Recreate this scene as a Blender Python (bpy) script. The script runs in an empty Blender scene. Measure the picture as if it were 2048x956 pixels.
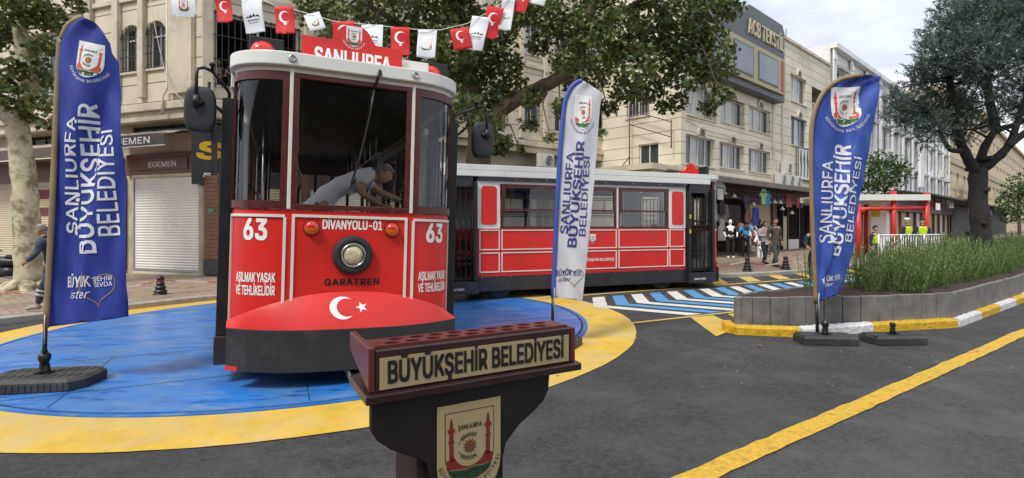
import bpy, bmesh, math, random
from mathutils import Vector, Matrix
from mathutils.geometry import tessellate_polygon
from math import sin, cos, pi, radians as R, atan2, hypot, sqrt

random.seed(11)
S = bpy.context.scene
COL = S.collection

# ------------------------------------------------------------ camera, light, exposure
cam = bpy.data.cameras.new("camera")
cam.sensor_width = 36.0
cam.lens = 36.0 * 1080 / 2048
cam.shift_y = -26 / 2048
cam.clip_end = 1500
cam.clip_start = 0.05
co = bpy.data.objects.new("camera", cam)
COL.objects.link(co)
co.location = (0, 0, 1.6)
co.rotation_euler = (R(90), 0, 0)
S.camera = co

SUN_EL, SUN_AZ = 52, 215          # azimuth clockwise from +Y: the sun stands behind the camera, a little to the left
sun = bpy.data.lights.new("sun", 'SUN')
sun.energy = 1.5
sun.angle = R(14)
sun.color = (1.0, 0.955, 0.88)
so = bpy.data.objects.new("sun", sun)
COL.objects.link(so)
so.rotation_euler = (R(90 - SUN_EL), 0, R(180 - SUN_AZ))

wd = bpy.data.worlds.new("World")
S.world = wd
wd.use_nodes = True
nt = wd.node_tree
for n_ in list(nt.nodes):
    nt.nodes.remove(n_)
out = nt.nodes.new('ShaderNodeOutputWorld')
sky = nt.nodes.new('ShaderNodeTexSky')
sky.sky_type = 'NISHITA'
sky.sun_disc = False
sky.sun_elevation = R(SUN_EL)
sky.sun_rotation = R(SUN_AZ)
bg = nt.nodes.new('ShaderNodeBackground')
bg.inputs[1].default_value = 0.12
nt.links.new(sky.outputs[0], bg.inputs[0])
tc = nt.nodes.new('ShaderNodeTexCoord')
mp = nt.nodes.new('ShaderNodeMapping')
mp.inputs['Scale'].default_value = (1.6, 1.6, 4.2)
mp.inputs['Rotation'].default_value = (0, R(14), R(20))
nt.links.new(tc.outputs['Generated'], mp.inputs[0])
nz = nt.nodes.new('ShaderNodeTexNoise')
nz.inputs['Scale'].default_value = 1.7
nz.inputs['Detail'].default_value = 7
nz.inputs['Roughness'].default_value = 0.52
nt.links.new(mp.outputs[0], nz.inputs['Vector'])
cr = nt.nodes.new('ShaderNodeValToRGB')
cr.color_ramp.elements[0].position = 0.34
cr.color_ramp.elements[0].color = (0.45, 0.495, 0.575, 1)
cr.color_ramp.elements[1].position = 0.64
cr.color_ramp.elements[1].color = (0.86, 0.885, 0.92, 1)
nt.links.new(nz.outputs[0], cr.inputs[0])
bgc = nt.nodes.new('ShaderNodeBackground')
bgc.inputs[1].default_value = 0.85
nt.links.new(cr.outputs[0], bgc.inputs[0])
mxs = nt.nodes.new('ShaderNodeMixShader')
nz2 = nt.nodes.new('ShaderNodeTexNoise')
nz2.inputs['Scale'].default_value = 2.3
nz2.inputs['Detail'].default_value = 5
nt.links.new(mp.outputs[0], nz2.inputs['Vector'])
cr2 = nt.nodes.new('ShaderNodeValToRGB')
cr2.color_ramp.elements[0].position = 0.30
cr2.color_ramp.elements[0].color = (0.72, 0.72, 0.72, 1)
cr2.color_ramp.elements[1].position = 0.46
cr2.color_ramp.elements[1].color = (1, 1, 1, 1)
nt.links.new(nz2.outputs[0], cr2.inputs[0])
nt.links.new(cr2.outputs[0], mxs.inputs[0])
nt.links.new(bg.outputs[0], mxs.inputs[1])
nt.links.new(bgc.outputs[0], mxs.inputs[2])
nt.links.new(mxs.outputs[0], out.inputs[0])

S.view_settings.view_transform = 'Standard'
S.view_settings.look = 'None'
S.view_settings.exposure = 0.88
S.view_settings.gamma = 1
S.view_settings.use_curve_mapping = False
S.cycles.max_bounces = 8
S.cycles.transparent_max_bounces = 16
S.cycles.caustics_reflective = False
S.cycles.caustics_refractive = False

# ------------------------------------------------------------ materials
MATS = {}


def mat(name, col, rough=0.6, metal=0.0, var=0.12, scale=4.0, bump=0.0, bscale=60.0, spec=0.5, dirt=None, dscale=1.5, coat=0.0, damt=(0.5, 0.7)):
    if name in MATS:
        return MATS[name]
    m = bpy.data.materials.new(name)
    m.use_nodes = True
    t = m.node_tree
    b = t.nodes['Principled BSDF']
    b.inputs['Roughness'].default_value = rough
    b.inputs['Metallic'].default_value = metal
    b.inputs['Specular IOR Level'].default_value = spec
    b.inputs['Coat Weight'].default_value = coat
    b.inputs['Coat Roughness'].default_value = 0.08
    c4 = (*col, 1)
    b.inputs['Base Color'].default_value = c4
    tc = t.nodes.new('ShaderNodeTexCoord')
    if var > 0:
        n = t.nodes.new('ShaderNodeTexNoise')
        n.inputs['Scale'].default_value = scale
        n.inputs['Detail'].default_value = 6
        n.inputs['Roughness'].default_value = 0.6
        t.links.new(tc.outputs['Object'], n.inputs['Vector'])
        r = t.nodes.new('ShaderNodeValToRGB')
        r.color_ramp.elements[0].position = 0.3
        r.color_ramp.elements[1].position = 0.7
        r.color_ramp.elements[0].color = tuple(max(0, x * (1 - var)) for x in col) + (1,)
        r.color_ramp.elements[1].color = tuple(min(1, x * (1 + var)) for x in col) + (1,)
        t.links.new(n.outputs[0], r.inputs[0])
        last = r.outputs[0]
        if dirt:
            n2 = t.nodes.new('ShaderNodeTexNoise')
            n2.inputs['Scale'].default_value = dscale
            n2.inputs['Detail'].default_value = 9
            n2.inputs['Roughness'].default_value = 0.68
            t.links.new(tc.outputs['Object'], n2.inputs['Vector'])
            r2 = t.nodes.new('ShaderNodeValToRGB')
            r2.color_ramp.elements[0].position = damt[0]
            r2.color_ramp.elements[1].position = damt[1]
            t.links.new(n2.outputs[0], r2.inputs[0])
            mx = t.nodes.new('ShaderNodeMixRGB')
            mx.inputs[2].default_value = (*dirt, 1)
            t.links.new(r2.outputs[0], mx.inputs[0])
            t.links.new(last, mx.inputs[1])
            last = mx.outputs[0]
        t.links.new(last, b.inputs['Base Color'])
        rm = t.nodes.new('ShaderNodeMath')
        rm.operation = 'MULTIPLY_ADD'
        rm.inputs[1].default_value = 0.16
        rm.inputs[2].default_value = max(0.02, rough - 0.08)
        t.links.new(n.outputs[0], rm.inputs[0])
        t.links.new(rm.outputs[0], b.inputs['Roughness'])
    if bump > 0:
        n3 = t.nodes.new('ShaderNodeTexNoise')
        n3.inputs['Scale'].default_value = bscale
        n3.inputs['Detail'].default_value = 4
        t.links.new(tc.outputs['Object'], n3.inputs['Vector'])
        bp = t.nodes.new('ShaderNodeBump')
        bp.inputs['Strength'].default_value = bump
        bp.inputs['Distance'].default_value = 0.02
        t.links.new(n3.outputs[0], bp.inputs['Height'])
        t.links.new(bp.outputs[0], b.inputs['Normal'])
    MATS[name] = m
    return m


def nodes_of(m):
    t = m.node_tree
    return t, t.nodes, t.links, t.nodes['Principled BSDF']


def glass(name, tint, base_refl=0.06, rough=0.02):
    """single-sheet pane: tinted see-through with a mirror reflection that grows at grazing angles"""
    m = bpy.data.materials.new(name)
    m.use_nodes = True
    t = m.node_tree
    t.nodes.clear()
    o = t.nodes.new('ShaderNodeOutputMaterial')
    tr = t.nodes.new('ShaderNodeBsdfTransparent')
    tr.inputs[0].default_value = (*tint, 1)
    gl = t.nodes.new('ShaderNodeBsdfGlossy')
    gl.inputs['Roughness'].default_value = rough
    gl.inputs['Color'].default_value = (0.9, 0.93, 0.95, 1)
    fr = t.nodes.new('ShaderNodeFresnel')
    fr.inputs[0].default_value = 1.5
    ma = t.nodes.new('ShaderNodeMath')
    ma.operation = 'MULTIPLY_ADD'
    ma.inputs[1].default_value = 1.0
    ma.inputs[2].default_value = base_refl - 0.04
    ma.use_clamp = True
    n = t.nodes.new('ShaderNodeTexNoise')
    n.inputs['Scale'].default_value = 1.4
    tc = t.nodes.new('ShaderNodeTexCoord')
    t.links.new(tc.outputs['Object'], n.inputs['Vector'])
    bp = t.nodes.new('ShaderNodeBump')
    bp.inputs['Strength'].default_value = 0.05
    t.links.new(n.outputs[0], bp.inputs['Height'])
    t.links.new(bp.outputs[0], gl.inputs['Normal'])
    mx = t.nodes.new('ShaderNodeMixShader')
    t.links.new(fr.outputs[0], ma.inputs[0])
    t.links.new(ma.outputs[0], mx.inputs[0])
    t.links.new(tr.outputs[0], mx.inputs[1])
    t.links.new(gl.outputs[0], mx.inputs[2])
    t.links.new(mx.outputs[0], o.inputs[0])
    MATS[name] = m
    return m


def leafmat(name, dark, light, rough=0.5, transl=0.25, yellow=None):
    m = bpy.data.materials.new(name)
    m.use_nodes = True
    t, N, K, b = nodes_of(m)
    g = N.new('ShaderNodeNewGeometry')
    r = N.new('ShaderNodeValToRGB')
    r.color_ramp.elements[0].color = (*dark, 1)
    r.color_ramp.elements[1].color = (*light, 1)
    if yellow:
        r.color_ramp.elements[1].position = 0.93
        e = r.color_ramp.elements.new(0.985)
        e.color = (*yellow, 1)
    K.new(g.outputs['Random Per Island'], r.inputs[0])
    K.new(r.outputs[0], b.inputs['Base Color'])
    b.inputs['Roughness'].default_value = rough
    b.inputs['Specular IOR Level'].default_value = 0.35
    tl = N.new('ShaderNodeBsdfTranslucent')
    K.new(r.outputs[0], tl.inputs[0])
    mx = N.new('ShaderNodeMixShader')
    mx.inputs[0].default_value = transl
    o = N['Material Output']
    K.new(b.outputs[0], mx.inputs[1])
    K.new(tl.outputs[0], mx.inputs[2])
    K.new(mx.outputs[0], o.inputs[0])
    MATS[name] = m
    return m


RED = mat('tram_red', (0.66, 0.020, 0.015), 0.42, var=0.07, scale=2, coat=0.10, spec=0.5, dirt=(0.42, 0.03, 0.022), dscale=1.6, damt=(0.5, 0.85))
WHITE = mat('cream_white', (0.74, 0.74, 0.70), 0.4, var=0.04, scale=2, dirt=(0.55, 0.53, 0.48), damt=(0.6, 0.85))
TRIM = mat('trim_white', (0.72, 0.69, 0.64), 0.5, var=0.05)
MAROON = mat('maroon_wood', (0.085, 0.014, 0.012), 0.38, var=0.3, scale=9, coat=0.15)
BLACKP = mat('black_panel', (0.026, 0.025, 0.030), 0.42, var=0.2, scale=5, dirt=(0.07, 0.063, 0.06), dscale=2.5, damt=(0.55, 0.85))
BLACK = mat('black_metal', (0.014, 0.014, 0.016), 0.4, var=0.2)
MIRROR_PL = mat('mirror_plastic', (0.028, 0.031, 0.037), 0.5, var=0.15, bump=0.1, bscale=300)
RUBBER = mat('rubber', (0.022, 0.022, 0.023), 0.75, var=0.25, scale=15, bump=0.2)
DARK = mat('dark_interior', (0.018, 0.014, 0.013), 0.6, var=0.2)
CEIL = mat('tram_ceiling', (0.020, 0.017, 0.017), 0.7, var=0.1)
WOOD = mat('bench_wood', (0.10, 0.045, 0.022), 0.45, var=0.3, scale=12)
STEEL = mat('steel', (0.45, 0.45, 0.46), 0.3, metal=1.0, var=0.1)
GALV = mat('galvanised', (0.38, 0.38, 0.38), 0.45, metal=0.8, var=0.15)
LETW = mat('letter_white', (0.86, 0.86, 0.86), 0.5, var=0.03)
LETK = mat('letter_black', (0.012, 0.011, 0.011), 0.5, var=0.05)
LAMPRED = mat('lamp_red', (0.62, 0.02, 0.012), 0.12, var=0.03, coat=0.7)
LAMPORANGE = mat('lamp_orange', (0.6, 0.13, 0.01), 0.12, var=0.03, coat=0.7)
LENS = mat('lamp_lens', (0.55, 0.47, 0.30), 0.12, var=0.25, scale=22, coat=0.8)
REFL = mat('reflector_red', (0.62, 0.03, 0.03), 0.25, var=0.08)
GLASS = glass('tram_glass', (0.95, 0.95, 0.95), 0.05)
SIDEGLASS = glass('tram_side_glass', (0.62, 0.64, 0.64), 0.05)
WINPANE = mat('window_pane', (0.035, 0.042, 0.05), 0.08, var=0.35, scale=0.7, spec=0.7)
CURTAIN = mat('window_curtain', (0.40, 0.40, 0.38), 0.3, var=0.25, scale=1.2, spec=0.6)
SKIN = mat('skin', (0.50, 0.28, 0.19), 0.5, var=0.1, scale=14)
HAIR = mat('hair', (0.018, 0.013, 0.011), 0.6, var=0.2, scale=30)
HAIRG = mat('hair_grey', (0.16, 0.15, 0.14), 0.65, var=0.2, scale=30)
BLUEFLAG = mat('flag_blue', (0.030, 0.052, 0.30), 0.55, var=0.10, scale=2.5, spec=0.3)
BLUEFLAG2 = mat('flag_blue_pale', (0.042, 0.088, 0.37), 0.55, var=0.10, scale=2.5, spec=0.3)
WHITEFLAG = mat('flag_white', (0.60, 0.61, 0.66), 0.65, var=0.05, scale=2.5)
GOLDTRIM = mat('flag_gold', (0.27, 0.19, 0.10), 0.55, var=0.15)
FLAGINK = mat('flag_navy_ink', (0.045, 0.050, 0.23), 0.6, var=0.05)
FLAGW = mat('flag_white_ink', (0.72, 0.74, 0.80), 0.6, var=0.05)
EMR = mat('emblem_red', (0.62, 0.085, 0.04), 0.55, var=0.08)
EMG = mat('emblem_green', (0.05, 0.15, 0.06), 0.55, var=0.1)
EMS = mat('emblem_sun', (0.40, 0.13, 0.04), 0.55, var=0.1)
EMW = mat('emblem_white', (0.78, 0.78, 0.78), 0.55, var=0.03)
TURK = mat('pennant_red', (0.60, 0.018, 0.018), 0.65, var=0.08, scale=3)
PENW = mat('pennant_white', (0.72, 0.74, 0.77), 0.65, var=0.05, scale=3)
SHUT_W = mat('shutter_white', (0.78, 0.755, 0.69), 0.5, var=0.06, scale=1.5, dirt=(0.42, 0.39, 0.33), dscale=0.9, damt=(0.58, 0.9))
SHUT_C = mat('shutter_cream', (0.56, 0.48, 0.33), 0.5, var=0.06, scale=1.5, dirt=(0.38, 0.32, 0.22), dscale=0.9, damt=(0.58, 0.9))
SHUT_M = mat('shutter_maroon', (0.17, 0.035, 0.055), 0.5, var=0.1)
BROWNWOOD = mat('brown_cladding', (0.15, 0.062, 0.034), 0.5, var=0.3, scale=5)
BROWNSIGN = mat('brown_sign', (0.082, 0.052, 0.045), 0.6, var=0.2, scale=2)
AWN = mat('awning_cloth', (0.33, 0.29, 0.235), 0.8, var=0.2, scale=3, bump=0.3, bscale=8)
AWND = mat('awning_dark', (0.10, 0.075, 0.068), 0.8, var=0.25, scale=3)
CONC = mat('planter_concrete', (0.185, 0.175, 0.165), 0.8, var=0.22, scale=5, bump=0.25, bscale=50, dirt=(0.11, 0.105, 0.10), dscale=3)
KERBST = mat('kerb_stone', (0.36, 0.34, 0.31), 0.8, var=0.2, scale=5, bump=0.2)
PAINTY = mat('paint_yellow_kerb', (0.66, 0.40, 0.018), 0.55, var=0.15, scale=9, bump=0.9, bscale=22, dirt=(0.50, 0.28, 0.02), dscale=6)
PAINTW = mat('paint_white_kerb', (0.70, 0.70, 0.69), 0.55, var=0.1, scale=9, bump=0.9, bscale=22, dirt=(0.42, 0.41, 0.4), dscale=7, damt=(0.55, 0.72))
SOIL = mat('soil', (0.045, 0.026, 0.019), 0.95, var=0.5, scale=22, bump=1.0, bscale=30)
LECT = mat('lectern_wood', (0.030, 0.012, 0.011), 0.33, var=0.3, scale=7, coat=0.25)
LECTTOP = mat('lectern_red_top', (0.115, 0.022, 0.020), 0.35, var=0.25, scale=9, coat=0.2)
LECTDARK = mat('lectern_dark_front', (0.013, 0.0085, 0.008), 0.45, var=0.3, scale=6)
GOLD = mat('gold_plate', (0.46, 0.365, 0.20), 0.42, metal=0.25, var=0.07, scale=3)
GOLDRED = mat('plate_red', (0.20, 0.022, 0.014), 0.5, var=0.1)
GOLDGREEN = mat('plate_green', (0.018, 0.050, 0.025), 0.5, var=0.1)
GOLDBROWN = mat('plate_sun', (0.15, 0.062, 0.022), 0.5, var=0.1)
REDPAINT = mat('shelter_red', (0.60, 0.035, 0.025), 0.4, var=0.08)
BASEPL = mat('flag_base_plastic', (0.035, 0.036, 0.038), 0.55, var=0.25, scale=9, bump=0.25, bscale=90, dirt=(0.12, 0.11, 0.10), dscale=4, damt=(0.55, 0.85))
CHAINR = mat('chain_red', (0.60, 0.06, 0.03), 0.5, var=0.1)
CHAINW = mat('chain_white', (0.72, 0.71, 0.68), 0.5, var=0.1)
ACW = mat('ac_casing', (0.62, 0.60, 0.55), 0.5, var=0.08)
HIVIS = mat('hi_vis', (0.55, 0.75, 0.02), 0.6, var=0.06)
YELLOWSIGN = mat('yellow_sign', (0.75, 0.44, 0.01), 0.5, var=0.05)
STICKER = mat('sticker_yellow', (0.70, 0.58, 0.03), 0.5, var=0.05)
GREYBOX = mat('grey_cladding', (0.080, 0.090, 0.105), 0.5, var=0.1, scale=1)
GOLDPANEL = mat('olive_gold_panel', (0.37, 0.315, 0.17), 0.5, var=0.08, scale=1)
WHITEPL = mat('white_plaster', (0.80, 0.80, 0.79), 0.75, var=0.08, scale=0.6, dirt=(0.52, 0.51, 0.49), dscale=0.5)
PVC = mat('pvc_frame', (0.66, 0.65, 0.60), 0.45, var=0.06)
IRON = mat('iron_bar', (0.022, 0.021, 0.022), 0.5, var=0.2)
IRONW = mat('iron_bar_pale', (0.50, 0.48, 0.43), 0.5, var=0.2)


def facade(name, col, groove, pitch, width, dirt, off=0.0, band=None):
    """plaster with dark joint lines at even heights; optional second-colour stone courses"""
    m = mat(name, col, 0.8, var=0.10, scale=0.7, bump=0.12, bscale=25, dirt=dirt, dscale=0.55, damt=(0.52, 0.8))
    t, N, K, b = nodes_of(m)
    tc = N.new('ShaderNodeTexCoord')
    sp = N.new('ShaderNodeSeparateXYZ')
    K.new(tc.outputs['Object'], sp.inputs[0])
    a = N.new('ShaderNodeMath'); a.operation = 'MULTIPLY_ADD'
    a.inputs[1].default_value = 1 / pitch; a.inputs[2].default_value = 20 + off
    K.new(sp.outputs[2], a.inputs[0])
    f = N.new('ShaderNodeMath'); f.operation = 'FRACT'
    K.new(a.outputs[0], f.inputs[0])
    l = N.new('ShaderNodeMath'); l.operation = 'LESS_THAN'
    l.inputs[1].default_value = width / pitch
    K.new(f.outputs[0], l.inputs[0])
    mx = N.new('ShaderNodeMixRGB')
    mx.inputs[2].default_value = (*groove, 1)
    src = b.inputs['Base Color'].links[0].from_socket
    K.new(l.outputs[0], mx.inputs[0])
    K.new(src, mx.inputs[1])
    K.new(mx.outputs[0], b.inputs['Base Color'])
    return m


BEIGE = facade('beige_facade', (0.61, 0.545, 0.415), (0.16, 0.13, 0.095), 0.62, 0.035, (0.37, 0.315, 0.22))
BEIGEP = mat('beige_plain', (0.57, 0.505, 0.39), 0.8, var=0.1, scale=1, dirt=(0.33, 0.275, 0.195), dscale=0.9, bump=0.1, bscale=25)
CREAM = facade('cream_facade', (0.72, 0.66, 0.53), (0.27, 0.22, 0.15), 0.55, 0.035, (0.52, 0.45, 0.33))
CREAMP = mat('cream_plain', (0.63, 0.565, 0.44), 0.8, var=0.1, scale=1, dirt=(0.45, 0.38, 0.27), dscale=0.9)
STONE = facade('tan_stone', (0.70, 0.54, 0.35), (0.42, 0.36, 0.28), 2.1, 0.42, (0.58, 0.44, 0.28))


def ground_mats():
    m = mat('asphalt', (0.043, 0.043, 0.046), 0.85, var=0.55, scale=22, bump=0.8, bscale=130, dirt=(0.088, 0.084, 0.079), dscale=1.1, damt=(0.45, 0.70))
    t, N, K, b = nodes_of(m)
    tc = N.new('ShaderNodeTexCoord')
    v = N.new('ShaderNodeTexVoronoi'); v.inputs['Scale'].default_value = 55
    K.new(tc.outputs['Object'], v.inputs['Vector'])
    l = N.new('ShaderNodeValToRGB')
    l.color_ramp.elements[0].position = 0.0; l.color_ramp.elements[0].color = (1, 1, 1, 1)
    l.color_ramp.elements[1].position = 0.13; l.color_ramp.elements[1].color = (0, 0, 0, 1)
    K.new(v.outputs['Distance'], l.inputs[0])
    n = N.new('ShaderNodeTexNoise'); n.inputs['Scale'].default_value = 9
    K.new(tc.outputs['Object'], n.inputs['Vector'])
    r = N.new('ShaderNodeValToRGB')
    r.color_ramp.elements[0].position = 0.54; r.color_ramp.elements[1].position = 0.66
    K.new(n.outputs[0], r.inputs[0])
    mu = N.new('ShaderNodeMath'); mu.operation = 'MULTIPLY'
    K.new(l.outputs[0], mu.inputs[0]); K.new(r.outputs[0], mu.inputs[1])
    mx = N.new('ShaderNodeMixRGB'); mx.inputs[2].default_value = (0.22, 0.21, 0.20, 1)
    src = b.inputs['Base Color'].links[0].from_socket
    K.new(mu.outputs[0], mx.inputs[0]); K.new(src, mx.inputs[1]); K.new(mx.outputs[0], b.inputs['Base Color'])
    o = mat('asphalt_old', (0.060, 0.059, 0.058), 0.88, var=0.5, scale=26, bump=0.9, bscale=110, dirt=(0.105, 0.10, 0.095), dscale=1.3, damt=(0.45, 0.7))
    d = mat('deck_blue', (0.028, 0.195, 0.62), 0.30, var=0.16, scale=1.1, dirt=(0.10, 0.23, 0.48), dscale=1.3, damt=(0.42, 0.66), spec=0.5)
    t, N, K, b = nodes_of(d)
    tc = N.new('ShaderNodeTexCoord')
    mp = N.new('ShaderNodeMapping'); mp.inputs['Scale'].default_value = (1.0, 3.4, 1); mp.inputs['Rotation'].default_value = (0, 0, R(24))
    K.new(tc.outputs['Object'], mp.inputs[0])
    n = N.new('ShaderNodeTexNoise'); n.inputs['Scale'].default_value = 1.5; n.inputs['Detail'].default_value = 8; n.inputs['Roughness'].default_value = 0.72
    K.new(mp.outputs[0], n.inputs['Vector'])
    r = N.new('ShaderNodeValToRGB')
    r.color_ramp.elements[0].position = 0.55; r.color_ramp.elements[1].position = 0.63
    K.new(n.outputs[0], r.inputs[0])
    mx = N.new('ShaderNodeMixRGB'); mx.inputs[2].default_value = (0.016, 0.085, 0.30, 1)
    src = b.inputs['Base Color'].links[0].from_socket
    K.new(r.outputs[0], mx.inputs[0]); K.new(src, mx.inputs[1])
    r3 = N.new('ShaderNodeValToRGB')
    r3.color_ramp.elements[0].position = 0.37; r3.color_ramp.elements[0].color = (1, 1, 1, 1)
    r3.color_ramp.elements[1].position = 0.30 + 0.03; r3.color_ramp.elements[1].color = (1, 1, 1, 1)
    r3.color_ramp.elements[0].position = 0.37; r3.color_ramp.elements[1].position = 0.46; r3.color_ramp.elements[1].color = (0, 0, 0, 1)
    K.new(n.outputs[0], r3.inputs[0])
    mx2 = N.new('ShaderNodeMixRGB'); mx2.inputs[2].default_value = (0.16, 0.27, 0.47, 1)
    K.new(r3.outputs[0], mx2.inputs[0]); K.new(mx.outputs[0], mx2.inputs[1])
    K.new(mx2.outputs[0], b.inputs['Base Color'])
    y = mat('road_yellow', (0.68, 0.43, 0.045), 0.7, var=0.16, scale=3, bump=0.55, bscale=120, dirt=(0.58, 0.46, 0.21), dscale=1.1, damt=(0.42, 0.64))
    t, N, K, b = nodes_of(y)
    tc = N.new('ShaderNodeTexCoord')
    n = N.new('ShaderNodeTexNoise'); n.inputs['Scale'].default_value = 26; n.inputs['Detail'].default_value = 8; n.inputs['Roughness'].default_value = 0.75
    K.new(tc.outputs['Object'], n.inputs['Vector'])
    r = N.new('ShaderNodeValToRGB'); r.color_ramp.elements[0].position = 0.60; r.color_ramp.elements[1].position = 0.73
    K.new(n.outputs[0], r.inputs[0])
    mx = N.new('ShaderNodeMixRGB'); mx.inputs[2].default_value = (0.24, 0.16, 0.05, 1)
    src = b.inputs['Base Color'].links[0].from_socket
    K.new(r.outputs[0], mx.inputs[0]); K.new(src, mx.inputs[1]); K.new(mx.outputs[0], b.inputs['Base Color'])
    w = mat('road_white', (0.68, 0.67, 0.62), 0.7, var=0.08, scale=3, bump=0.4, bscale=120, dirt=(0.46, 0.44, 0.40), dscale=2.5, damt=(0.5, 0.75))
    s = mat('road_blue', (0.085, 0.29, 0.57), 0.7, var=0.10, scale=3, bump=0.4, bscale=120, dirt=(0.12, 0.27, 0.45), dscale=2.5)
    p = mat('paving', (0.36, 0.27, 0.19), 0.8, var=0.15, scale=2, bump=0.2, bscale=30, dirt=(0.25, 0.19, 0.14), dscale=0.8)
    t, N, K, b = nodes_of(p)
    tc = N.new('ShaderNodeTexCoord')
    mp = N.new('ShaderNodeMapping'); mp.inputs['Rotation'].default_value = (0, 0, R(42))
    K.new(tc.outputs['Object'], mp.inputs[0])
    br = N.new('ShaderNodeTexBrick')
    br.inputs['Scale'].default_value = 1.6
    br.inputs['Color1'].default_value = (1.0, 1.0, 1.0, 1); br.inputs['Color2'].default_value = (0.68, 0.66, 0.66, 1)
    br.inputs['Mortar'].default_value = (0.55, 0.52, 0.5, 1); br.inputs['Mortar Size'].default_value = 0.012
    K.new(mp.outputs[0], br.inputs['Vector'])
    mx = N.new('ShaderNodeMixRGB'); mx.blend_type = 'MULTIPLY'; mx.inputs[0].default_value = 1
    src = b.inputs['Base Color'].links[0].from_socket
    K.new(src, mx.inputs[1]); K.new(br.outputs['Color'], mx.inputs[2]); K.new(mx.outputs[0], b.inputs['Base Color'])
    k = mat('bark_plane', (0.52, 0.475, 0.325), 0.85, var=0.15, scale=5, bump=0.4, bscale=14, dirt=(0.23, 0.20, 0.12), dscale=3.0, damt=(0.47, 0.58))
    t, N, K, b = nodes_of(k)
    tc = N.new('ShaderNodeTexCoord')
    n = N.new('ShaderNodeTexNoise'); n.inputs['Scale'].default_value = 4.5; n.inputs['Detail'].default_value = 6
    K.new(tc.outputs['Object'], n.inputs['Vector'])
    r = N.new('ShaderNodeValToRGB'); r.color_ramp.elements[0].position = 0.67; r.color_ramp.elements[1].position = 0.75
    K.new(n.outputs[0], r.inputs[0])
    mx = N.new('ShaderNodeMixRGB'); mx.inputs[2].default_value = (0.13, 0.105, 0.07, 1)
    src = b.inputs['Base Color'].links[0].from_socket
    K.new(r.outputs[0], mx.inputs[0]); K.new(src, mx.inputs[1]); K.new(mx.outputs[0], b.inputs['Base Color'])
    return m, o, d, y, w, s, p, k


ASPH, ASPHO, DECK, RYEL, RWHI, RBLU, PAVE, BARKP = ground_mats()
BARKD = mat('bark_dark', (0.030, 0.026, 0.024), 0.9, var=0.4, scale=12, bump=1.0, bscale=22)
BARKB = mat('bark_brown', (0.14, 0.105, 0.07), 0.9, var=0.3, scale=9, bump=0.7, bscale=18, dirt=(0.24, 0.20, 0.14), dscale=3)
LEAFP = leafmat('leaf_plane', (0.044, 0.068, 0.022), (0.20, 0.245, 0.078), 0.45, 0.34, yellow=(0.22, 0.20, 0.04))
LEAFC = leafmat('leaf_cedar', (0.038, 0.064, 0.050), (0.145, 0.205, 0.165), 0.6, 0.18)
LEAFR = leafmat('leaf_rosemary', (0.075, 0.135, 0.036), (0.24, 0.335, 0.115), 0.6, 0.2)
LEAFY = leafmat('leaf_young', (0.035, 0.075, 0.02), (0.10, 0.17, 0.045), 0.5, 0.25)

# ------------------------------------------------------------ helpers
def gz(x):
    """the street rises gently to the right"""
    return 0.0175 * min(max(x, -14.0), 1.5)


def at(x, y, Y):
    """pixel of the 2048 px photograph at depth Y -> metres"""
    return Vector(((x - 1024) / 1080 * Y, Y, 1.6 + (452 - y) / 1080 * Y))


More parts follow.
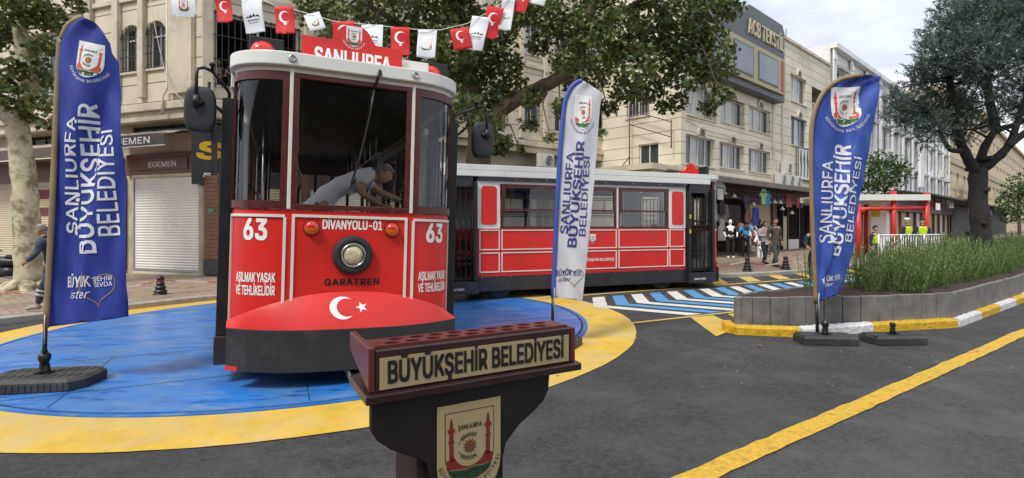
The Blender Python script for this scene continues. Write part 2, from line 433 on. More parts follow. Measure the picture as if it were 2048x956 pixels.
class MB:
    def __init__(s):
        s.v = []; s.f = []; s.mi = []; s.sm = []

    def add(s, vs, fs, m=0, smooth=False):
        o = len(s.v)
        s.v += [tuple(p) for p in vs]
        for f in fs:
            s.f.append([i + o for i in f]); s.mi.append(m); s.sm.append(smooth)
        return s

    def box(s, x0, y0, z0, x1, y1, z1, m=0, T=None):
        vs = [(x0, y0, z0), (x1, y0, z0), (x1, y1, z0), (x0, y1, z0), (x0, y0, z1), (x1, y0, z1), (x1, y1, z1), (x0, y1, z1)]
        if T is not None:
            vs = [T(*p) if callable(T) else T @ Vector(p) for p in vs]
        return s.add(vs, [(3, 2, 1, 0), (4, 5, 6, 7), (0, 1, 5, 4), (1, 2, 6, 5), (2, 3, 7, 6), (3, 0, 4, 7)], m)

    def tube(s, pts, r, n=8, m=0, caps=True, smooth=True, flat=1.0):
        pts = [Vector(p) for p in pts]
        rs = r if isinstance(r, (list, tuple)) else [r] * len(pts)
        vs = []; up = None
        for i, p in enumerate(pts):
            d = (pts[min(i + 1, len(pts) - 1)] - pts[max(i - 1, 0)])
            if d.length < 1e-9:
                d = Vector((0, 0, 1))
            d.normalize()
            if up is None:
                up = Vector((0, 0, 1)) if abs(d.z) < 0.9 else Vector((0, 1, 0))
            a = d.cross(up)
            if a.length < 1e-6:
                a = d.cross(Vector((1, 0, 0)))
            a.normalize()
            b = a.cross(d)
            up = b
            for k in range(n):
                t = 2 * pi * k / n
                vs.append(p + a * cos(t) * rs[i] + b * sin(t) * rs[i] * flat)
        fs = []
        for i in range(len(pts) - 1):
            for k in range(n):
                k2 = (k + 1) % n
                fs.append((i * n + k, i * n + k2, (i + 1) * n + k2, (i + 1) * n + k))
        s.add(vs, fs, m, smooth)
        if caps:
            o = len(s.v) - len(vs)
            s.f.append([o + k for k in range(n)][::-1]); s.mi.append(m); s.sm.append(False)
            s.f.append([o + (len(pts) - 1) * n + k for k in range(n)]); s.mi.append(m); s.sm.append(False)
        return s

    def lathe(s, prof, n=24, m=0, T=None, smooth=True):
        vs = []
        for r, z in prof:
            for k in range(n):
                t = 2 * pi * k / n
                p = (r * cos(t), r * sin(t), z)
                vs.append(T @ Vector(p) if T is not None else p)
        fs = []
        for i in range(len(prof) - 1):
            for k in range(n):
                k2 = (k + 1) % n
                fs.append((i * n + k, i * n + k2, (i + 1) * n + k2, (i + 1) * n + k))
        o = len(s.v)
        s.add(vs, fs, m, smooth)
        s.f.append([o + k for k in range(n)][::-1]); s.mi.append(m); s.sm.append(False)
        s.f.append([o + (len(prof) - 1) * n + k for k in range(n)]); s.mi.append(m); s.sm.append(False)
        return s

    def prism(s, poly, fn, d0, d1, m=0, smooth=False):
        """poly (a,b) extruded from d0 to d1; fn(a,b,d)->point"""
        n = len(poly)
        vs = [fn(a, b, d0) for a, b in poly] + [fn(a, b, d1) for a, b in poly]
        o = len(s.v)
        s.add(vs, [(i, (i + 1) % n, n + (i + 1) % n, n + i) for i in range(n)], m, smooth)
        s.f.append([o + i for i in range(n)][::-1]); s.mi.append(m); s.sm.append(False)
        s.f.append([o + n + i for i in range(n)]); s.mi.append(m); s.sm.append(False)
        return s

    def grid(s, nu, nv, fn, m=0, smooth=True, closed=False):
        vs = [fn(i / nu, j / nv) for j in range(nv + 1) for i in range(nu + (0 if closed else 1))]
        w = nu if closed else nu + 1
        fs = []
        for j in range(nv):
            for i in range(nu):
                i2 = (i + 1) % w
                fs.append((j * w + i, j * w + i2, (j + 1) * w + i2, (j + 1) * w + i))
        return s.add(vs, fs, m, smooth)

    def ribbon(s, pts, z0, z1, o0, o1, m=0, closed=False, smooth=False, T=None):
        """upright band along plan polyline pts, between heights and between outward offsets o0<o1 (outward = left-hand normal turned right)"""
        A = offs(pts, o0, closed); B = offs(pts, o1, closed)
        n = len(pts)
        vs = []
        for i in range(n):
            vs += [(*A[i], z0), (*B[i], z0), (*B[i], z1), (*A[i], z1)]
        if T:
            vs = [T(*p) for p in vs]
        fs = []
        rng = n if closed else n - 1
        o = len(s.v)
        for i in range(rng):
            j = (i + 1) % n
            for k in range(4):
                k2 = (k + 1) % 4
                fs.append((i * 4 + k, j * 4 + k, j * 4 + k2, i * 4 + k2))
        s.add(vs, fs, m, smooth)
        if not closed:
            s.f.append([o, o + 1, o + 2, o + 3]); s.mi.append(m); s.sm.append(False)
            e = o + (n - 1) * 4
            s.f.append([e + 3, e + 2, e + 1, e]); s.mi.append(m); s.sm.append(False)
        return s

    def build(s, name, mats, parent=None, bevel=0.0, seg=2, recalc=True, solid=0.0):
        me = bpy.data.meshes.new(name)
        me.from_pydata(s.v, [], s.f)
        if not isinstance(mats, (list, tuple)):
            mats = [mats]
        for m in mats:
            me.materials.append(m)
        me.polygons.foreach_set('material_index', s.mi)
        me.polygons.foreach_set('use_smooth', s.sm)
        me.update()
        if recalc:
            bm = bmesh.new(); bm.from_mesh(me)
            bmesh.ops.recalc_face_normals(bm, faces=bm.faces)
            bm.to_mesh(me); bm.free()
        o = bpy.data.objects.new(name, me)
        COL.objects.link(o)
        if parent:
            o.parent = parent
        if solid:
            md = o.modifiers.new('thickness', 'SOLIDIFY'); md.thickness = solid; md.offset = 0
        if bevel:
            md = o.modifiers.new('bevel', 'BEVEL')
            md.width = bevel; md.segments = seg; md.limit_method = 'ANGLE'; md.angle_limit = R(40)
            md.harden_normals = False
        return o


def offs(pts, d, closed=False):
    n = len(pts); out = []
    for i in range(n):
        p = pts[i]
        a = pts[(i - 1) % n] if (closed or i > 0) else None
        b = pts[(i + 1) % n] if (closed or i < n - 1) else None
        ns = []
        for q, r in ((a, p), (p, b)):
            if q is None or r is None:
                continue
            dx, dy = r[0] - q[0], r[1] - q[1]
            l = hypot(dx, dy) or 1
            ns.append((dy / l, -dx / l))
        nx = sum(k[0] for k in ns) / len(ns); ny = sum(k[1] for k in ns) / len(ns)
        l = hypot(nx, ny) or 1
        nx, ny = nx / l, ny / l
        c = max(0.4, nx * ns[0][0] + ny * ns[0][1])
        out.append((p[0] + nx * d / c, p[1] + ny * d / c))
    return out


def thing(name, label, cat, loc=(0, 0, 0), rz=0.0, group=None, ry=0.0, sc=1.0):
    o = bpy.data.objects.new(name, None)
    o.empty_display_size = 0.2
    COL.objects.link(o)
    o.location = loc; o.rotation_euler = (0, ry, rz); o.scale = (sc, sc, sc)
    o['label'] = label; o['category'] = cat
    if group:
        o['group'] = group
    return o


def tag(o, label, cat, group=None):
    o['label'] = label; o['category'] = cat
    if group:
        o['group'] = group
    return o


def struct(o, kind='structure'):
    o['kind'] = kind
    return o


def kids(o):
    return [c for c in bpy.data.objects if c.parent == o]


def copy_tree(o, parent=None):
    c = o.copy(); COL.objects.link(c)
    if parent:
        c.parent = parent
    for k in list(o.children):
        copy_tree(k, c)
    return c


# ---- text and flat artwork
TXT = {}


# letter outlines (advance, loops of x,y) on a 150-unit cap height
GLY = {'A':(141,[[5,0,59,150,81,150,137,0,116,0,85,89,78,110,68,141,72,141,63,109,56,89,25,0],[32,42,32,59,109,59,109,42]]),
       'B':(134,[[18,0,18,150,71,150,85,149,97,145,106,138,112,130,116,121,117,110,117,101,114,94,105,84,93,79,93,77,100,76,107,72,113,67,119,60,122,51,123,40,122,29,118,20,111,12,102,5,89,1,73,0],[37,17,72,17,87,18,97,24,103,31,105,40,104,48,101,54,96,60,90,64,82,67,73,68,37,68],[37,84,70,84,85,87,91,91,95,96,98,102,99,110,97,119,92,126,83,132,71,133,37,133]]),
       'C':(150,[[79,-2,66,-1,55,2,44,7,35,14,27,23,21,34,16,46,13,60,12,75,13,90,16,104,21,116,27,127,35,135,44,143,55,148,66,151,79,152,100,149,110,145,119,139,126,132,132,123,137,114,139,103,120,103,115,116,105,126,93,132,79,134,66,133,54,127,44,119,37,107,32,93,31,75,32,57,37,43,44,31,54,23,66,17,79,16,93,18,105,24,115,34,120,47,139,47,137,36,132,27,126,18,119,11,110,5,100,1,90,-1]]),
       'Ç':(150,[[79,-2,66,-1,55,2,44,7,35,14,27,23,21,34,16,46,13,60,12,75,13,90,16,104,21,116,27,127,35,135,44,143,55,148,66,151,79,152,100,149,110,145,119,139,126,132,132,123,137,114,139,103,120,103,115,116,105,126,93,132,79,134,66,133,54,127,44,119,37,107,32,93,31,75,32,57,37,43,44,31,54,23,66,17,79,16,93,18,105,24,115,34,120,47,139,47,137,36,132,27,126,18,119,11,110,5,100,1,90,-1],[67,-43,67,-33,79,-33,87,-31,89,-26,87,-21,79,-19,71,-19,74,4,83,4,83,-1,83,-10,92,-11,98,-14,101,-19,102,-26,101,-34,97,-39,90,-42,79,-43]]),
       'D':(148,[[65,0,28,0,28,17,63,17,80,19,94,24,104,32,112,44,116,58,118,75,116,92,112,106,104,118,94,126,81,131,65,133,27,133,27,150,66,150,80,149,93,146,104,141,118,130,128,115,132,103,135,90,136,75,135,60,132,47,128,35,121,25,113,16,103,9,92,4,79,1],[37,150,37,0,18,0,18,150]]),
       'E':(123,[[18,0,18,150,110,150,110,133,37,133,37,84,105,84,105,67,37,67,37,17,111,17,111,0]]),
       'F':(121,[[18,0,18,150,109,150,109,133,37,133,37,82,102,82,102,65,37,65,37,0]]),
       'G':(153,[[79,-2,66,-1,55,2,44,7,35,15,27,23,20,34,16,46,13,60,12,75,13,90,16,104,20,116,27,127,35,135,44,143,54,148,66,151,78,152,90,151,100,148,110,144,119,138,126,131,132,123,137,113,140,103,120,103,114,116,105,126,93,132,78,134,65,133,54,128,44,119,37,107,32,93,31,75,32,57,37,43,44,31,54,23,66,17,79,16,91,17,102,21,110,28,117,36,121,47,122,60,128,59,83,59,83,75,141,75,141,59,139,42,133,27,123,15,111,6,96,0]]),
       'H':(152,[[18,0,18,150,37,150,37,85,116,85,116,150,135,150,135,0,116,0,116,68,37,68,37,0]]),
       'I':(55,[[18,0,37,0,37,150,18,150]]),
       'İ':(55,[[18,0,37,0,37,150,18,150],[17,168,38,168,38,189,17,189]]),
       'J':(117,[[55,-2,37,1,22,10,15,19,11,30,10,43,10,51,29,51,29,43,31,31,36,22,44,16,55,15,65,16,73,22,78,31,80,43,80,150,99,150,99,43,98,30,94,19,87,10,72,1]]),
       'K':(138,[[31,43,31,64,41,77,51,89,62,101,107,150,132,150,68,81,67,81],[18,0,18,150,37,150,37,99,37,66,37,57,37,0],[110,0,55,76,67,91,132,0]]),
       'L':(116,[[18,0,18,150,37,150,37,17,107,17,107,0]]),
       'M':(185,[[18,0,18,150,45,150,82,55,85,47,88,36,92,25,95,14,91,14,94,24,97,36,101,47,104,55,140,150,167,150,167,0,149,0,149,86,149,96,149,109,149,122,149,135,151,135,147,121,142,107,138,95,134,86,101,0,84,0,50,86,47,95,43,106,38,120,33,135,35,135,35,123,36,110,36,97,36,86,36,0]]),
       'N':(154,[[18,0,18,150,40,150,101,54,107,44,114,31,122,16,119,16,118,32,118,46,118,57,118,150,137,150,137,0,114,0,60,86,52,98,44,112,32,133,35,134,36,113,37,97,37,86,37,0]]),
       'O':(157,[[79,-2,66,-1,55,2,44,7,35,14,27,23,21,34,16,46,13,60,12,75,13,90,16,104,21,116,27,127,35,135,44,143,55,148,66,151,79,152,91,151,103,148,113,143,122,135,130,127,137,116,142,104,144,90,145,75,144,60,142,46,137,34,130,23,122,14,113,7,103,2,91,-1],[79,16,91,17,103,22,113,31,120,42,125,57,127,75,125,93,120,108,113,119,103,128,91,133,79,134,66,133,54,128,45,119,37,107,32,93,31,75,32,57,37,43,45,31,54,22,66,17]]),
       'Ö':(157,[[79,-2,66,-1,55,2,44,7,35,14,27,23,21,34,16,46,13,60,12,75,13,90,16,104,21,116,27,127,35,135,44,143,55,148,66,151,79,152,91,151,103,148,113,143,122,135,130,127,137,116,142,104,144,90,145,75,144,60,142,46,137,34,130,23,122,14,113,7,103,2,91,-1],[79,16,91,17,103,22,113,31,120,42,125,57,127,75,125,93,120,108,113,119,103,128,91,133,79,134,66,133,54,128,45,119,37,107,32,93,31,75,32,57,37,43,45,31,54,22,66,17],[100,169,95,170,92,172,89,176,88,181,89,185,92,189,95,192,100,192,105,192,108,189,111,185,112,181,111,176,108,172,105,170],[58,169,53,170,49,172,46,176,46,181,46,185,49,189,53,192,58,192,62,192,66,189,69,185,69,181,69,176,66,172,62,170]]),
       'P':(131,[[18,0,18,150,69,150,85,148,98,144,108,136,115,127,119,115,121,102,119,90,115,78,108,69,98,61,85,56,69,55,32,55,32,71,69,71,79,72,88,76,94,80,98,87,101,94,102,102,101,111,98,118,94,125,88,129,79,132,68,133,37,133,37,0]]),
       'R':(132,[[18,0,18,150,70,150,85,149,98,144,108,137,115,128,119,117,121,104,119,91,115,80,108,71,98,64,85,60,70,58,28,58,28,75,69,75,79,76,88,79,94,83,98,89,101,96,102,104,101,112,98,119,94,125,88,130,79,132,69,133,37,133,37,0],[104,0,68,68,89,68,126,0]]),
       'S':(132,[[66,-3,51,-1,38,3,27,9,19,18,14,28,11,40,31,40,33,32,36,26,42,21,49,17,66,14,76,15,84,18,92,22,97,27,101,34,102,41,101,48,98,53,87,60,72,66,54,71,38,77,25,85,18,96,15,110,17,122,22,132,30,140,41,147,53,151,67,152,81,151,93,147,103,140,111,132,116,122,118,111,99,111,96,121,89,129,79,134,66,135,57,134,49,132,43,128,38,123,35,117,34,111,35,104,39,98,50,91,63,86,78,82,92,78,106,70,116,58,119,50,120,41,119,29,114,19,106,10,95,3,82,-1]]),
       'Ş':(132,[[66,-3,51,-1,38,3,27,9,19,18,14,28,11,40,31,40,33,32,36,26,42,21,49,17,66,14,76,15,84,18,92,22,97,27,101,34,102,41,101,48,98,53,87,60,72,66,54,71,38,77,25,85,18,96,15,110,17,122,22,132,30,140,41,147,53,151,67,152,81,151,93,147,103,140,111,132,116,122,118,111,99,111,96,121,89,129,79,134,66,135,57,134,49,132,43,128,38,123,35,117,34,111,35,104,39,98,50,91,63,86,78,82,92,78,106,70,116,58,119,50,120,41,119,29,114,19,106,10,95,3,82,-1],[55,-42,55,-32,67,-32,74,-30,77,-25,74,-20,67,-18,58,-18,61,5,71,5,71,0,71,-9,79,-10,85,-13,89,-18,90,-25,89,-33,84,-38,77,-41,67,-42]]),
       'T':(132,[[9,133,9,150,123,150,123,133,76,133,76,0,57,0,57,133]]),
       'U':(153,[[76,-2,60,-1,45,5,34,13,25,24,20,36,18,51,18,150,37,150,37,53,38,42,41,33,47,26,55,20,65,16,76,15,88,16,98,20,105,26,111,33,115,42,116,53,116,150,135,150,135,51,133,36,128,24,119,13,107,5,93,-1]]),
       'Ü':(153,[[76,-2,60,-1,45,5,34,13,25,24,20,36,18,51,18,150,37,150,37,53,38,42,41,33,47,26,55,20,65,16,76,15,88,16,98,20,105,26,111,33,115,42,116,53,116,150,135,150,135,51,133,36,128,24,119,13,107,5,93,-1],[98,169,93,170,89,172,86,176,86,181,86,185,89,189,93,192,98,192,102,192,106,189,109,185,109,181,109,176,106,172,102,170],[55,169,51,170,47,172,44,176,43,181,44,185,47,189,51,192,55,192,60,192,64,189,66,185,67,181,66,176,64,172,60,170]]),
       'V':(141,[[60,0,5,150,25,150,57,61,63,41,73,9,69,9,79,41,85,61,116,150,137,150,82,0]]),
       'Y':(139,[[60,0,60,61,5,150,27,150,57,102,66,86,74,68,66,68,74,86,83,102,112,150,134,150,79,61,79,0]]),
       'Z':(129,[[12,0,12,14,81,114,90,127,100,140,103,134,84,133,66,133,12,133,12,150,117,150,117,136,50,38,39,24,29,10,27,16,45,17,63,17,118,17,118,0]]),
       'a':(115,[[47,-3,37,-2,28,1,20,6,14,13,10,22,9,32,10,41,13,47,17,53,23,57,37,62,53,65,69,67,78,69,80,72,81,75,81,76,79,87,71,95,58,98,44,95,35,89,29,81,12,86,17,95,23,102,31,107,39,111,57,113,70,112,84,106,90,101,95,94,98,85,99,74,99,0,82,0,82,15,80,15,74,7,63,0],[50,13,60,14,67,17,73,22,78,27,80,34,81,41,81,56,77,54,68,52,59,50,52,50,40,47,31,41,28,37,27,31,30,21,38,15]]),
       'e':(119,[[63,-2,47,-1,34,5,24,14,16,25,12,39,10,55,12,71,16,85,24,97,34,106,46,112,61,113,78,110,87,106,94,101,100,93,105,83,108,71,109,57,109,50,22,50,22,65,100,65,91,60,90,70,88,79,83,87,77,93,70,96,61,97,51,96,43,92,37,87,32,79,29,71,28,62,28,52,29,41,33,31,38,24,45,18,53,15,63,14,75,16,84,21,90,31,108,27,104,19,99,12,92,6,83,1,74,-1]]),
       'i':(49,[[16,0,16,112,34,112,34,0],[25,131,20,131,16,134,13,138,12,142,13,147,16,151,20,154,25,154,30,154,34,151,36,147,37,142,36,138,34,134,30,131]]),
       'l':(56,[[41,-1,30,1,22,6,17,14,16,25,16,150,34,150,34,29,35,18,38,16,43,15,47,16,50,16,53,1,48,0]]),
       'n':(121,[[34,67,34,0,16,0,16,112,33,112,33,85,30,85,36,98,45,107,55,112,67,113,78,112,87,109,95,103,100,95,104,84,105,71,105,0,87,0,87,69,86,81,80,90,72,95,62,97,54,96,47,94,42,89,37,83,34,76]]),
       'o':(122,[[61,-2,47,-1,34,5,24,14,17,25,12,39,10,55,12,72,17,86,24,97,34,106,47,112,61,113,76,112,88,106,98,97,106,86,111,72,112,55,111,39,106,25,98,14,88,5,76,-1],[61,14,71,15,80,19,86,26,91,35,93,45,94,55,93,66,91,76,86,85,80,91,71,96,61,97,51,96,43,91,36,85,32,76,29,66,28,55,29,45,32,35,36,26,43,19,51,15]]),
       'r':(76,[[16,0,16,112,33,112,33,95,34,95,38,102,45,108,53,112,63,113,68,113,72,113,72,95,68,96,61,96,54,95,47,93,41,89,37,84,34,77,34,70,34,0]]),
       's':(108,[[54,-2,43,-2,33,1,25,5,18,11,13,19,10,28,28,31,31,23,37,18,44,14,53,13,64,15,72,18,77,24,79,30,78,36,75,40,70,43,63,46,44,50,31,55,21,61,16,70,14,81,15,90,19,98,26,104,34,109,44,112,55,113,66,112,75,110,82,106,88,100,96,85,79,82,76,88,72,93,65,97,55,98,46,97,39,93,34,88,32,82,33,76,37,72,51,66,68,62,81,57,90,51,96,42,98,31,96,22,92,14,85,7,77,2,66,-1]]),
       't':(67,[[60,112,60,96,2,96,2,112],[19,139,37,139,37,29,38,22,40,18,44,16,50,15,55,15,59,16,63,1,57,-1,50,-1,37,1,27,6,21,15,19,27]]),
       '0':(134,[[67,-2,51,0,38,7,28,18,20,33,17,46,15,60,14,75,15,90,17,104,20,116,28,132,38,143,51,150,67,152,82,150,95,143,106,132,113,116,117,104,119,90,119,75,119,60,117,46,113,33,106,18,95,7,82,0],[67,15,77,16,86,22,92,30,97,42,100,57,101,75,100,93,97,108,92,120,86,128,77,134,67,136,57,134,48,128,41,120,36,108,33,93,32,75,33,57,36,42,41,30,48,22,57,16]]),
       '1':(134,[[23,0,23,16,115,16,115,0],[81,150,81,0,63,0,63,132,62,132,25,106,25,126,58,150]]),
       '3':(134,[[64,-2,51,-1,39,3,29,9,21,17,15,27,13,39,32,39,34,32,37,26,42,21,49,17,64,15,81,18,88,22,93,27,96,34,97,43,96,51,93,58,88,64,81,69,71,72,59,73,46,73,46,88,85,132,85,133,21,133,21,150,110,150,110,136,62,82,62,85,78,85,91,81,102,75,109,66,114,55,116,43,114,30,109,19,101,10,91,4,79,-1]]),
       '6':(134,[[67,-2,54,0,42,4,32,12,25,22,20,34,19,48,20,59,24,70,40,100,74,150,95,150,44,77,43,77,49,85,58,91,69,93,82,91,93,87,102,80,109,71,113,59,115,46,113,33,108,21,101,12,91,4,80,0],[67,14,75,15,82,18,88,23,93,30,96,38,97,46,96,55,93,63,88,69,82,74,75,77,67,78,58,77,51,74,45,69,41,63,38,55,37,47,38,38,41,30,45,23,51,18,58,15]]),
       '-':(134,[[99,72,99,55,34,55,34,72]])}


def inside(p, lp):
    c = False
    for (x0, y0), (x1, y1) in zip(lp, lp[1:] + lp[:1]):
        if (y0 > p[1]) != (y1 > p[1]) and p[0] < (x1 - x0) * (p[1] - y0) / (y1 - y0) + x0:
            c = not c
    return c


LEV = {}


def text2d(s, bold=0.0, shear=0.0, space=1.0):
    """outline text as (verts, faces, width), cap height 1, centred on x, baseline y=0; LEV holds a level per face for strokes that cross"""
    k = (s, shear, space)
    if k in TXT:
        return TXT[k]
    vs = []; fs = []; lv = []
    x = 0
    for ch in s:
        if ch == ' ':
            x += 58; continue
        adv, loops = GLY[ch]
        lps = [[(l[2 * q], l[2 * q + 1]) for q in range(len(l) // 2)] for l in loops]
        hole = {}
        for a, la in enumerate(lps):
            for b, lb in enumerate(lps):
                if a != b and all(inside(p, lb) for p in la):
                    hole[a] = b
        n = 0
        for a, la in enumerate(lps):
            if a in hole:
                continue
            grp = [la] + [lps[q] for q in hole if hole[q] == a]
            o = len(vs)
            flat = [p for l in grp for p in l]
            vs += [((x + p[0]) / 150 + shear * p[1] / 150, p[1] / 150) for p in flat]
            for t in tessellate_polygon([[Vector((p[0], p[1], 0)) for p in l] for l in grp]):
                fs.append([o + q for q in t]); lv.append(n)
            n += 1
        x += adv * space
    x0 = min(p[0] for p in vs); x1 = max(p[0] for p in vs)
    r = ([(p[0] - (x0 + x1) / 2, p[1]) for p in vs], fs, x1 - x0)
    TXT[k] = r; LEV[id(fs)] = lv
    return r


BOLD = [(0, 0), (-1, -1), (1, 1), (-1, 1), (1, -1)]      # overlaid strokes thicken the letters


class Art:
    """flat layered artwork, cut finely and laid onto a surface"""
    def __init__(s):
        s.parts = []          # (verts2d, faces, mat, layer)

    def glyphs(s, q, fs, m, layer):
        lv = LEV[id(fs)]
        for l in range(max(lv) + 1):
            s.parts.append((q, [f for f, g in zip(fs, lv) if g == l], m, layer + .04 * l))

    def poly(s, pts, m, layer=1):
        s.parts.append((list(pts), [list(range(len(pts)))], m, layer)); return s

    def crescent(s, cx, cy, r, off, ri, m=0, layer=1, n=26):
        x = (off * off + r * r - ri * ri) / (2 * off)
        y = sqrt(max(0, r * r - x * x)); a = atan2(y, x); b = atan2(y, x - off)
        vs = []
        for i in range(n + 1):
            t = a + (2 * pi - 2 * a) * i / n; u = b + (2 * pi - 2 * b) * i / n
            vs += [(cx + r * cos(t), cy + r * sin(t)), (cx + off + ri * cos(u), cy + ri * sin(u))]
        s.parts.append((vs, [[2 * i, 2 * i + 2, 2 * i + 3, 2 * i + 1] if 0 < i < n - 1 else ([0, 2, 3] if i == 0 else [2 * i, 2 * i + 2, 2 * i + 1]) for i in range(n)], m, layer))
        return s

    def ellipse(s, cx, cy, rx, ry, m, layer=1, n=24):
        return s.poly([(cx + rx * cos(2 * pi * i / n), cy + ry * sin(2 * pi * i / n)) for i in range(n)], m, layer)

    def ring(s, pts, w, m, layer=1, closed=True):
        A = offs(pts, -w / 2, closed); B = offs(pts, w / 2, closed); n = len(pts)
        vs = A + B
        fs = [[i, (i + 1) % n, n + (i + 1) % n, n + i] for i in range(n if closed else n - 1)]
        s.parts.append((vs, fs, m, layer)); return s

    def text(s, t, m, width=None, h=0.1, x=0, y=0, bold=0.02, layer=2, shear=0.0, fn=None, space=1.0):
        vs, fs, w = text2d(t, bold, shear, space)
        sx = (width / w) if width else h
        for e, (dx, dy) in enumerate(BOLD if bold > .012 else BOLD[:1]):
            q = [(x + a * sx + dx * bold * min(h, sx) * 1.1, y + b * h + dy * bold * h * .8) for a, b in vs]
            if fn:
                q = [fn(*p) for p in q]
            s.glyphs(q, fs, m, layer + e * .12)
        return s

    def arctext(s, t, m, cx, cy, r, a0, a1, h, bold=0.02, layer=2):
        """letters on the lower arc, from angle a0 to a1 (degrees), tops towards the centre"""
        ws = [max(0.32, text2d(c, bold)[2]) + 0.22 if c != ' ' else 0.6 for c in t]
        tot = sum(ws); acc = 0
        for c, w in zip(t, ws):
            if c != ' ':
                a = R(a0 + (a1 - a0) * (acc + w / 2) / tot)
                vs, fs, _ = text2d(c, bold)
                ux, uy = -sin(a), cos(a)          # direction of increasing angle
                q = [(cx + (r - b * h) * cos(a) + p * h * ux * 1.0, cy + (r - b * h) * sin(a) + p * h * uy) for p, b in vs]
                s.glyphs(q, fs, m, layer)
                if bold > .02:
                    s.glyphs([(u + h * .035 * ux, v + h * .035 * uy) for u, v in q], fs, m, layer + .12)
            acc += w
        return s

    def lay(s, fn, name, mats, parent, step=0.0, lift=0.0012, xf=None):
        """fn(a,b,d)->point; xf places the art in (a,b) first"""
        bm = bmesh.new()
        for vs, fs, m, layer in s.parts:
            if xf:
                vs = [xf(*p) for p in vs]
            b2 = bmesh.new()
            bv = [b2.verts.new((p[0], p[1], 0)) for p in vs]
            for f in fs:
                try:
                    b2.faces.new([bv[i] for i in f])
                except ValueError:
                    pass
            bmesh.ops.delete(b2, geom=[v for v in b2.verts if not v.link_faces], context='VERTS')
            b2.normal_update()
            if step:
                bmesh.ops.triangulate(b2, faces=b2.faces, ngon_method='EAR_CLIP')
                for ax in (0, 1):
                    lo = min(v.co[ax] for v in b2.verts); hi = max(v.co[ax] for v in b2.verts)
                    k = math.ceil(lo / step) * step
                    while k < hi:
                        cop = [0, 0, 0]; cop[ax] = k; no = [0, 0, 0]; no[ax] = 1
                        bmesh.ops.bisect_plane(b2, geom=b2.verts[:] + b2.edges[:] + b2.faces[:], plane_co=cop, plane_no=no, dist=1e-5)
                        k += step
            mp = {}
            for v in b2.verts:
                mp[v] = bm.verts.new(fn(v.co.x, v.co.y, lift * (layer + 1)))
            for f in b2.faces:
                try:
                    nf = bm.faces.new([mp[v] for v in f.verts]); nf.material_index = m
                except ValueError:
                    pass
            b2.free()
        me = bpy.data.meshes.new(name)
        bm.to_mesh(me); bm.free()
        for m in mats:
            me.materials.append(m)
        o = bpy.data.objects.new(name, me)
        COL.objects.link(o)
        if parent:
            o.parent = parent
        return o


def star(cx, cy, r, rot=0.0, k=0.4, n=5):
    return [(cx + (r if i % 2 == 0 else r * k) * cos(rot + pi * i / n), cy + (r if i % 2 == 0 else r * k) * sin(rot + pi * i / n)) for i in range(2 * n)]


def shield(w, h0, h1, n=12, sh=0.0):
    """flat top at h0, round bottom to h1 (negative)"""
    pts = [(-w, h0), (w, h0)]
    yb = h1 + w * 1.1
    for i in range(n + 1):
        t = -pi * i / n
        pts.append((w * cos(t), yb + (yb - h1) * sin(t)))
    return pts


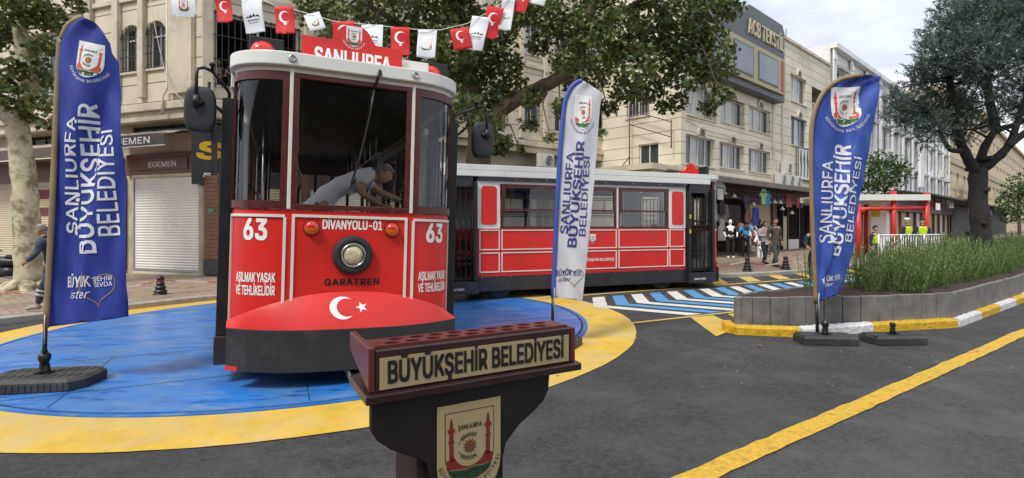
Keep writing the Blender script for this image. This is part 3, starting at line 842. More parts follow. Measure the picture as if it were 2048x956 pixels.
def emblem(txtcol=True, ring=True, arc_r=.60):
    """municipal shield: 0 ground, 1 red, 2 green, 3 dark, 4 sun, 5 ring text"""
    a = Art()
    a.poly(shield(0.40, 0.55, -0.50), 0, 0)
    inner = shield(0.355, 0.50, -0.455)
    # red arch with two minarets
    for sgn in (-1, 1):
        m = [(0.24, -0.16), (0.25, 0.10), (0.235, 0.11), (0.235, 0.135), (0.25, 0.145), (0.25, 0.24), (0.225, 0.27), (0.225, 0.30), (0.25, 0.30), (0.262, 0.40), (0.28, 0.465), (0.298, 0.40), (0.31, 0.30), (0.335, 0.30), (0.335, 0.27), (0.31, 0.24), (0.31, 0.145), (0.325, 0.135), (0.325, 0.11), (0.31, 0.10), (0.31, -0.16)]
        a.poly([(sgn * x, y) for x, y in m], 1, 1)
    arch = []
    for i in range(17):
        t = pi + pi * i / 16
        arch.append((0.245 * cos(t), -0.02 + 0.245 * sin(t)))
    a.poly([(-0.352, -0.14)] + arch[1:-1][:0] + [(-0.245, -0.10)] + arch[2:-2] + [(0.245, -0.10), (0.352, -0.14), (0.345, -0.26), (0.2, -0.285), (0.06, -0.27), (-0.08, -0.29), (-0.22, -0.275), (-0.345, -0.26)], 1, 1)
    g = [(-0.33, -0.275), (-0.22, -0.29), (-0.08, -0.305), (0.06, -0.285), (0.2, -0.30), (0.33, -0.275)]
    low = [(0.33 * cos(-pi * i / 10) , -0.275 + 0.18 * sin(-pi * i / 10)) for i in range(1, 10)]
    a.poly(g + low, 2, 1)
    a.ring([(-0.27, -0.345), (-0.1, -0.36), (0.05, -0.335), (0.22, -0.345)], 0.012, 3, 2, closed=False)
    # sun and wheat
    a.poly(star(0, 0.02, 0.115, 0.1, 0.6, 12), 4, 2)
    a.ellipse(0, 0.02, 0.072, 0.072, 4, 3, 16)
    for sgn in (1, -1):
        for i in range(6):
            t = sgn * pi / 2 + sgn * (0.75 - i * 0.24)
            cx, cy = 0.175 * cos(t), 0.02 + 0.165 * sin(t)
            for dd in (-0.014, 0.016):
                q = 0.6 * sgn
                c2, s2 = cos(t + pi / 2 + q), sin(t + pi / 2 + q)
                ccx, ccy = cx + dd * cos(t), cy + dd * sin(t)
                a.poly([(ccx + 0.026 * c2 * cos(u) - 0.009 * s2 * sin(u), ccy + 0.026 * s2 * cos(u) + 0.009 * c2 * sin(u)) for u in [pi * j / 4 for j in range(8)]], 2, 2)
        tt = [sgn * pi / 2 + sgn * (0.85 + 0.12 * i) for i in range(5)]
        a.ring([(0.175 * cos(t), 0.02 + 0.165 * sin(t)) for t in tt], 0.009, 2, 2, closed=False)
    a.text('ŞANLIURFA', 3, width=0.36, h=0.062, x=0, y=0.275, bold=0.025)
    if ring:
        a.arctext('BÜYÜKŞEHİR BELEDİYESİ', 5, 0, -0.05, arc_r, 198, 342, 0.072 if arc_r > .58 else .055, bold=0.03)
    return a


# ---- people
def skinmesh(J, edges, rad, root, sub=2):
    """joints J{name:Vector}, edges, radii -> (verts, faces) grown with the Skin modifier"""
    names = []
    for a, b in edges:
        for q in (a, b):
            if q not in names:
                names.append(q)
    me = bpy.data.meshes.new('t')
    me.from_pydata([J[q] for q in names], [(names.index(a), names.index(b)) for a, b in edges], [])
    o = bpy.data.objects.new('t', me)
    COL.objects.link(o)
    md = o.modifiers.new('s', 'SKIN'); md.use_smooth_shade = True
    md.branch_smoothing = 0.4
    sv = me.skin_vertices[0].data
    for i, q in enumerate(names):
        r = rad[q]
        sv[i].radius = r if isinstance(r, tuple) else (r, r)
        sv[i].use_root = (q == root)
    sb = o.modifiers.new('u', 'SUBSURF'); sb.levels = sub; sb.render_levels = sub
    dg = bpy.context.evaluated_depsgraph_get(); dg.update()
    m2 = bpy.data.meshes.new_from_object(o.evaluated_get(dg))
    vs = [v.co.copy() for v in m2.vertices]; fs = [list(p.vertices) for p in m2.polygons]
    bpy.data.objects.remove(o); bpy.data.meshes.remove(me); bpy.data.meshes.remove(m2)
    return vs, fs


BASEJ = dict(pelvis=(0, 0, .93), spine=(0, -.01, 1.12), chest=(0, 0, 1.32), neck=(0, .015, 1.47), headb=(0, 0, 1.56),
             shL=(-.19, .01, 1.41), elL=(-.25, .03, 1.13), wrL=(-.26, -.03, .88), haL=(-.26, -.05, .80),
             shR=(.19, .01, 1.41), elR=(.25, .03, 1.13), wrR=(.26, -.03, .88), haR=(.26, -.05, .80),
             hipL=(-.095, 0, .90), knL=(-.11, -.02, .49), anL=(-.11, .02, .09), toL=(-.12, -.14, .04),
             hipR=(.095, 0, .90), knR=(.11, -.02, .49), anR=(.11, .02, .09), toR=(.12, -.14, .04))
RAD = dict(pelvis=(.135, .105), spine=(.125, .095), chest=(.155, .105), neck=.055, headb=.055, shL=.066, elL=.044, wrL=.030, haL=.032,
           shR=.066, elR=.044, wrR=.030, haR=.032, hipL=.085, knL=.06, anL=.042, toL=.036, hipR=.085, knR=.06, anR=.042, toR=.036)
BODYE = [('pelvis', 'spine'), ('spine', 'chest'), ('chest', 'neck'), ('neck', 'headb'), ('chest', 'shL'), ('shL', 'elL'), ('elL', 'wrL'),
         ('chest', 'shR'), ('shR', 'elR'), ('elR', 'wrR'), ('pelvis', 'hipL'), ('hipL', 'knL'), ('knL', 'anL'),
         ('pelvis', 'hipR'), ('hipR', 'knR'), ('knR', 'anR'), ('anL', 'toL'), ('anR', 'toR')]


def head_geo(mb, c, F, U, size=1.0, m=0):
    """head with brow, nose, mouth, chin and ears; F is the facing direction, U up"""
    F = F.normalized(); Rr = F.cross(U).normalized(); U = Rr.cross(F).normalized()
    nu, nv = 24, 18

    def fn(u, v):
        th = 2 * pi * u; ph = pi * (v - 0.5)
        x = cos(ph) * sin(th); y = cos(ph) * cos(th); z = sin(ph)      # y to the face
        w = 0.076 * (1 - 0.16 * max(0, -z) ** 1.5)
        dd = 0.094 if y < 0 else 0.090
        px, py, pz = x * w, y * dd, z * 0.118
        if y > 0:
            k = max(0, y) ** 2
            py += 0.022 * math.exp(-((x / 0.16) ** 2) - ((z + 0.12) / 0.20) ** 2)          # nose
            py -= 0.012 * k * math.exp(-(((abs(x) - 0.36) / 0.16) ** 2) - ((z - 0.12) / 0.12) ** 2)   # eye sockets
            py += 0.006 * k * math.exp(-((x / 0.3) ** 2) - ((z + 0.48) / 0.07) ** 2)       # lips
            py += 0.012 * k * math.exp(-((x / 0.3) ** 2) - ((z + 0.80) / 0.15) ** 2)       # chin
            py += 0.005 * k * math.exp(-((z - 0.30) / 0.10) ** 2)                          # brow
        return c + (Rr * px + F * py + U * pz) * size
    mb.grid(nu, nv, fn, m, True, closed=True)
    for sg in (-1, 1):
        e = c + (Rr * sg * 0.078 - F * 0.008 - U * 0.005) * size

        def ear(u, v, e=e, sg=sg):
            th = 2 * pi * u; ph = pi * (v - 0.5)
            return e + (Rr * cos(ph) * sin(th) * 0.012 + F * (cos(ph) * cos(th) * 0.018) + U * sin(ph) * 0.03) * size
        mb.grid(8, 6, ear, m, True, closed=True)
    return F, Rr, U


def hair_geo(c, F, U, size=1.0, length=0.0, bald=False):
    mb = MB()
    F = F.normalized(); Rr = F.cross(U).normalized(); U = Rr.cross(F).normalized()

    def fn(u, v):
        th = 2 * pi * u
        front = cos(th)
        lo = 0.42 if front > 0.35 else (-0.25 - length if front < -0.1 else 0.05)
        lo = lo + (0.0)
        ph = math.asin(max(-0.98, min(0.98, lo))) * (1 - v) + pi / 2 * v * (0.45 if bald else 1)
        x = cos(ph) * sin(th); y = cos(ph) * cos(th); z = sin(ph)
        k = 1.09 + 0.03 * sin(9 * th + 5 * v)
        return c + (Rr * x * 0.077 * k + F * y * 0.095 * k + U * (z * 0.118 * k + 0.004)) * size
    mb.grid(24, 8, fn, 0, True, closed=True)
    return mb


def hand_geo(mb, w, d, palm_n, size=1.0, curl=0.5, m=0, thumb=1):
    """palm and five bent fingers; w wrist point, d direction of the hand, palm_n palm normal"""
    d = d.normalized(); s = d.cross(palm_n).normalized() * thumb; nrm = palm_n.normalized()
    mb.tube([w - d * .02 * size, w + d * .02 * size, w + d * .055 * size, w + d * .088 * size], [.028 * size, .033 * size, .039 * size, .036 * size], 8, m, flat=0.55)
    for i, (o, l) in enumerate(((-.030, .060), (-.010, .076), (.011, .080), (.031, .068))):
        p0 = w + (d * .080 + s * -o) * size
        a1 = d * cos(curl * .5) + nrm * sin(curl * .5)
        a2 = d * cos(curl * 1.3) + nrm * sin(curl * 1.3)
        a3 = d * cos(curl * 2.0) + nrm * sin(curl * 2.0)
        p1 = p0 + a1 * l * .45 * size; p2 = p1 + a2 * l * .32 * size; p3 = p2 + a3 * l * .25 * size
        mb.tube([p0, p1, p2, p3], [.0095 * size, .009 * size, .008 * size, .006 * size], 6, m)
    p0 = w + (d * .025 + s * .028) * size
    p1 = p0 + (d * .03 + s * .028 + nrm * .006) * size
    p2 = p1 + (d * .032 + s * .008 + nrm * .012) * size
    mb.tube([p0, p1, p2], [.013 * size, .011 * size, .008 * size], 6, m)


def person(label, loc, rz, pose=None, scale=1.0, top=None, bottom=None, shoes=None, sleeve='long', look=(0, -1, -.05), up=(0, 0, 1),
           hair=None, hairlen=0.0, bald=False, vest=None, hat=None, group=None, hands=True, coat=1.0, stripes=None, legs=True, watch=False):
    """local frame: the person faces -y"""
    t = thing('person', label, 'person', loc, rz, group, sc=scale)
    J = {k: Vector(v) for k, v in BASEJ.items()}
    for k, v in (pose or {}).items():
        J[k] = Vector(v)
    be = BODYE if legs else [e for e in BODYE if not any(q[:2] in ('kn', 'an', 'to') for q in e)]
    vs, fs = skinmesh(J, be, RAD, 'pelvis', 2)
    mb = MB(); mb.add(vs, fs, 0, True)
    F = Vector(look); U = Vector(up)
    hc = J['headb'] + U.normalized() * 0.075 + F.normalized() * 0.03
    head_geo(mb, hc, F, U)
    # eyes and brows
    Rr = F.normalized().cross(U).normalized(); U2 = Rr.cross(F.normalized())
    for sg in (-1, 1):
        e = hc + Rr * sg * .029 + F.normalized() * .079 + U2 * .014
        mb.grid(8, 6, lambda u, v, e=e: e + Rr * (.012 * cos(pi * (v - .5)) * sin(2 * pi * u)) + F.normalized() * (.008 * cos(pi * (v - .5)) * cos(2 * pi * u)) + U2 * (.007 * sin(pi * (v - .5))), 2, True, closed=True)
        e = hc + Rr * sg * .030 + F.normalized() * .083 + U2 * .036
        mb.tube([e - Rr * .016, e + U2 * .003, e + Rr * .016], .0045, 5, 1)
    e = hc + F.normalized() * .086 - U2 * .055
    mb.tube([e - Rr * .018 - F.normalized() * .004, e, e + Rr * .018 - F.normalized() * .004], .0045, 5, 3)
    if hands:
        for q, tb in (('L', 1), ('R', -1)):
            d = (J['wr' + q] - J['el' + q])
            pn = Vector((1, 0, 0)) if q == 'L' else Vector((-1, 0, 0))
            if abs(d.normalized().dot(pn)) > .8:
                pn = Vector((0, 0, -1))
            pn = (pn - d.normalized() * pn.dot(d.normalized())).normalized()
            hand_geo(mb, J['wr' + q], J['ha' + q] - J['wr' + q], pn, 1.0, 0.5, 0, tb)
    mb.build('body', [SKIN, HAIR, LETW, mat('lip', (.30, .10, .08), .5)], t, recalc=False)
    k = coat
    if top:
        tr = dict(RAD); inc = .016 * k
        tr = {q: ((r[0] + inc, r[1] + inc) if isinstance(r, tuple) else r + inc) for q, r in RAD.items()}
        tr['neck'] = .062; J2 = dict(J)
        J2['neck'] = J['chest'].lerp(J['neck'], .78)
        J2['hem'] = J['pelvis'] + (J['pelvis'] - J['spine']).normalized() * .11
        tr['hem'] = (.142 + inc, .112 + inc)
        E = [('hem', 'pelvis'), ('pelvis', 'spine'), ('spine', 'chest'), ('chest', 'neck')]
        for q in 'LR':
            if sleeve == 'long':
                J2['cu' + q] = J['el' + q].lerp(J['wr' + q], .93)
                E += [('chest', 'sh' + q), ('sh' + q, 'el' + q), ('el' + q, 'cu' + q)]
                tr['cu' + q] = .042; tr['el' + q] = .057
            else:
                J2['cu' + q] = J['sh' + q].lerp(J['el' + q], .68)
                E += [('chest', 'sh' + q), ('sh' + q, 'cu' + q)]
                tr['cu' + q] = .076; tr['sh' + q] = .082
        v2, f2 = skinmesh(J2, E, tr, 'pelvis', 2)
        rng = random.Random(3)
        v2 = [p + Vector((sin(p.z * 31 + p.x * 17), sin(p.z * 23 + p.y * 29 + 1), sin(p.x * 37))) * .0045 for p in v2]
        c = MB(); c.add(v2, f2, 0, True)
        c.build('jacket' if sleeve == 'long' else 'shirt', top, t, recalc=False)
        # collar
        col = MB(); nb = J['chest'].lerp(J['neck'], .86)
        ax = (J['headb'] - J['neck']).normalized()
        col.tube([nb, nb + ax * .045], [.082, .068], 14, 0, caps=False)
        col.build('collar', top, t, solid=.006)
    if bottom:
        tr = {q: ((r[0] + .020, r[1] + .020) if isinstance(r, tuple) else r + (.030 if q[:3] == 'hip' else .014)) for q, r in RAD.items()}
        J2 = dict(J); E = []
        for q in 'LR':
            if legs:
                J2['an' + q] = J['kn' + q].lerp(J['an' + q], .93)
                tr['an' + q] = .062
                E += [('pelvis', 'hip' + q), ('hip' + q, 'kn' + q), ('kn' + q, 'an' + q)]
            else:
                E += [('pelvis', 'hip' + q)]
        J2['waist'] = J['pelvis'].lerp(J['spine'], .45); tr['waist'] = (.138, .106)
        E += [('pelvis', 'waist')]
        v2, f2 = skinmesh(J2, E, tr, 'pelvis', 2)
        v2 = [p + Vector((sin(p.z * 27), sin(p.z * 33 + 1), 0)) * .004 for p in v2]
        c = MB(); c.add(v2, f2, 0, True)
        c.build('trousers', bottom, t, recalc=False)
    if shoes and legs:
        for q in 'LR':
            a, b = J['an' + q], J['to' + q]
            d = (b - a); d.z = 0
            d = d.normalized() if d.length > 1e-4 else Vector((0, -1, 0))
            c = MB()
            zf = min(a.z, b.z)
            c.tube([a - d * .05 + Vector((0, 0, -.03)), a + Vector((0, 0, -.02)), a.lerp(b, .6) + Vector((0, 0, .005)), b + d * .01, b + d * .06 + Vector((0, 0, -.005))], [.045, .058, .052, .046, .022], 10, 0, flat=.85)
            c.build('shoe', shoes, t)
    if stripes:
        for q in 'LR':
            for f in (.30, .48):
                c = MB()
                p = J['kn' + q].lerp(J['an' + q], f); d = (J['an' + q] - J['kn' + q]).normalized()
                c.tube([p - d * .022, p + d * .022], [.086, .083], 12, 0, caps=False)
                c.build('reflective_stripe', stripes, t, solid=.004)
    if vest:
        tr = {q: ((r[0] + .03, r[1] + .03) if isinstance(r, tuple) else r + .03) for q, r in RAD.items()}
        J2 = dict(J); J2['neck'] = J['chest'].lerp(J['neck'], .72); tr['neck'] = .08
        J2['shL'] = J['chest'].lerp(J['shL'], .9); J2['shR'] = J['chest'].lerp(J['shR'], .9); tr['shL'] = tr['shR'] = .098
        v2, f2 = skinmesh(J2, [('pelvis', 'spine'), ('spine', 'chest'), ('chest', 'neck'), ('chest', 'shL'), ('chest', 'shR')], tr, 'pelvis', 2)
        c = MB(); c.add(v2, f2, 0, True)
        c.build('vest', vest, t, recalc=False)
    if watch:
        p = J['elR'].lerp(J['wrR'], .95); d = (J['wrR'] - J['elR']).normalized()
        c = MB(); c.tube([p - d * .014, p + d * .014], .037, 14, 0)
        c.build('wrist_watch', BLACK, t)
    if hat:
        c = MB(); ax = U2; Fh = F.normalized()
        M4 = Matrix.Translation(hc + ax * .045)
        c.lathe([(.088, 0), (.094, .035), (.105, .075), (.07, .10), (.0, .105)], 20, 0, M4)
        c.tube([hc + ax * .05 + Fh * .07, hc + ax * .035 + Fh * .135], [.075, .05], 10, 0, flat=.16)
        c.build('cap', hat, t)
    elif hair:
        h = hair_geo(hc, F, U, 1.0, hairlen, bald)
        h.build('hair', hair, t, solid=.006)
    return t

# ------------------------------------------------------------ street surfaces (setting)
def drape(name, poly, dz, m, kind='structure', zfn=None, step=None):
    """flat outline laid on the street, cut where the street bends"""
    bm = bmesh.new()
    vs = [bm.verts.new((p[0], p[1], 0)) for p in poly]
    f = bm.faces.new(vs)
    bmesh.ops.triangulate(bm, faces=[f])
    for k in (-14.0, 1.5):
        bmesh.ops.bisect_plane(bm, geom=bm.verts[:] + bm.edges[:] + bm.faces[:], plane_co=(k, 0, 0), plane_no=(1, 0, 0), dist=1e-4)
    for v in bm.verts:
        v.co.z = gz(v.co.x) + dz
    bmesh.ops.recalc_face_normals(bm, faces=bm.faces)
    for f in bm.faces:
        if f.normal.z < 0:
            f.normal_flip()
    me = bpy.data.meshes.new(name); bm.to_mesh(me); bm.free()
    me.materials.append(m)
    o = bpy.data.objects.new(name, me); COL.objects.link(o)
    if kind:
        o['kind'] = kind
    return o


def merge(objs, name):
    """several painted pieces of one marking become one sheet"""
    bm = bmesh.new(); mats = []
    for o in objs:
        k = len(mats)
        mats.append(o.data.materials[0])
        n0 = len(bm.faces)
        bm.from_mesh(o.data)
        bm.faces.ensure_lookup_table()
        for f in bm.faces[n0:]:
            f.material_index = k
    me = bpy.data.meshes.new(name); bm.to_mesh(me); bm.free()
    um = []
    for m in mats:
        if m not in um:
            um.append(m)
    for m in um:
        me.materials.append(m)
    for p in me.polygons:
        p.material_index = um.index(mats[p.material_index])
    for o in objs:
        d = o.data; bpy.data.objects.remove(o); bpy.data.meshes.remove(d)
    o = bpy.data.objects.new(name, me); COL.objects.link(o); o['kind'] = 'structure'
    return o


drape('ground', [(-300, -200), (400, -200), (400, 500), (-300, 500)], -0.004, ASPH)

CX, CY, CR = -3.2, 9.09, 4.43
circ = lambda r, a: (CX + r * cos(a), CY + r * sin(a))


def ringsheet(name, r0, r1, dz, m, n=128, wob=0.0, rim=0.0):
    rng = random.Random(5)
    mb = MB(); vs = []; fs = []
    for i in range(n):
        a = 2 * pi * i / n
        w = wob * (sin(5 * a) * .5 + sin(13 * a + 1) * .3 + rng.uniform(-.3, .3))
        for r in (r0, r1 + w):
            x, y = circ(r, a)
            vs.append((x, y, gz(x) + dz))
    for i in range(n):
        j = (i + 1) % n
        fs.append((2 * i, 2 * i + 1, 2 * j + 1, 2 * j))
    mb.add(vs, fs)
    if rim:
        k = len(mb.v)
        mb.add([(p[0], p[1], p[2] - rim) for p in vs[1::2]] + [tuple(p) for p in vs[1::2]], [(i, (i + 1) % n, n + (i + 1) % n, n + i) for i in range(n)])
    return mb


# turntable: rim ring, dark gap and the blue deck, laid in the street
tt = thing('turntable', 'round blue painted steel turntable in the street under the front tram', 'turntable', (CX, CY, gz(CX)))


def rel(mb, o):
    l = o.location
    mb.v = [(p[0] - l.x, p[1] - l.y, p[2] - l.z) for p in mb.v]
    return mb


rel(ringsheet('rim', 4.36, CR, 0.012, DECK, rim=0.012), tt).build('rim', mat('deck_rim', (0.022, 0.15, 0.46), 0.45, var=0.2, scale=3, dirt=(0.16, 0.24, 0.36), dscale=4), tt)
rel(ringsheet('gap', 4.33, 4.36, 0.004, DECK), tt).build('gap', mat('gap_dark', (0.01, 0.012, 0.03), 0.8, var=0.1), tt)
dk = MB()
n = 96
seams = R(24 + 6)
dk.add([(CX, CY, gz(CX) + 0.014)] + [(circ(4.33, 2 * pi * i / n)[0], circ(4.33, 2 * pi * i / n)[1], gz(circ(4.33, 2 * pi * i / n)[0]) + 0.014) for i in range(n)],
       [(0, 1 + i, 1 + (i + 1) % n) for i in range(n)])
dk.add([(p[0], p[1], p[2] - 0.010) for p in dk.v[1:]] + dk.v[1:], [(i, (i + 1) % n, n + (i + 1) % n, n + i) for i in range(n)])
rel(dk, tt).build('deck', DECK, tt)
sm = MB()
ca, sa = cos(R(23.3)), sin(R(23.3))
for off in (-2.95, -1.3, 1.3, 2.95):
    half = sqrt(4.3 ** 2 - off ** 2)
    for side in (0,):
        p = [(CX + ca * t + sa * (0) - sa * off * 1.0, CY + sa * t + ca * off) for t in (-half, half)]
        w = 0.006
        q = [(p[0][0] + sa * w, p[0][1] - ca * w), (p[1][0] + sa * w, p[1][1] - ca * w), (p[1][0] - sa * w, p[1][1] + ca * w), (p[0][0] - sa * w, p[0][1] + ca * w)]
        sm.add([(x, y, gz(x) + 0.017) for x, y in q], [(0, 1, 2, 3)])
for k in (-2.6, -0.4, 2.0):
    p = [(CX + ca * k - sa * t, CY + sa * k + ca * t) for t in (-sqrt(4.3 ** 2 - k * k), -1.31)]
    w = 0.004
    q = [(p[0][0] - ca * w, p[0][1] - sa * w), (p[0][0] + ca * w, p[0][1] + sa * w), (p[1][0] + ca * w, p[1][1] + sa * w), (p[1][0] - ca * w, p[1][1] - sa * w)]
    sm.add([(x, y, gz(x) + 0.0175) for x, y in q], [(0, 1, 2, 3)])
rel(sm, tt).build('plate_seam', mat('seam_dark', (0.010, 0.035, 0.11), 0.7, var=0.1), tt)
yr = ringsheet('road_marking', CR + .002, 5.17, 0.004, RYEL, n=256, wob=0.018).build('road_marking', RYEL)
struct(yr)

# direction frame of the painted band beside the turntable
AX = (0.881, 0.473); NX = (-0.473, 0.881)


def sn(s, n):
    return (AX[0] * s + NX[0] * n, AX[1] * s + NX[1] * n)


def bar(s0, n0, s1, n1, w):
    dx, dy = s1 - s0, n1 - n0; l = hypot(dx, dy); ux, uy = -dy / l * w / 2, dx / l * w / 2
    return [sn(s0 + ux, n0 + uy), sn(s1 + ux, n1 + uy), sn(s1 - ux, n1 - uy), sn(s0 - ux, n0 - uy)]


pieces = []
for i in range(26):
    s0 = 6.37 + i * 0.545; th = 0.33
    m = RWHI if i % 2 == 0 else RBLU
    up = 9.62; lo = 6.90
    pieces.append(drape('m', [sn(s0, 8.5), sn(s0 + .80, up), sn(s0 + .80 + th, up), sn(s0 + th, 8.5)][::-1], 0.004, m))
    pieces.append(drape('m', [sn(s0, 8.5), sn(s0 + th, 8.5), sn(s0 + .86 + th, lo), sn(s0 + .86, lo)][::-1], 0.004, m))
merge(pieces, 'chevron_marking')
pieces = [drape('m', bar(5.7, 6.79, 9.2, 6.79, 0.09), 0.004, RYEL), drape('m', bar(6.2, 10.05, 30, 10.05, 0.14), 0.004, RYEL),
          drape('m', bar(11.5, 12.6, 34, 12.6, 0.14), 0.004, RYEL)]
P = lambda x, y: (lambda Y: ((x - 1024) / 1080 * Y, Y))(1.574 / ((y - 452) / 1080))
pieces.append(drape('m', [P(1381, 635), P(1426, 631), P(1479, 655), P(1432, 673)][::-1], 0.004, RYEL))
pieces.append(drape('m', [P(1455, 628.5), P(1490, 624), P(1500, 642), P(1482, 641)][::-1], 0.004, RYEL))
for i in range(16):
    s0 = 9.0 + i * 1.35
    pieces.append(drape('m', [sn(s0, 10.25), sn(s0 + .55, 10.25), sn(s0 + .55 + 1.9, 12.5), sn(s0 + 1.9, 12.5)][::-1], 0.004, RYEL))
merge(pieces, 'yellow_hatch_marking')
# long yellow edge line, slightly wavering, in the foreground
cl = [(-1.2, 1.75), (-.2, 2.45), (1.14, 3.38), (2.80, 4.56), (4.60, 5.85), (6.1, 6.93), (7.57, 7.99), (9.6, 9.35), (13.5, 12.3), (22, 18.9)]


def smooth_line(p, k=10):
    o = []
    for i in range(len(p) - 1):
        a, b, c, d = p[max(0, i - 1)], p[i], p[i + 1], p[min(len(p) - 1, i + 2)]
        for j in range(k):
            t = j / k
            o.append(tuple(.5 * ((2 * b[q]) + (-a[q] + c[q]) * t + (2 * a[q] - 5 * b[q] + 4 * c[q] - d[q]) * t * t + (-a[q] + 3 * b[q] - 3 * c[q] + d[q]) * t ** 3) for q in (0, 1)))
    o.append(p[-1]); return o


cs = smooth_line(cl, 14)
rg = random.Random(9)
L_, R_ = offs(cs, -.085), offs(cs, .085)
L_ = [(p[0] + rg.uniform(-.008, .008), p[1] + rg.uniform(-.008, .008)) for p in L_]
R_ = [(p[0] + rg.uniform(-.008, .008), p[1] + rg.uniform(-.008, .008)) for p in R_]
yl = MB()
nn = len(cs)
yl.add([(x, y, gz(x) + .004) for x, y in L_ + R_], [(i, i + 1, nn + i + 1, nn + i) for i in range(nn - 1)])
struct(yl.build('yellow_road_line', mat('line_yellow', (0.66, 0.40, 0.035), 0.7, var=0.22, scale=30, bump=0.7, bscale=110, dirt=(0.30, 0.20, 0.05), dscale=14, damt=(0.52, 0.72))))
# older coarse asphalt on the near side of the line, with a ragged seam
old = offs(cs, .10)
old = [(p[0], p[1] - .03 * rg.random()) for i, p in enumerate(old)]
drape('old_asphalt', old + [(30, 19), (30, -3), (-1.0, -3)], 0.0015, ASPHO)
# raised pavement with kerb stones along the far side
KL = smooth_line([(-22, -4), (-14, 4.6), (-10.6, 7.9), (-9.1, 9.75), (-7.9, 11.25), (-6.76, 12.65), (-5.0, 14.25), (-2.4, 15.6), (1.2, 16.1), (4.4, 16.3), (6.3, 16.35), (9.5, 17.85), (14, 21.3), (24, 30.4), (60, 64), (110, 112)], 6)
mbk = MB(); nk = len(KL)
ko, ki = offs(KL, .0), offs(KL, -.16)
for lst, z0, z1 in ((0, 0, 0),):
    vs = []
    for i in range(nk):
        g = gz(KL[i][0])
        vs += [(ko[i][0], ko[i][1], g - .05), (ko[i][0], ko[i][1], g + .10), (ko[i][0] * .8 + ki[i][0] * .2, ko[i][1] * .8 + ki[i][1] * .2, g + .125), (ki[i][0], ki[i][1], g + .125)]
    fs = []
    for i in range(nk - 1):
        for k in range(3):
            fs.append((i * 4 + k, (i + 1) * 4 + k, (i + 1) * 4 + k + 1, i * 4 + k + 1))
    mbk.add(vs, fs)
struct(mbk.build('kerb', KERBST))
mbp = MB()
far = [(p[0] - 60, p[1] + 75) for p in ki]
mbp.add([(p[0], p[1], gz(p[0]) + .122) for p in ki] + [(q[0], q[1], gz(p[0]) + .122) for p, q in zip(ki, far)], [(i, i + 1, nk + i + 1, nk + i) for i in range(nk - 1)])
struct(mbp.build('pavement', PAVE))


# ------------------------------------------------------------ tram
class Path:
    def __init__(s, pts):
        s.p = pts; s.c = [0]
        for a, b in zip(pts, pts[1:]):
            s.c.append(s.c[-1] + hypot(b[0] - a[0], b[1] - a[1]))
        s.len = s.c[-1]

    def at(s, d, o=0.0):
        i = 0
        while i < len(s.p) - 2 and s.c[i + 1] < d:
            i += 1
        a, b = s.p[i], s.p[i + 1]; l = s.c[i + 1] - s.c[i] or 1
        t = (d - s.c[i]) / l
        # smooth normal
        def nrm(k):
            q, r = s.p[max(0, k - 1)], s.p[min(len(s.p) - 1, k + 1)]
            dx, dy = r[0] - q[0], r[1] - q[1]; m = hypot(dx, dy) or 1
            return dy / m, -dx / m
        n0, n1 = nrm(i), nrm(i + 1)
        nx, ny = n0[0] + (n1[0] - n0[0]) * t, n0[1] + (n1[1] - n0[1]) * t
        return a[0] + (b[0] - a[0]) * t + nx * o, a[1] + (b[1] - a[1]) * t + ny * o

    def sub(s, d0, d1, n=12):
        return [s.at(d0 + (d1 - d0) * i / n) for i in range(n + 1)]


def rrect(x0, z0, x1, z1, r, n=5):
    o = []
    for cx, cz, a in ((x1 - r, z1 - r, 0), (x0 + r, z1 - r, 90), (x0 + r, z0 + r, 180), (x1 - r, z0 + r, 270)):
        for i in range(n + 1):
            t = R(a + 90 * i / n); o.append((cx + r * cos(t), cz + r * sin(t)))
    return o


def frame2d(mb, fn, x0, z0, x1, z1, w, d0, d1, m=0):
    """rectangular frame from four butted bars"""
    for a, b, c, d in ((x0, z0, x1, z0 + w), (x0, z1 - w, x1, z1), (x0, z0 + w, x0 + w, z1 - w), (x1 - w, z0 + w, x1, z1 - w)):
        mb.prism([(a, b), (c, b), (c, d), (a, d)], fn, d0, d1, m)


TW, Tw, TA, TC = 1.15, 0.60, 0.55, 0.42


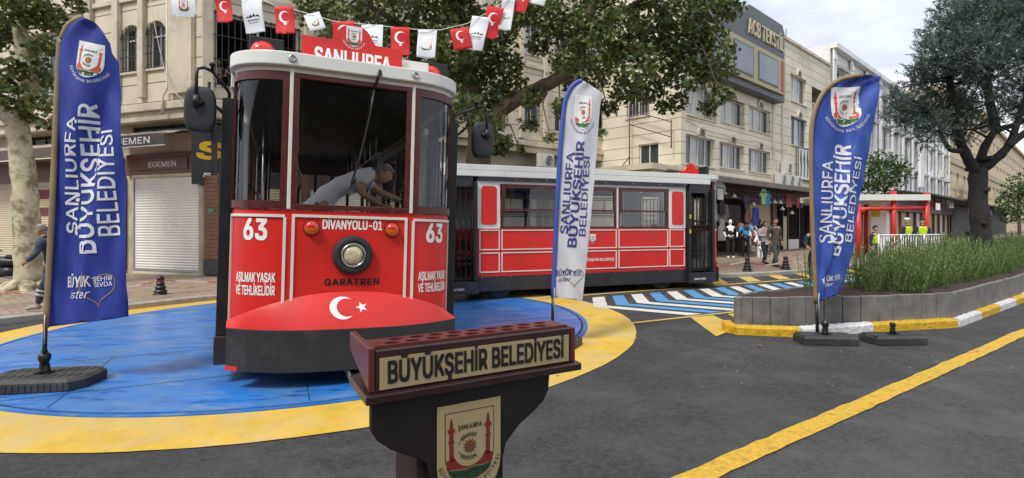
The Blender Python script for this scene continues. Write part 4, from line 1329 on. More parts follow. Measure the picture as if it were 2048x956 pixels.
def make_tram(label, loc, rz, ry, sc, L, nb, lit, mirrors=True):
    t = thing('tram', label, 'tram', loc, rz, 'red and white nostalgic trams', ry, sc)
    W, w, A, C = TW, Tw, TA, TC
    NC = 14
    lc = [(-w - A * cos(R(90 * i / NC)), C - C * sin(R(90 * i / NC))) for i in range(NC + 1)]
    rc = [(-x, y) for x, y in lc[::-1]]
    front = lc + rc
    pl, pr = Path(lc), Path(rc)
    rear = [(-x, L - y) for x, y in front]
    per = front + rear
    ya, yb = 1.41, L - 1.41
    Ff = lambda a, z, d=0: None
    fr = lambda x, z, d: (x, -d, z)                       # on the flat front panel
    # red front apron and corners
    b = MB()
    b.ribbon(front, .30, 1.78, -.05, 0, 0)
    b.build('front_panel', RED, t)
    b = MB(); b.ribbon(rear, .57, 1.78, -.05, 0, 0); b.ribbon(rear, .22, .57, -.05, .01, 1)
    b.build('rear_panel', [RED, BLACKP], t)
    # white mouldings
    b = MB()
    frame2d(b, fr, -.585, .62, .585, 1.735, .028, .0, .016)
    for P_, d0, d1 in ((pl, pl.len - .05, .05), (pr, .05, pr.len - .05)):
        lo, hi = min(d0, d1), max(d0, d1)
        b.ribbon(P_.sub(lo, hi), 1.700, 1.728, 0, .016)
        e = d0 if P_ is pr else d0
        q = (lo if P_ is pr else hi)
        b.ribbon(P_.sub(q - .014, q + .014, 2), .62, 1.700, 0, .016)
        q = (hi if P_ is pr else lo)
        b.ribbon(P_.sub(q - .014, q + .014, 2), .62, 1.700, 0, .016)
    b.build('white_moulding', TRIM, t)
    # pillars of the windscreen
    for sg in (-1, 1):
        b = MB(); x0 = sg * .602; x1 = sg * .638
        x0, x1 = min(x0, x1), max(x0, x1)
        b.box(x0, -.022, 1.785, x1, .05, 3.19)
        b.build('pillar', TRIM, t, bevel=.006)
    # front window frames and panes
    b = MB(); frame2d(b, fr, -.600, 1.785, .600, 3.165, .055, -.03, .018); b.build('windscreen_frame', MAROON, t, bevel=.006)
    b = MB(); frame2d(b, fr, -.600, 3.166, .600, 3.212, .02, -.03, .004)
    b.add([(-.546, .004, 1.838), (.546, .004, 1.838), (.546, .004, 3.112), (-.546, .004, 3.112)], [(0, 1, 2, 3)])
    g = MB(); g.add([(-.546, .004, 1.838), (.546, .004, 1.838), (.546, .004, 3.112), (-.546, .004, 3.112)], [(0, 1, 2, 3)])
    g.build('windscreen', GLASS, t)
    for P_, a0, a1 in ((pl, 0.0, pl.len - .04), (pr, .04, pr.len)):
        b = MB()
        b.ribbon(P_.sub(a0, a1, 14), 1.785, 1.865, -.03, .02)
        b.ribbon(P_.sub(a0, a1, 14), 3.075, 3.165, -.03, .018)
        for q0, q1 in ((a0, a0 + .06), (a1 - .06, a1)):
            b.ribbon(P_.sub(q0, q1, 3), 1.865, 3.075, -.03, .018)
        b.build('corner_window_frame', MAROON, t)
        pts = P_.sub(a0 + .05, a1 - .05, 14)
        g = MB(); g.grid(14, 1, lambda u, v, p=pts: (*offs(p, -.004)[round(u * 14)], 1.86 + v * 1.22))
        g.build('corner_window_pane', GLASS, t)
    # head band, soffit, roof fascia
    b = MB(); b.ribbon(per, 3.165, 3.215, -.06, .012, 0, closed=True); b.build('head_band', TRIM, t)
    b = MB(); b.ribbon(per, 3.215, 3.355, -.05, .062, 0, closed=True)
    for sg in (-1, 1):
        x0, x1 = sorted((sg * (W - .03), sg * (W + .060)))
        b.box(x0, C + .12, 3.06, x1, L - C - .12, 3.2149)
    b.build('roof_fascia', WHITE, t, bevel=.012)
    b = MB()
    po = offs(per, .055, True); pi_ = offs(per, -.25, True); pj = offs(per, -.55, True)
    m_ = len(per)
    b.add([(*p, 3.353) for p in po] + [(*p, 3.385) for p in pi_] + [(*p, 3.40) for p in pj],
          [(i, (i + 1) % m_, m_ + (i + 1) % m_, m_ + i) for i in range(m_)] + [(m_ + i, m_ + (i + 1) % m_, 2 * m_ + (i + 1) % m_, 2 * m_ + i) for i in range(m_)] + [list(range(2 * m_, 3 * m_))])
    b.build('roof', WHITE, t)
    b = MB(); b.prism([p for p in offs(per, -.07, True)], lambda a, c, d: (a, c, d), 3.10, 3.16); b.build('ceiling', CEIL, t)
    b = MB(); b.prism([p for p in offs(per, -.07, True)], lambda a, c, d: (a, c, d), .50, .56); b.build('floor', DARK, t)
    # bumper and hood
    bx = 1.19; bs = .03
    yb_ = lambda x: -.19 + .37 * (abs(x) / bx) ** 2.8
    xs = [-bx + 2 * bx * i / 36 for i in range(37)]
    bp = [(x + bs, yb_(x)) for x in xs]
    zt = .600
    b = MB(); b.ribbon(bp, .165, zt - .012, -.10, 0)
    b.build('bumper', BLACKP, t, bevel=.008)
    b = MB(); b.prism([(x, y) for x, y in offs(bp, -.05)] + [(W - .12, 1.0), (-W + .12, 1.0)], lambda a, c, d: (a, c, d), .28, .36); b.build('underframe', BLACK, t)
    full = Path(front)

    def hy(x):
        ax = abs(x)
        if ax <= w:
            return 0.0
        k = min(1, (ax - w) / A)
        return C - C * sqrt(max(0, 1 - k * k))

    def hh(x):
        k = abs(x) / bx
        return .05 + .26 * max(0, cos(pi / 2 * min(1, k ** 1.15))) ** 1.0 + .045 * (1 - k ** 10)

    def hood(u, v, d=0.0):
        x = -bx + 2 * bx * u
        k = min(1.0, abs(x) / bx)
        y0 = yb_(x) + .0
        y1 = hy(x * (W - .02) / bx) - .004
        e = sin(pi / 2 * v)
        z = zt - .012 + hh(x) * (e * .28 + v * .72)
        y = y0 + (y1 - y0) * (1 - cos(pi / 2 * v)) * .2 + (y1 - y0) * v * .8
        return Vector((bs * (1 - v) + x * (1 - .02 * v), y - d, z + d * .35))
    b = MB(); b.grid(48, 10, hood)
    b.build('hood', RED, t)
    a = Art(); a.crescent(-.085, 0, .130, .043, .104, 0); a.poly(star(.105, -.004, .064, pi), 0)

    def hoodmap(x, z, d):
        u = (x - .01 + bx) / (2 * bx)
        return hood(u, .52 + z * 2.35, d + .003)
    a.lay(hoodmap, 'crescent_and_star', [LETW], t, step=.03, lift=.0006)
    for sg in (-1, 1):
        b = MB(); q = Path(bp); l0 = .0 if sg < 0 else q.len - .15
        b.ribbon(q.sub(l0 + .003, l0 + .147, 3), .168, .215, .0, .006); b.build('reflector', REFL, t)
    # tow plate under the bumper
    b = MB(); b.box(-.02, -.31, .085, .28, .2, .10); b.box(-.02, -.31, .10, -.008, .2, .16); b.box(.268, -.31, .10, .28, .2, .16); b.box(0.10, -.12, .16, .16, .25, .29)
    b.build('tow_bracket', GALV, t)
    # lamps
    def disc(r, y0, y1, cx, cz, m, name, prof=None, par=None, n=28):
        b = MB(); T = Matrix.Translation((cx, 0, cz)) @ Matrix.Rotation(R(90), 4, 'X')
        b.lathe(prof or [(r, y0), (r, y1)], n, 0, T); return b.build(name, m, par or t)
    disc(0, 0, 0, .015, 1.325, RUBBER, 'headlight', [(.205, 0), (.205, .045), (.19, .075), (.165, .085), (.13, .08), (.128, .05)])
    hl = [o for o in kids(t) if o.name.startswith('headlight')][0]
    disc(0, 0, 0, .015, 1.325, STEEL, 'bezel', [(.128, .05), (.128, .088), (.118, .096), (.106, .088), (.104, .06)], hl)
    disc(0, 0, 0, .015, 1.325, LENS, 'lens', [(.104, .06), (.10, .078), (.07, .095), (.035, .103), (.004, .105)], hl)
    for x in (-.395, .42):
        i_ = disc(0, 0, 0, x, 1.60, BLACK, 'indicator_lamp', [(.082, 0), (.082, .012)])
        for nm, m_2, k0 in (('red_half', LAMPRED, 0), ('orange_half', LAMPORANGE, pi)):
            b = MB()
            b.grid(14, 5, lambda u, v, x=x, k0=k0: (x + .076 * cos(k0 + pi * u) * cos(pi / 2 * v), -.012 - .055 * sin(pi / 2 * min(1, v * 1.25)) , 1.60 + .076 * sin(k0 + pi * u) * cos(pi / 2 * v)))
            b.build(nm, m_2, i_)
    # lettering on the front
    def front_text(s, m, width, h, x, z, bold=.03, shear=0, nm='lettering', space=1.0):
        Art().text(s, 0, width, h, 0, 0, bold, 1, shear, space=space).lay(lambda p, q, d: (x + p, -.001 - d, z + q), nm, [m], t)
    front_text('DİVANYOLU-01', LETW, .60, .092, .012, 1.595, .05)
    front_text('GARATREN', LETK, .55, .066, .02, 1.010, .055, space=1.15)

    def corner_text(P_, d0, s, width, h, z, bold=.03):
        Art().text(s, 0, width, h, 0, 0, bold, 1).lay(lambda p, q, d: (*P_.at(min(max(d0 + p, 0.0), P_.len), .002 + d), z + q), 'lettering', [LETW], t, step=.04)
    for P_, d0 in ((pl, pl.len - .335), (pr, .335)):
        corner_text(P_, d0, '63', .235, .20, 1.475, .05)
        corner_text(P_, d0, 'AŞILMAK YASAK', .42, .09, 1.05, .045)
        corner_text(P_, d0, 'VE TEHLİKELİDİR', .42, .09, .92, .045)
    # roof sign board
    sgn = MB(); hw = .53; cx = .0
    top = 3.64
    pts = [(cx - hw, 3.36), (cx + hw, 3.36), (cx + hw, top), (cx + .235, top)]
    for i in range(1, 12):
        th = pi * i / 12
        pts.append((cx + .205 * cos(th), top + .195 * sin(th)))
    pts += [(cx - .235, top), (cx - hw, top)]
    sgn.prism(pts, lambda a_, z_, d: (a_, .27 - d, z_), 0, .03)
    sgo = sgn.build('roof_sign', RED, t)
    Art().text('ŞANLIURFA', 0, .80, .165, 0, 0, .05, 1).lay(lambda p, q, d: (cx - .0 + p, .24 - d - .001, 3.365 + q), 'lettering', [LETW], sgo)
    emblem().lay(lambda p, q, d: (cx + .0 + p * .21, .239 - d, 3.70 + q * .21), 'emblem', [EMW, EMR, EMG, LETK, EMS, LETW], sgo, lift=.0008)
    b = MB(); b.box(.40, .32, 3.36, .86, .50, 3.56); b.build('roof_box', WHITE, t, bevel=.01)
    for x in (-.875, .955):
        b = MB(); b.box(x - .17, .45, 3.37, x + .17, .55, 3.62)
        o_ = b.build('loudspeaker', BLACK, t, bevel=.01)
        b = MB(); b.lathe([(.125, 0), (.125, .012), (.10, .025), (.095, .035), (.05, .045), (.0, .04)], 24, 0, Matrix.Translation((x - .03, .45, 3.45)) @ Matrix.Rotation(R(90), 4, 'X'))
        b.build('horn', LAMPRED, o_)
    for x in (-.62, .62):
        disc(0, 0, 0, x, 3.287, STEEL, 'fascia_lamp', [(.036, .058), (.036, .075), (.026, .078), (.024, .066)], n=18)
    # wiper
    b = MB()
    b.tube([(.245, -.070, 3.245), (.235, -.10, 3.27), (.215, -.095, 3.20), (.185, -.06, 3.08)], [.02, .022, .018, .016], 8)
    b.tube([(.185, -.06, 3.08), (.155, -.045, 2.85), (.10, -.035, 2.55), (.06, -.03, 2.35), (-.02, -.028, 2.08)], [.013, .011, .010, .010, .008], 6)
    b.build('wiper', BLACK, t)
    # side steps, door posts, gates
    for sg in (-1, 1):
        sx = lambda d: sg * (W + d)
        for y0, y1 in ((C + .0, ya - .02), (yb + .02, L - C)):
            T = lambda x, y, z, sg=sg: (sg * x, y, z)
            b = MB(); b.box(W - .10, y0, .165, W + .14, y1, .46, 0, T); st = b.build('step', BLACKP, t, bevel=.012)
            Art().text('GARATREN', 0, .42, .055, 0, 0, .02, 1, space=1.1).lay(lambda p, q, d, sg=sg, y0=y0, y1=y1: (sg * (W + .141 + d), (y0 + y1) / 2 + .1 - sg * -p, .26 + q), 'lettering', [LETW], st)
            for q in (y0 + .02, y1 - .09):
                b = MB(); b.box(W + .0, q, .465, W + .125, q + .085, 2.93, 0, T)
                b.build('door_post', BLACK, t, bevel=.006)
            b = MB(); b.box(W - .03, y0 + .11, 2.80, W + .03, y1 - .095, 3.05, 0, T); b.build('door_header', BLACKP, t)
            b = MB(); gx = W - .03
            ga, gb2 = y0 + .13, y1 - .12
            for i in range(6):
                yy = ga + (gb2 - ga) * i / 5
                b.box(gx - .012, yy - .009, .56, gx + .012, yy + .009, 2.72, 0, T)
            for zc in (1.02, 1.85):
                for i in range(5):
                    y_0 = ga + (gb2 - ga) * i / 5; y_1 = ga + (gb2 - ga) * (i + 1) / 5
                    for k in (-.14, 0, .14):
                        b.tube([T(gx + .016, y_0, zc + k - .07), T(gx + .016, y_1, zc + k + .07)], .009, 4)
                        b.tube([T(gx + .03, y_0, zc + k + .07), T(gx + .03, y_1, zc + k - .07)], .009, 4)
            b.build('scissor_gate', BLACK, t)
            for zc in (1.62, 2.05):
                b = MB(); b.box(W + .125, y1 - .075, zc, W + .128, y1 - .02, zc + .11, 0, T); b.build('sticker', STICKER, t)
        # side wall
        T = lambda a_, z_, d, sg=sg: (sg * (W + d), a_, z_)
        B = lambda mb, a0, z0, a1, z1, d0, d1, m=0: mb.box(W + d0, a0, z0, W + d1, a1, z1, m, lambda x, y, z, sg=sg: (sg * x, y, z))
        b = MB(); B(b, ya, .57, yb, 1.765, -.06, 0)
        sp = b.build('side_panel', RED, t)
        b = MB(); B(b, ya, .20, yb, .568, -.05, .012)
        for k in range(9):
            q = ya + .12 + (yb - ya - .24) * k / 8
            B(b, q, .535, q + .03, .56, .012, .022, 1)
        b.build('skirt', [BLACKP, STEEL], t)
        nar = .60
        bw = (yb - ya - 2 * nar) / nb
        cols = [(ya + .04, ya + nar - .02)] + [(ya + nar + .03 + i * bw, ya + nar + (i + 1) * bw - .03) for i in range(nb)] + [(yb - nar + .02, yb - .04)]
        b = MB()
        for c0, c1 in cols:
            frame2d(b, T, c0, .665, c1, 1.165, .026, .0, .018)
            frame2d(b, T, c0, 1.225, c1, 1.735, .026, .0, .018)
        b.build('side_moulding', TRIM, t)
        b = MB()
        for i in range(nb + 1):
            q = ya + nar + i * bw
            if 0 < i < nb:
                B(b, q - .03, 1.767, q + .03, 2.96, -.06, .004)
        B(b, ya, 2.895, yb, 3.0, -.06, .003)
        for c0, c1 in ((ya, ya + nar - .01), (yb - nar + .01, yb)):
            B(b, c0, 1.767, c1, 2.894, -.06, .004)
        b.build('white_side_surround', WHITE, t)
        for c0, c1 in ((ya + .09, ya + nar - .1), (yb - nar + .1, yb - .09)):
            b = MB(); b.prism(rrect(c0 - .03, 1.83, c1 + .03, 2.86, .10), T, .004, .012, 0); b.prism(rrect(c0, 1.86, c1, 2.83, .085), T, .012, .020, 1)
            b.build('corner_board', [TRIM, RED], t)
        b = MB(); B(b, ya, 2.965, yb, 3.058, .004, .065)
        for k in range(8):
            q = ya + .08 + (yb - ya - .2) * k / 7
            B(b, q, 3.0, q + .025, 3.02, .065, .071, 1)
        b.build('drip_rail', [BLACKP, STEEL], t)
        for i in range(nb):
            c0 = ya + nar + .035 + i * bw; c1 = c0 + bw - .07
            b = MB()
            frame2d(b, T, c0, 1.772, c1, 2.89, .045, -.05, .012)
            frame2d(b, T, c0 + .045, 2.22, c1 - .045, 2.845, .05, -.03, .022)
            wf = b.build('side_window', MAROON, t)
            g = MB(); g.prism([(c0 + .095, 2.27), (c1 - .095, 2.27), (c1 - .095, 2.795), (c0 + .095, 2.795)], T, -.004, -.002); g.v = g.v[:4]; g.f = [[0, 1, 2, 3]]; g.mi = [0]; g.sm = [False]
            g.add([T(c0 + .045, 1.817, -.02), T(c1 - .045, 1.817, -.02), T(c1 - .045, 2.22, -.02), T(c0 + .045, 2.22, -.02)], [(0, 1, 2, 3)])
            g.build('pane', SIDEGLASS, wf)
            b = MB(); b.tube([T(c0 + .05, 2.12, -.10), T(c1 - .05, 2.12, -.10)], .012, 6); b.build('window_rail', BLACK, wf)
        # side lettering and emblem
        mid = ya + nar + bw * (1.5 if nb > 2 else .5)
        if sg < 0:
            Art().text('ŞANLIURFA BÜYÜKŞEHİR BELEDİYESİ', 0, 1.5, .07, 0, 0, .025, 1).lay(lambda p, q, d: (-(W + .001 + d), mid - p, .885 + q), 'lettering', [LETW], sp)
            emblem(ring=False).lay(lambda p, q, d: (-(W + .001 + d), mid - .08 - p * .24, 1.48 + q * .24), 'emblem', [EMW, EMR, EMG, LETK, EMS, LETW], sp, lift=.0008)
        # benches
        b = MB()
        for k in range(4):
            B(b, ya + .2, .92 + .0 * k, yb - .2, .955, -.48 + .11 * k, -.39 + .11 * k)
        for k in range(3):
            B(b, ya + .2, 1.08 + .14 * k, yb - .2, 1.18 + .14 * k, -.12, -.095)
        for k in range(4):
            q = ya + .4 + (yb - ya - .8) * k / 3
            B(b, q, .56, q + .04, .92, -.44, -.14)
        b.build('bench', WOOD, t)
    # rear end: windows
    b = MB()
    rp = Path(rear)
    b.ribbon(rear, 1.78, 1.86, -.03, .016); b.ribbon(rear, 2.74, 3.165, -.03, .01)
    for k in range(9):
        q = rp.len * k / 8
        b.ribbon(rp.sub(max(0, q - .03), min(rp.len, q + .03), 2), 1.86, 2.74, -.03, .012)
    rw = b.build('rear_window_frame', MAROON, t)
    pts = offs(rear, -.006)
    g = MB(); g.grid(len(pts) - 1, 1, lambda u, v: (*pts[round(u * (len(pts) - 1))], 1.86 + v * .88)); g.build('rear_pane', SIDEGLASS, rw)
    # inside rails and straps
    b = MB()
    for x in (-.5, .5):
        b.tube([(x, ya + .1, 2.62), (x, yb - .1, 2.62)], .016, 6)
        for k in range(7):
            y = ya + .3 + (yb - ya - .6) * k / 6
            b.tube([(x, y, 2.62), (x + .0, y, 3.1)], .009, 5)
            b.tube([(x, y + .12, 2.62), (x - .012, y + .12, 2.38), (x - .06, y + .12, 2.28), (x - .06, y + .12, 2.23), (x + .06, y + .12, 2.23), (x + .06, y + .12, 2.28), (x + .012, y + .12, 2.38), (x, y + .12, 2.62)], .008, 5)
    for x in (-.9, .9):
        for y in (ya + .02, yb - .02):
            b.tube([(x, y, .56), (x, y, 3.1)], .02, 8)
    b.build('grab_rail', STEEL, t)
    b = MB(); b.box(-.95, .12, .56, .95, .44, 1.66); b.box(-.25, .44, .56, .25, .5, 1.2); b.build('driver_console', mat('console_grey', (.20, .19, .18), .5, var=.15), t, bevel=.03)
    b = MB(); b.box(-.85, .5, .56, .85, 1.25, .84); b.build('driver_platform', mat('console_grey', (.20, .19, .18), .5), t)
    # wheels
    for sg in (-1, 1):
        for y in (ya + .75, yb - .62):
            b = MB(); T4 = Matrix.Translation((sg * (W - .20), y, .385)) @ Matrix.Rotation(R(90), 4, 'Y')
            b.lathe([(.22, -.11), (.34, -.12), (.385, -.10), (.385, .10), (.34, .12), (.22, .11)], 28, 0, T4)
            wo = b.build('wheel', RUBBER, t)
            b = MB(); b.lathe([(.215, -.08), (.215, .08)], 20, 0, T4); b.lathe([(.10, -.12), (.06, .13)], 12, 0, T4); b.build('rim', BLACK, wo)
    b = MB(); b.box(-W + .1, ya - .2, .30, W - .1, yb + .2, .50); b.build('chassis', BLACK, t)
    # mirrors
    if mirrors:
        for sg, mx, my in ((-1, 1.465, .375), (1, 1.66, .60)):
            mz = 2.77
            b = MB()
            px = W + .065
            b.tube([(sg * px, .47, 2.62), (sg * px, .47, 2.98), (sg * (px + .02), .46, 3.02), (sg * (mx - .10), my + .02, 3.17), (sg * (mx - .03), my + .01, 3.20), (sg * (mx + .03), my, 3.18), (sg * (mx + .04), my, 3.12), (sg * (mx + .03), my - .05, 2.82)], .017, 8)
            b.tube([(sg * px, .47, 2.72), (sg * (px + .16), .45, 2.87), (sg * (px + .19), .44, 2.95), (sg * (px + .18), .44, 3.07)], .015, 8)
            b.lathe([(.018, -.02), (.018, .03), (.033, .035), (.033, .06), (.02, .07)], 12, 0, Matrix.Translation((sg * (mx - .10), my, 3.19)))
            b.lathe([(.03, -.05), (.036, 0), (.03, .06)], 12, 0, Matrix.Translation((sg * (mx + .03), my - .055, 2.84)))
            b.tube([(sg * (mx + .03), my - .055, 2.84), (sg * (mx - .03), my - .02, 2.82)], .03, 10)
            arm = b.build('mirror_arm', BLACK, t)
            b = MB()

            def sup(u, v):
                th = 2 * pi * u; ph = pi * (v - .5)
                e = .42
                f = lambda q: (abs(q) ** e) * (1 if q > 0 else -1)
                x = f(cos(ph)) * f(cos(th)); y = f(cos(ph)) * f(sin(th)); z = f(sin(ph))
                k = 1 - .16 * z * z
                return (sg * mx + .145 * x * k, my + .02 + .055 * y, mz + .232 * z)
            b.grid(32, 20, sup, 0, True, closed=True)
            b.build('mirror_housing', MIRROR_PL, arm)
            b = MB(); b.prism([(q[0] * .12, q[1] * .2) for q in rrect(-1, -1, 1, 1, .3)], lambda a_, z_, d: (sg * mx + a_, my + .068 + d, mz + z_), 0, .006); b.build('mirror_glass', mat('mirror_silver', (.8, .8, .8), .03, metal=1, var=0), arm)
    return t


YAW = R(23.3)
T1 = (-1.668 - .055, 5.682 - .024, gz(-1.668))
tram1 = make_tram('front red and cream tram numbered 63, facing the street on the blue turntable', T1, YAW, R(1.5), 1.0, 6.7, 2, True)
tram2 = make_tram('second red and cream tram standing side-on behind the white feather flag', (5.115, 14.93, .026), R(111.9), 0.0, .86, 9.2, 3, False, mirrors=False)


def tram_pt(x, y, z):
    x += .026 * z
    return (T1[0] + x * cos(YAW) - y * sin(YAW), T1[1] + x * sin(YAW) + y * cos(YAW), T1[2] + z - .026 * x)


GREYSHIRT = mat('shirt_pale_grey', (0.86, 0.87, 0.90), 0.85, var=0.06, scale=6, bump=0.6, bscale=14)
NAVY = mat('cloth_navy', (0.022, 0.030, 0.060), 0.85, var=0.2, bump=0.2, bscale=25)
drv = person('man in a pale grey shirt bending over the controls inside the front tram', tram_pt(.06, .60, .87), YAW,
             pose=dict(pelvis=(-.30, .06, .95), spine=(-.17, .05, 1.10), chest=(.08, .02, 1.25), neck=(.25, .0, 1.27), headb=(.32, -.01, 1.245),
                       shL=(.14, -.17, 1.30), elL=(.09, -.25, 1.07), wrL=(.31, -.31, .935), haL=(.39, -.32, .92),
                       shR=(.14, .20, 1.28), elR=(.38, .22, 1.10), wrR=(.62, .10, 1.0), haR=(.69, .07, .99),
                       hipL=(-.33, -.05, .90), knL=(-.28, -.09, .48), anL=(-.36, -.08, .09), toL=(-.22, -.10, .04),
                       hipR=(-.33, .15, .90), knR=(-.28, .18, .48), anR=(-.36, .17, .09), toR=(-.22, .19, .04)),
             top=GREYSHIRT, bottom=NAVY, shoes=BLACK, sleeve='short', look=(.80, -.42, -.45), up=(.40, 0, .9), hair=HAIRG, bald=True, hands=True, coat=1.7, watch=True, scale=1.06)

# ------------------------------------------------------------ lectern in the foreground
YL_ = atan2(.22, .373)
LO = Vector((-.428, 1.695, 0))
lec = thing('lectern', 'dark wooden lectern with a gold name plate and shield, front right of the tram', 'lectern', (LO.x, LO.y, gz(0) - .03), YL_)
LW_ = .76
ff = lambda a, z, d: (a, -d, z)
b = MB()
b.box(0, 0, 1.105, LW_, .022, 1.238)
b.build('front_board', LECT, lec, bevel=.004)
b = MB(); b.prism([(.012, 1.113), (LW_ - .012, 1.113), (LW_ - .012, 1.213), (.012, 1.213)], ff, 0, .003); gp = b.build('name_plate', GOLD, lec)
Art().text('BÜYÜKŞEHİR BELEDİYESİ', 0, .68, .068, LW_ / 2, 1.132, .05, 1).lay(lambda p, q, d: (p, -.0035 - d * .4, q), 'lettering', [LETK], gp)
# top tray with two rows of holes: a strip of triangles with open holes
bm = bmesh.new()
W0, D0, D1 = LW_, .022, .135
outer = [bm.verts.new(p) for p in ((0, D0, 0), (W0, D0, 0), (W0, D1, 0), (0, D1, 0))]
es = [bm.edges.new((outer[i], outer[(i + 1) % 4])) for i in range(4)]
holes = []
for r_, y in enumerate((.052, .103)):
    for k in range(9):
        cx = .07 + .073 * k + (.03 if r_ else 0)
        if cx > W0 - .05:
            continue
        vv = [bm.verts.new((cx + .026 * cos(2 * pi * i / 16), y + .019 * sin(2 * pi * i / 16), 0)) for i in range(16)]
        es += [bm.edges.new((vv[i], vv[(i + 1) % 16])) for i in range(16)]
bmesh.ops.triangle_fill(bm, use_beauty=True, use_dissolve=False, edges=es)
bad = [f for f in bm.faces if any(((f.calc_center_median().x - (.07 + .073 * k + (.03 if r_ else 0))) ** 2 / .026 ** 2 + (f.calc_center_median().y - y) ** 2 / .019 ** 2) < .93 and all(abs((v.co.x - (.07 + .073 * k + (.03 if r_ else 0))) ** 2 / .026 ** 2 + (v.co.y - y) ** 2 / .019 ** 2 - 1) < .05 for v in f.verts) for r_, y in enumerate((.052, .103)) for k in range(9))]
bmesh.ops.delete(bm, geom=bad, context='FACES_ONLY')
for v in bm.verts:
    v.co.z = 1.235
me = bpy.data.meshes.new('tray'); bm.to_mesh(me); bm.free(); me.materials.append(LECTTOP)
o = bpy.data.objects.new('tray', me); COL.objects.link(o); o.parent = lec
md = o.modifiers.new('thickness', 'SOLIDIFY'); md.thickness = .012; md.offset = -1
b = MB(); b.box(.0, D0, 1.125, LW_, D1, 1.14); b.build('tray_floor', LECTDARK, lec)
b = MB(); b.box(0, D1, 1.105, LW_, D1 + .016, 1.234); b.build('tray_back', LECTTOP, lec, bevel=.003)
# side boards running back to the speaker's side
b = MB(); b.prism([(.0, 1.107), (.0, 1.248), (.235, 1.262), (.235, 1.20)], lambda y, z, d: (-.002 - d, y + .001, z), 0, .02); b.build('side_board', LECTTOP, lec, bevel=.003)
b = MB(); b.prism([(.0, 1.107), (.0, 1.238), (.10, 1.238), (.46, 1.165), (.46, 1.12)], lambda y, z, d: (LW_ + .002 + d, y + .001, z), 0, .02); b.build('side_board', LECTTOP, lec, bevel=.003)
# reading shelf, lower ledge all round
b = MB()
b.prism([(-.036, -.022), (LW_ + .036, -.022), (LW_ + .036, .44), (LW_ * .55, .36), (-.036, .19)], lambda x, y, d: (x, y, d + .09 * max(0, y)), 1.075, 1.103); b.build('shelf', LECT, lec, bevel=.004)
# shaped front panel
half = [(-.012, 1.073), (-.012, .985), (.006, .952), (.05, .915), (.10, .887), (.147, .866), (.175, .838), (.19, .78), (.195, .1)]
right = [(.46, .1), (.463, .80), (.475, .85), (.53, .905), (.60, .947), (.64, .978), (.66, 1.015), (.665, 1.073)]
b = MB(); b.prism(half + right, ff, -.034, -.004); b.build('pedestal', LECTDARK, lec, bevel=.004)
b = MB(); b.box(.15, .036, .1, .44, .26, 1.07); b.build('column', LECT, lec, bevel=.006)
b = MB(); b.box(.08, -.02, .0, .56, .34, .10); b.build('foot', LECT, lec, bevel=.006)
# gold shield plate
ex, ez, es_ = .327, .866, .225
b = MB(); b.prism([(ex + x * .80 * es_ / .8 * 1.14, ez + y * es_ * 1.12) for x, y in shield(.47, .63, -.72)], ff, .0, .003); pl8 = b.build('shield_plate', GOLD, lec)
em = emblem(arc_r=.50)
em.parts = [p for p in em.parts if not (p[2] == 0 and p[3] == 0)]
em.ring(shield(.37, .53, -.47), .008, 3, 1)
em.lay(lambda p, q, d: (ex + p * es_ * 1.11, -.0035 - d * .4, ez + .004 + q * es_ * 1.07), 'emblem', [GOLD, GOLDRED, GOLDGREEN, LETK, GOLDBROWN, LETK], pl8, lift=.0008)


# ------------------------------------------------------------ feather flags
def flag_base(name, label, loc, rz, group, hex_=True, post=True):
    t = thing(name, label, 'flag base', loc, rz, group, sc=1.0 if hex_ else .84)
    b = MB()
    sx, sy = .50, .30
    o = [(-sx, -sy * .62), (-sx * .80, -sy), (sx * .80, -sy), (sx, -sy * .62), (sx, sy * .62), (sx * .80, sy), (-sx * .80, sy), (-sx, sy * .62)]
    if not hex_:
        o = rrect(-.42, -.24, .42, .24, .06)
    i_ = [(x * .95, y * .93) for x, y in o]
    k = len(o)
    b.prism(o, lambda a, c, d: (a, c, d), .0, .10)
    vs = [(x, y, .10) for x, y in o] + [(x * .90, y * .86, .128) for x, y in o]
    b.add(vs, [(j, (j + 1) % k, k + (j + 1) % k, k + j) for j in range(k)] + [list(range(k, 2 * k))])
    for j in range(-5, 6):
        if j == 0:
            continue
        x = j * .078
        for sg in (-1, 1):
            b.box(x - .012, sg * .115 - .05, .128, x + .012, sg * .115 + .05, .134)
    for j in range(15):
        x = -.40 + .8 * j / 14
        if hex_:
            b.box(x - .018, -sy - .006, .012, x + .018, -sy + .002, .088)
    b.build('weight', BASEPL, t, bevel=.008)
    b = MB()
    b.box(-.07, -.05, .128, .07, .05, .145)
    b.lathe([(.060, .14), (.052, .16), (.046, .20), (.040, .24), (.052, .27), (.058, .30), (.050, .33), (.030, .345), (.028, .37)] if post else [(.05, .14), (.04, .19), (.032, .24), (.044, .27), (.044, .30), (.03, .315), (.0, .318)], 20)
    b.build('socket', BLACK, t)
    return t


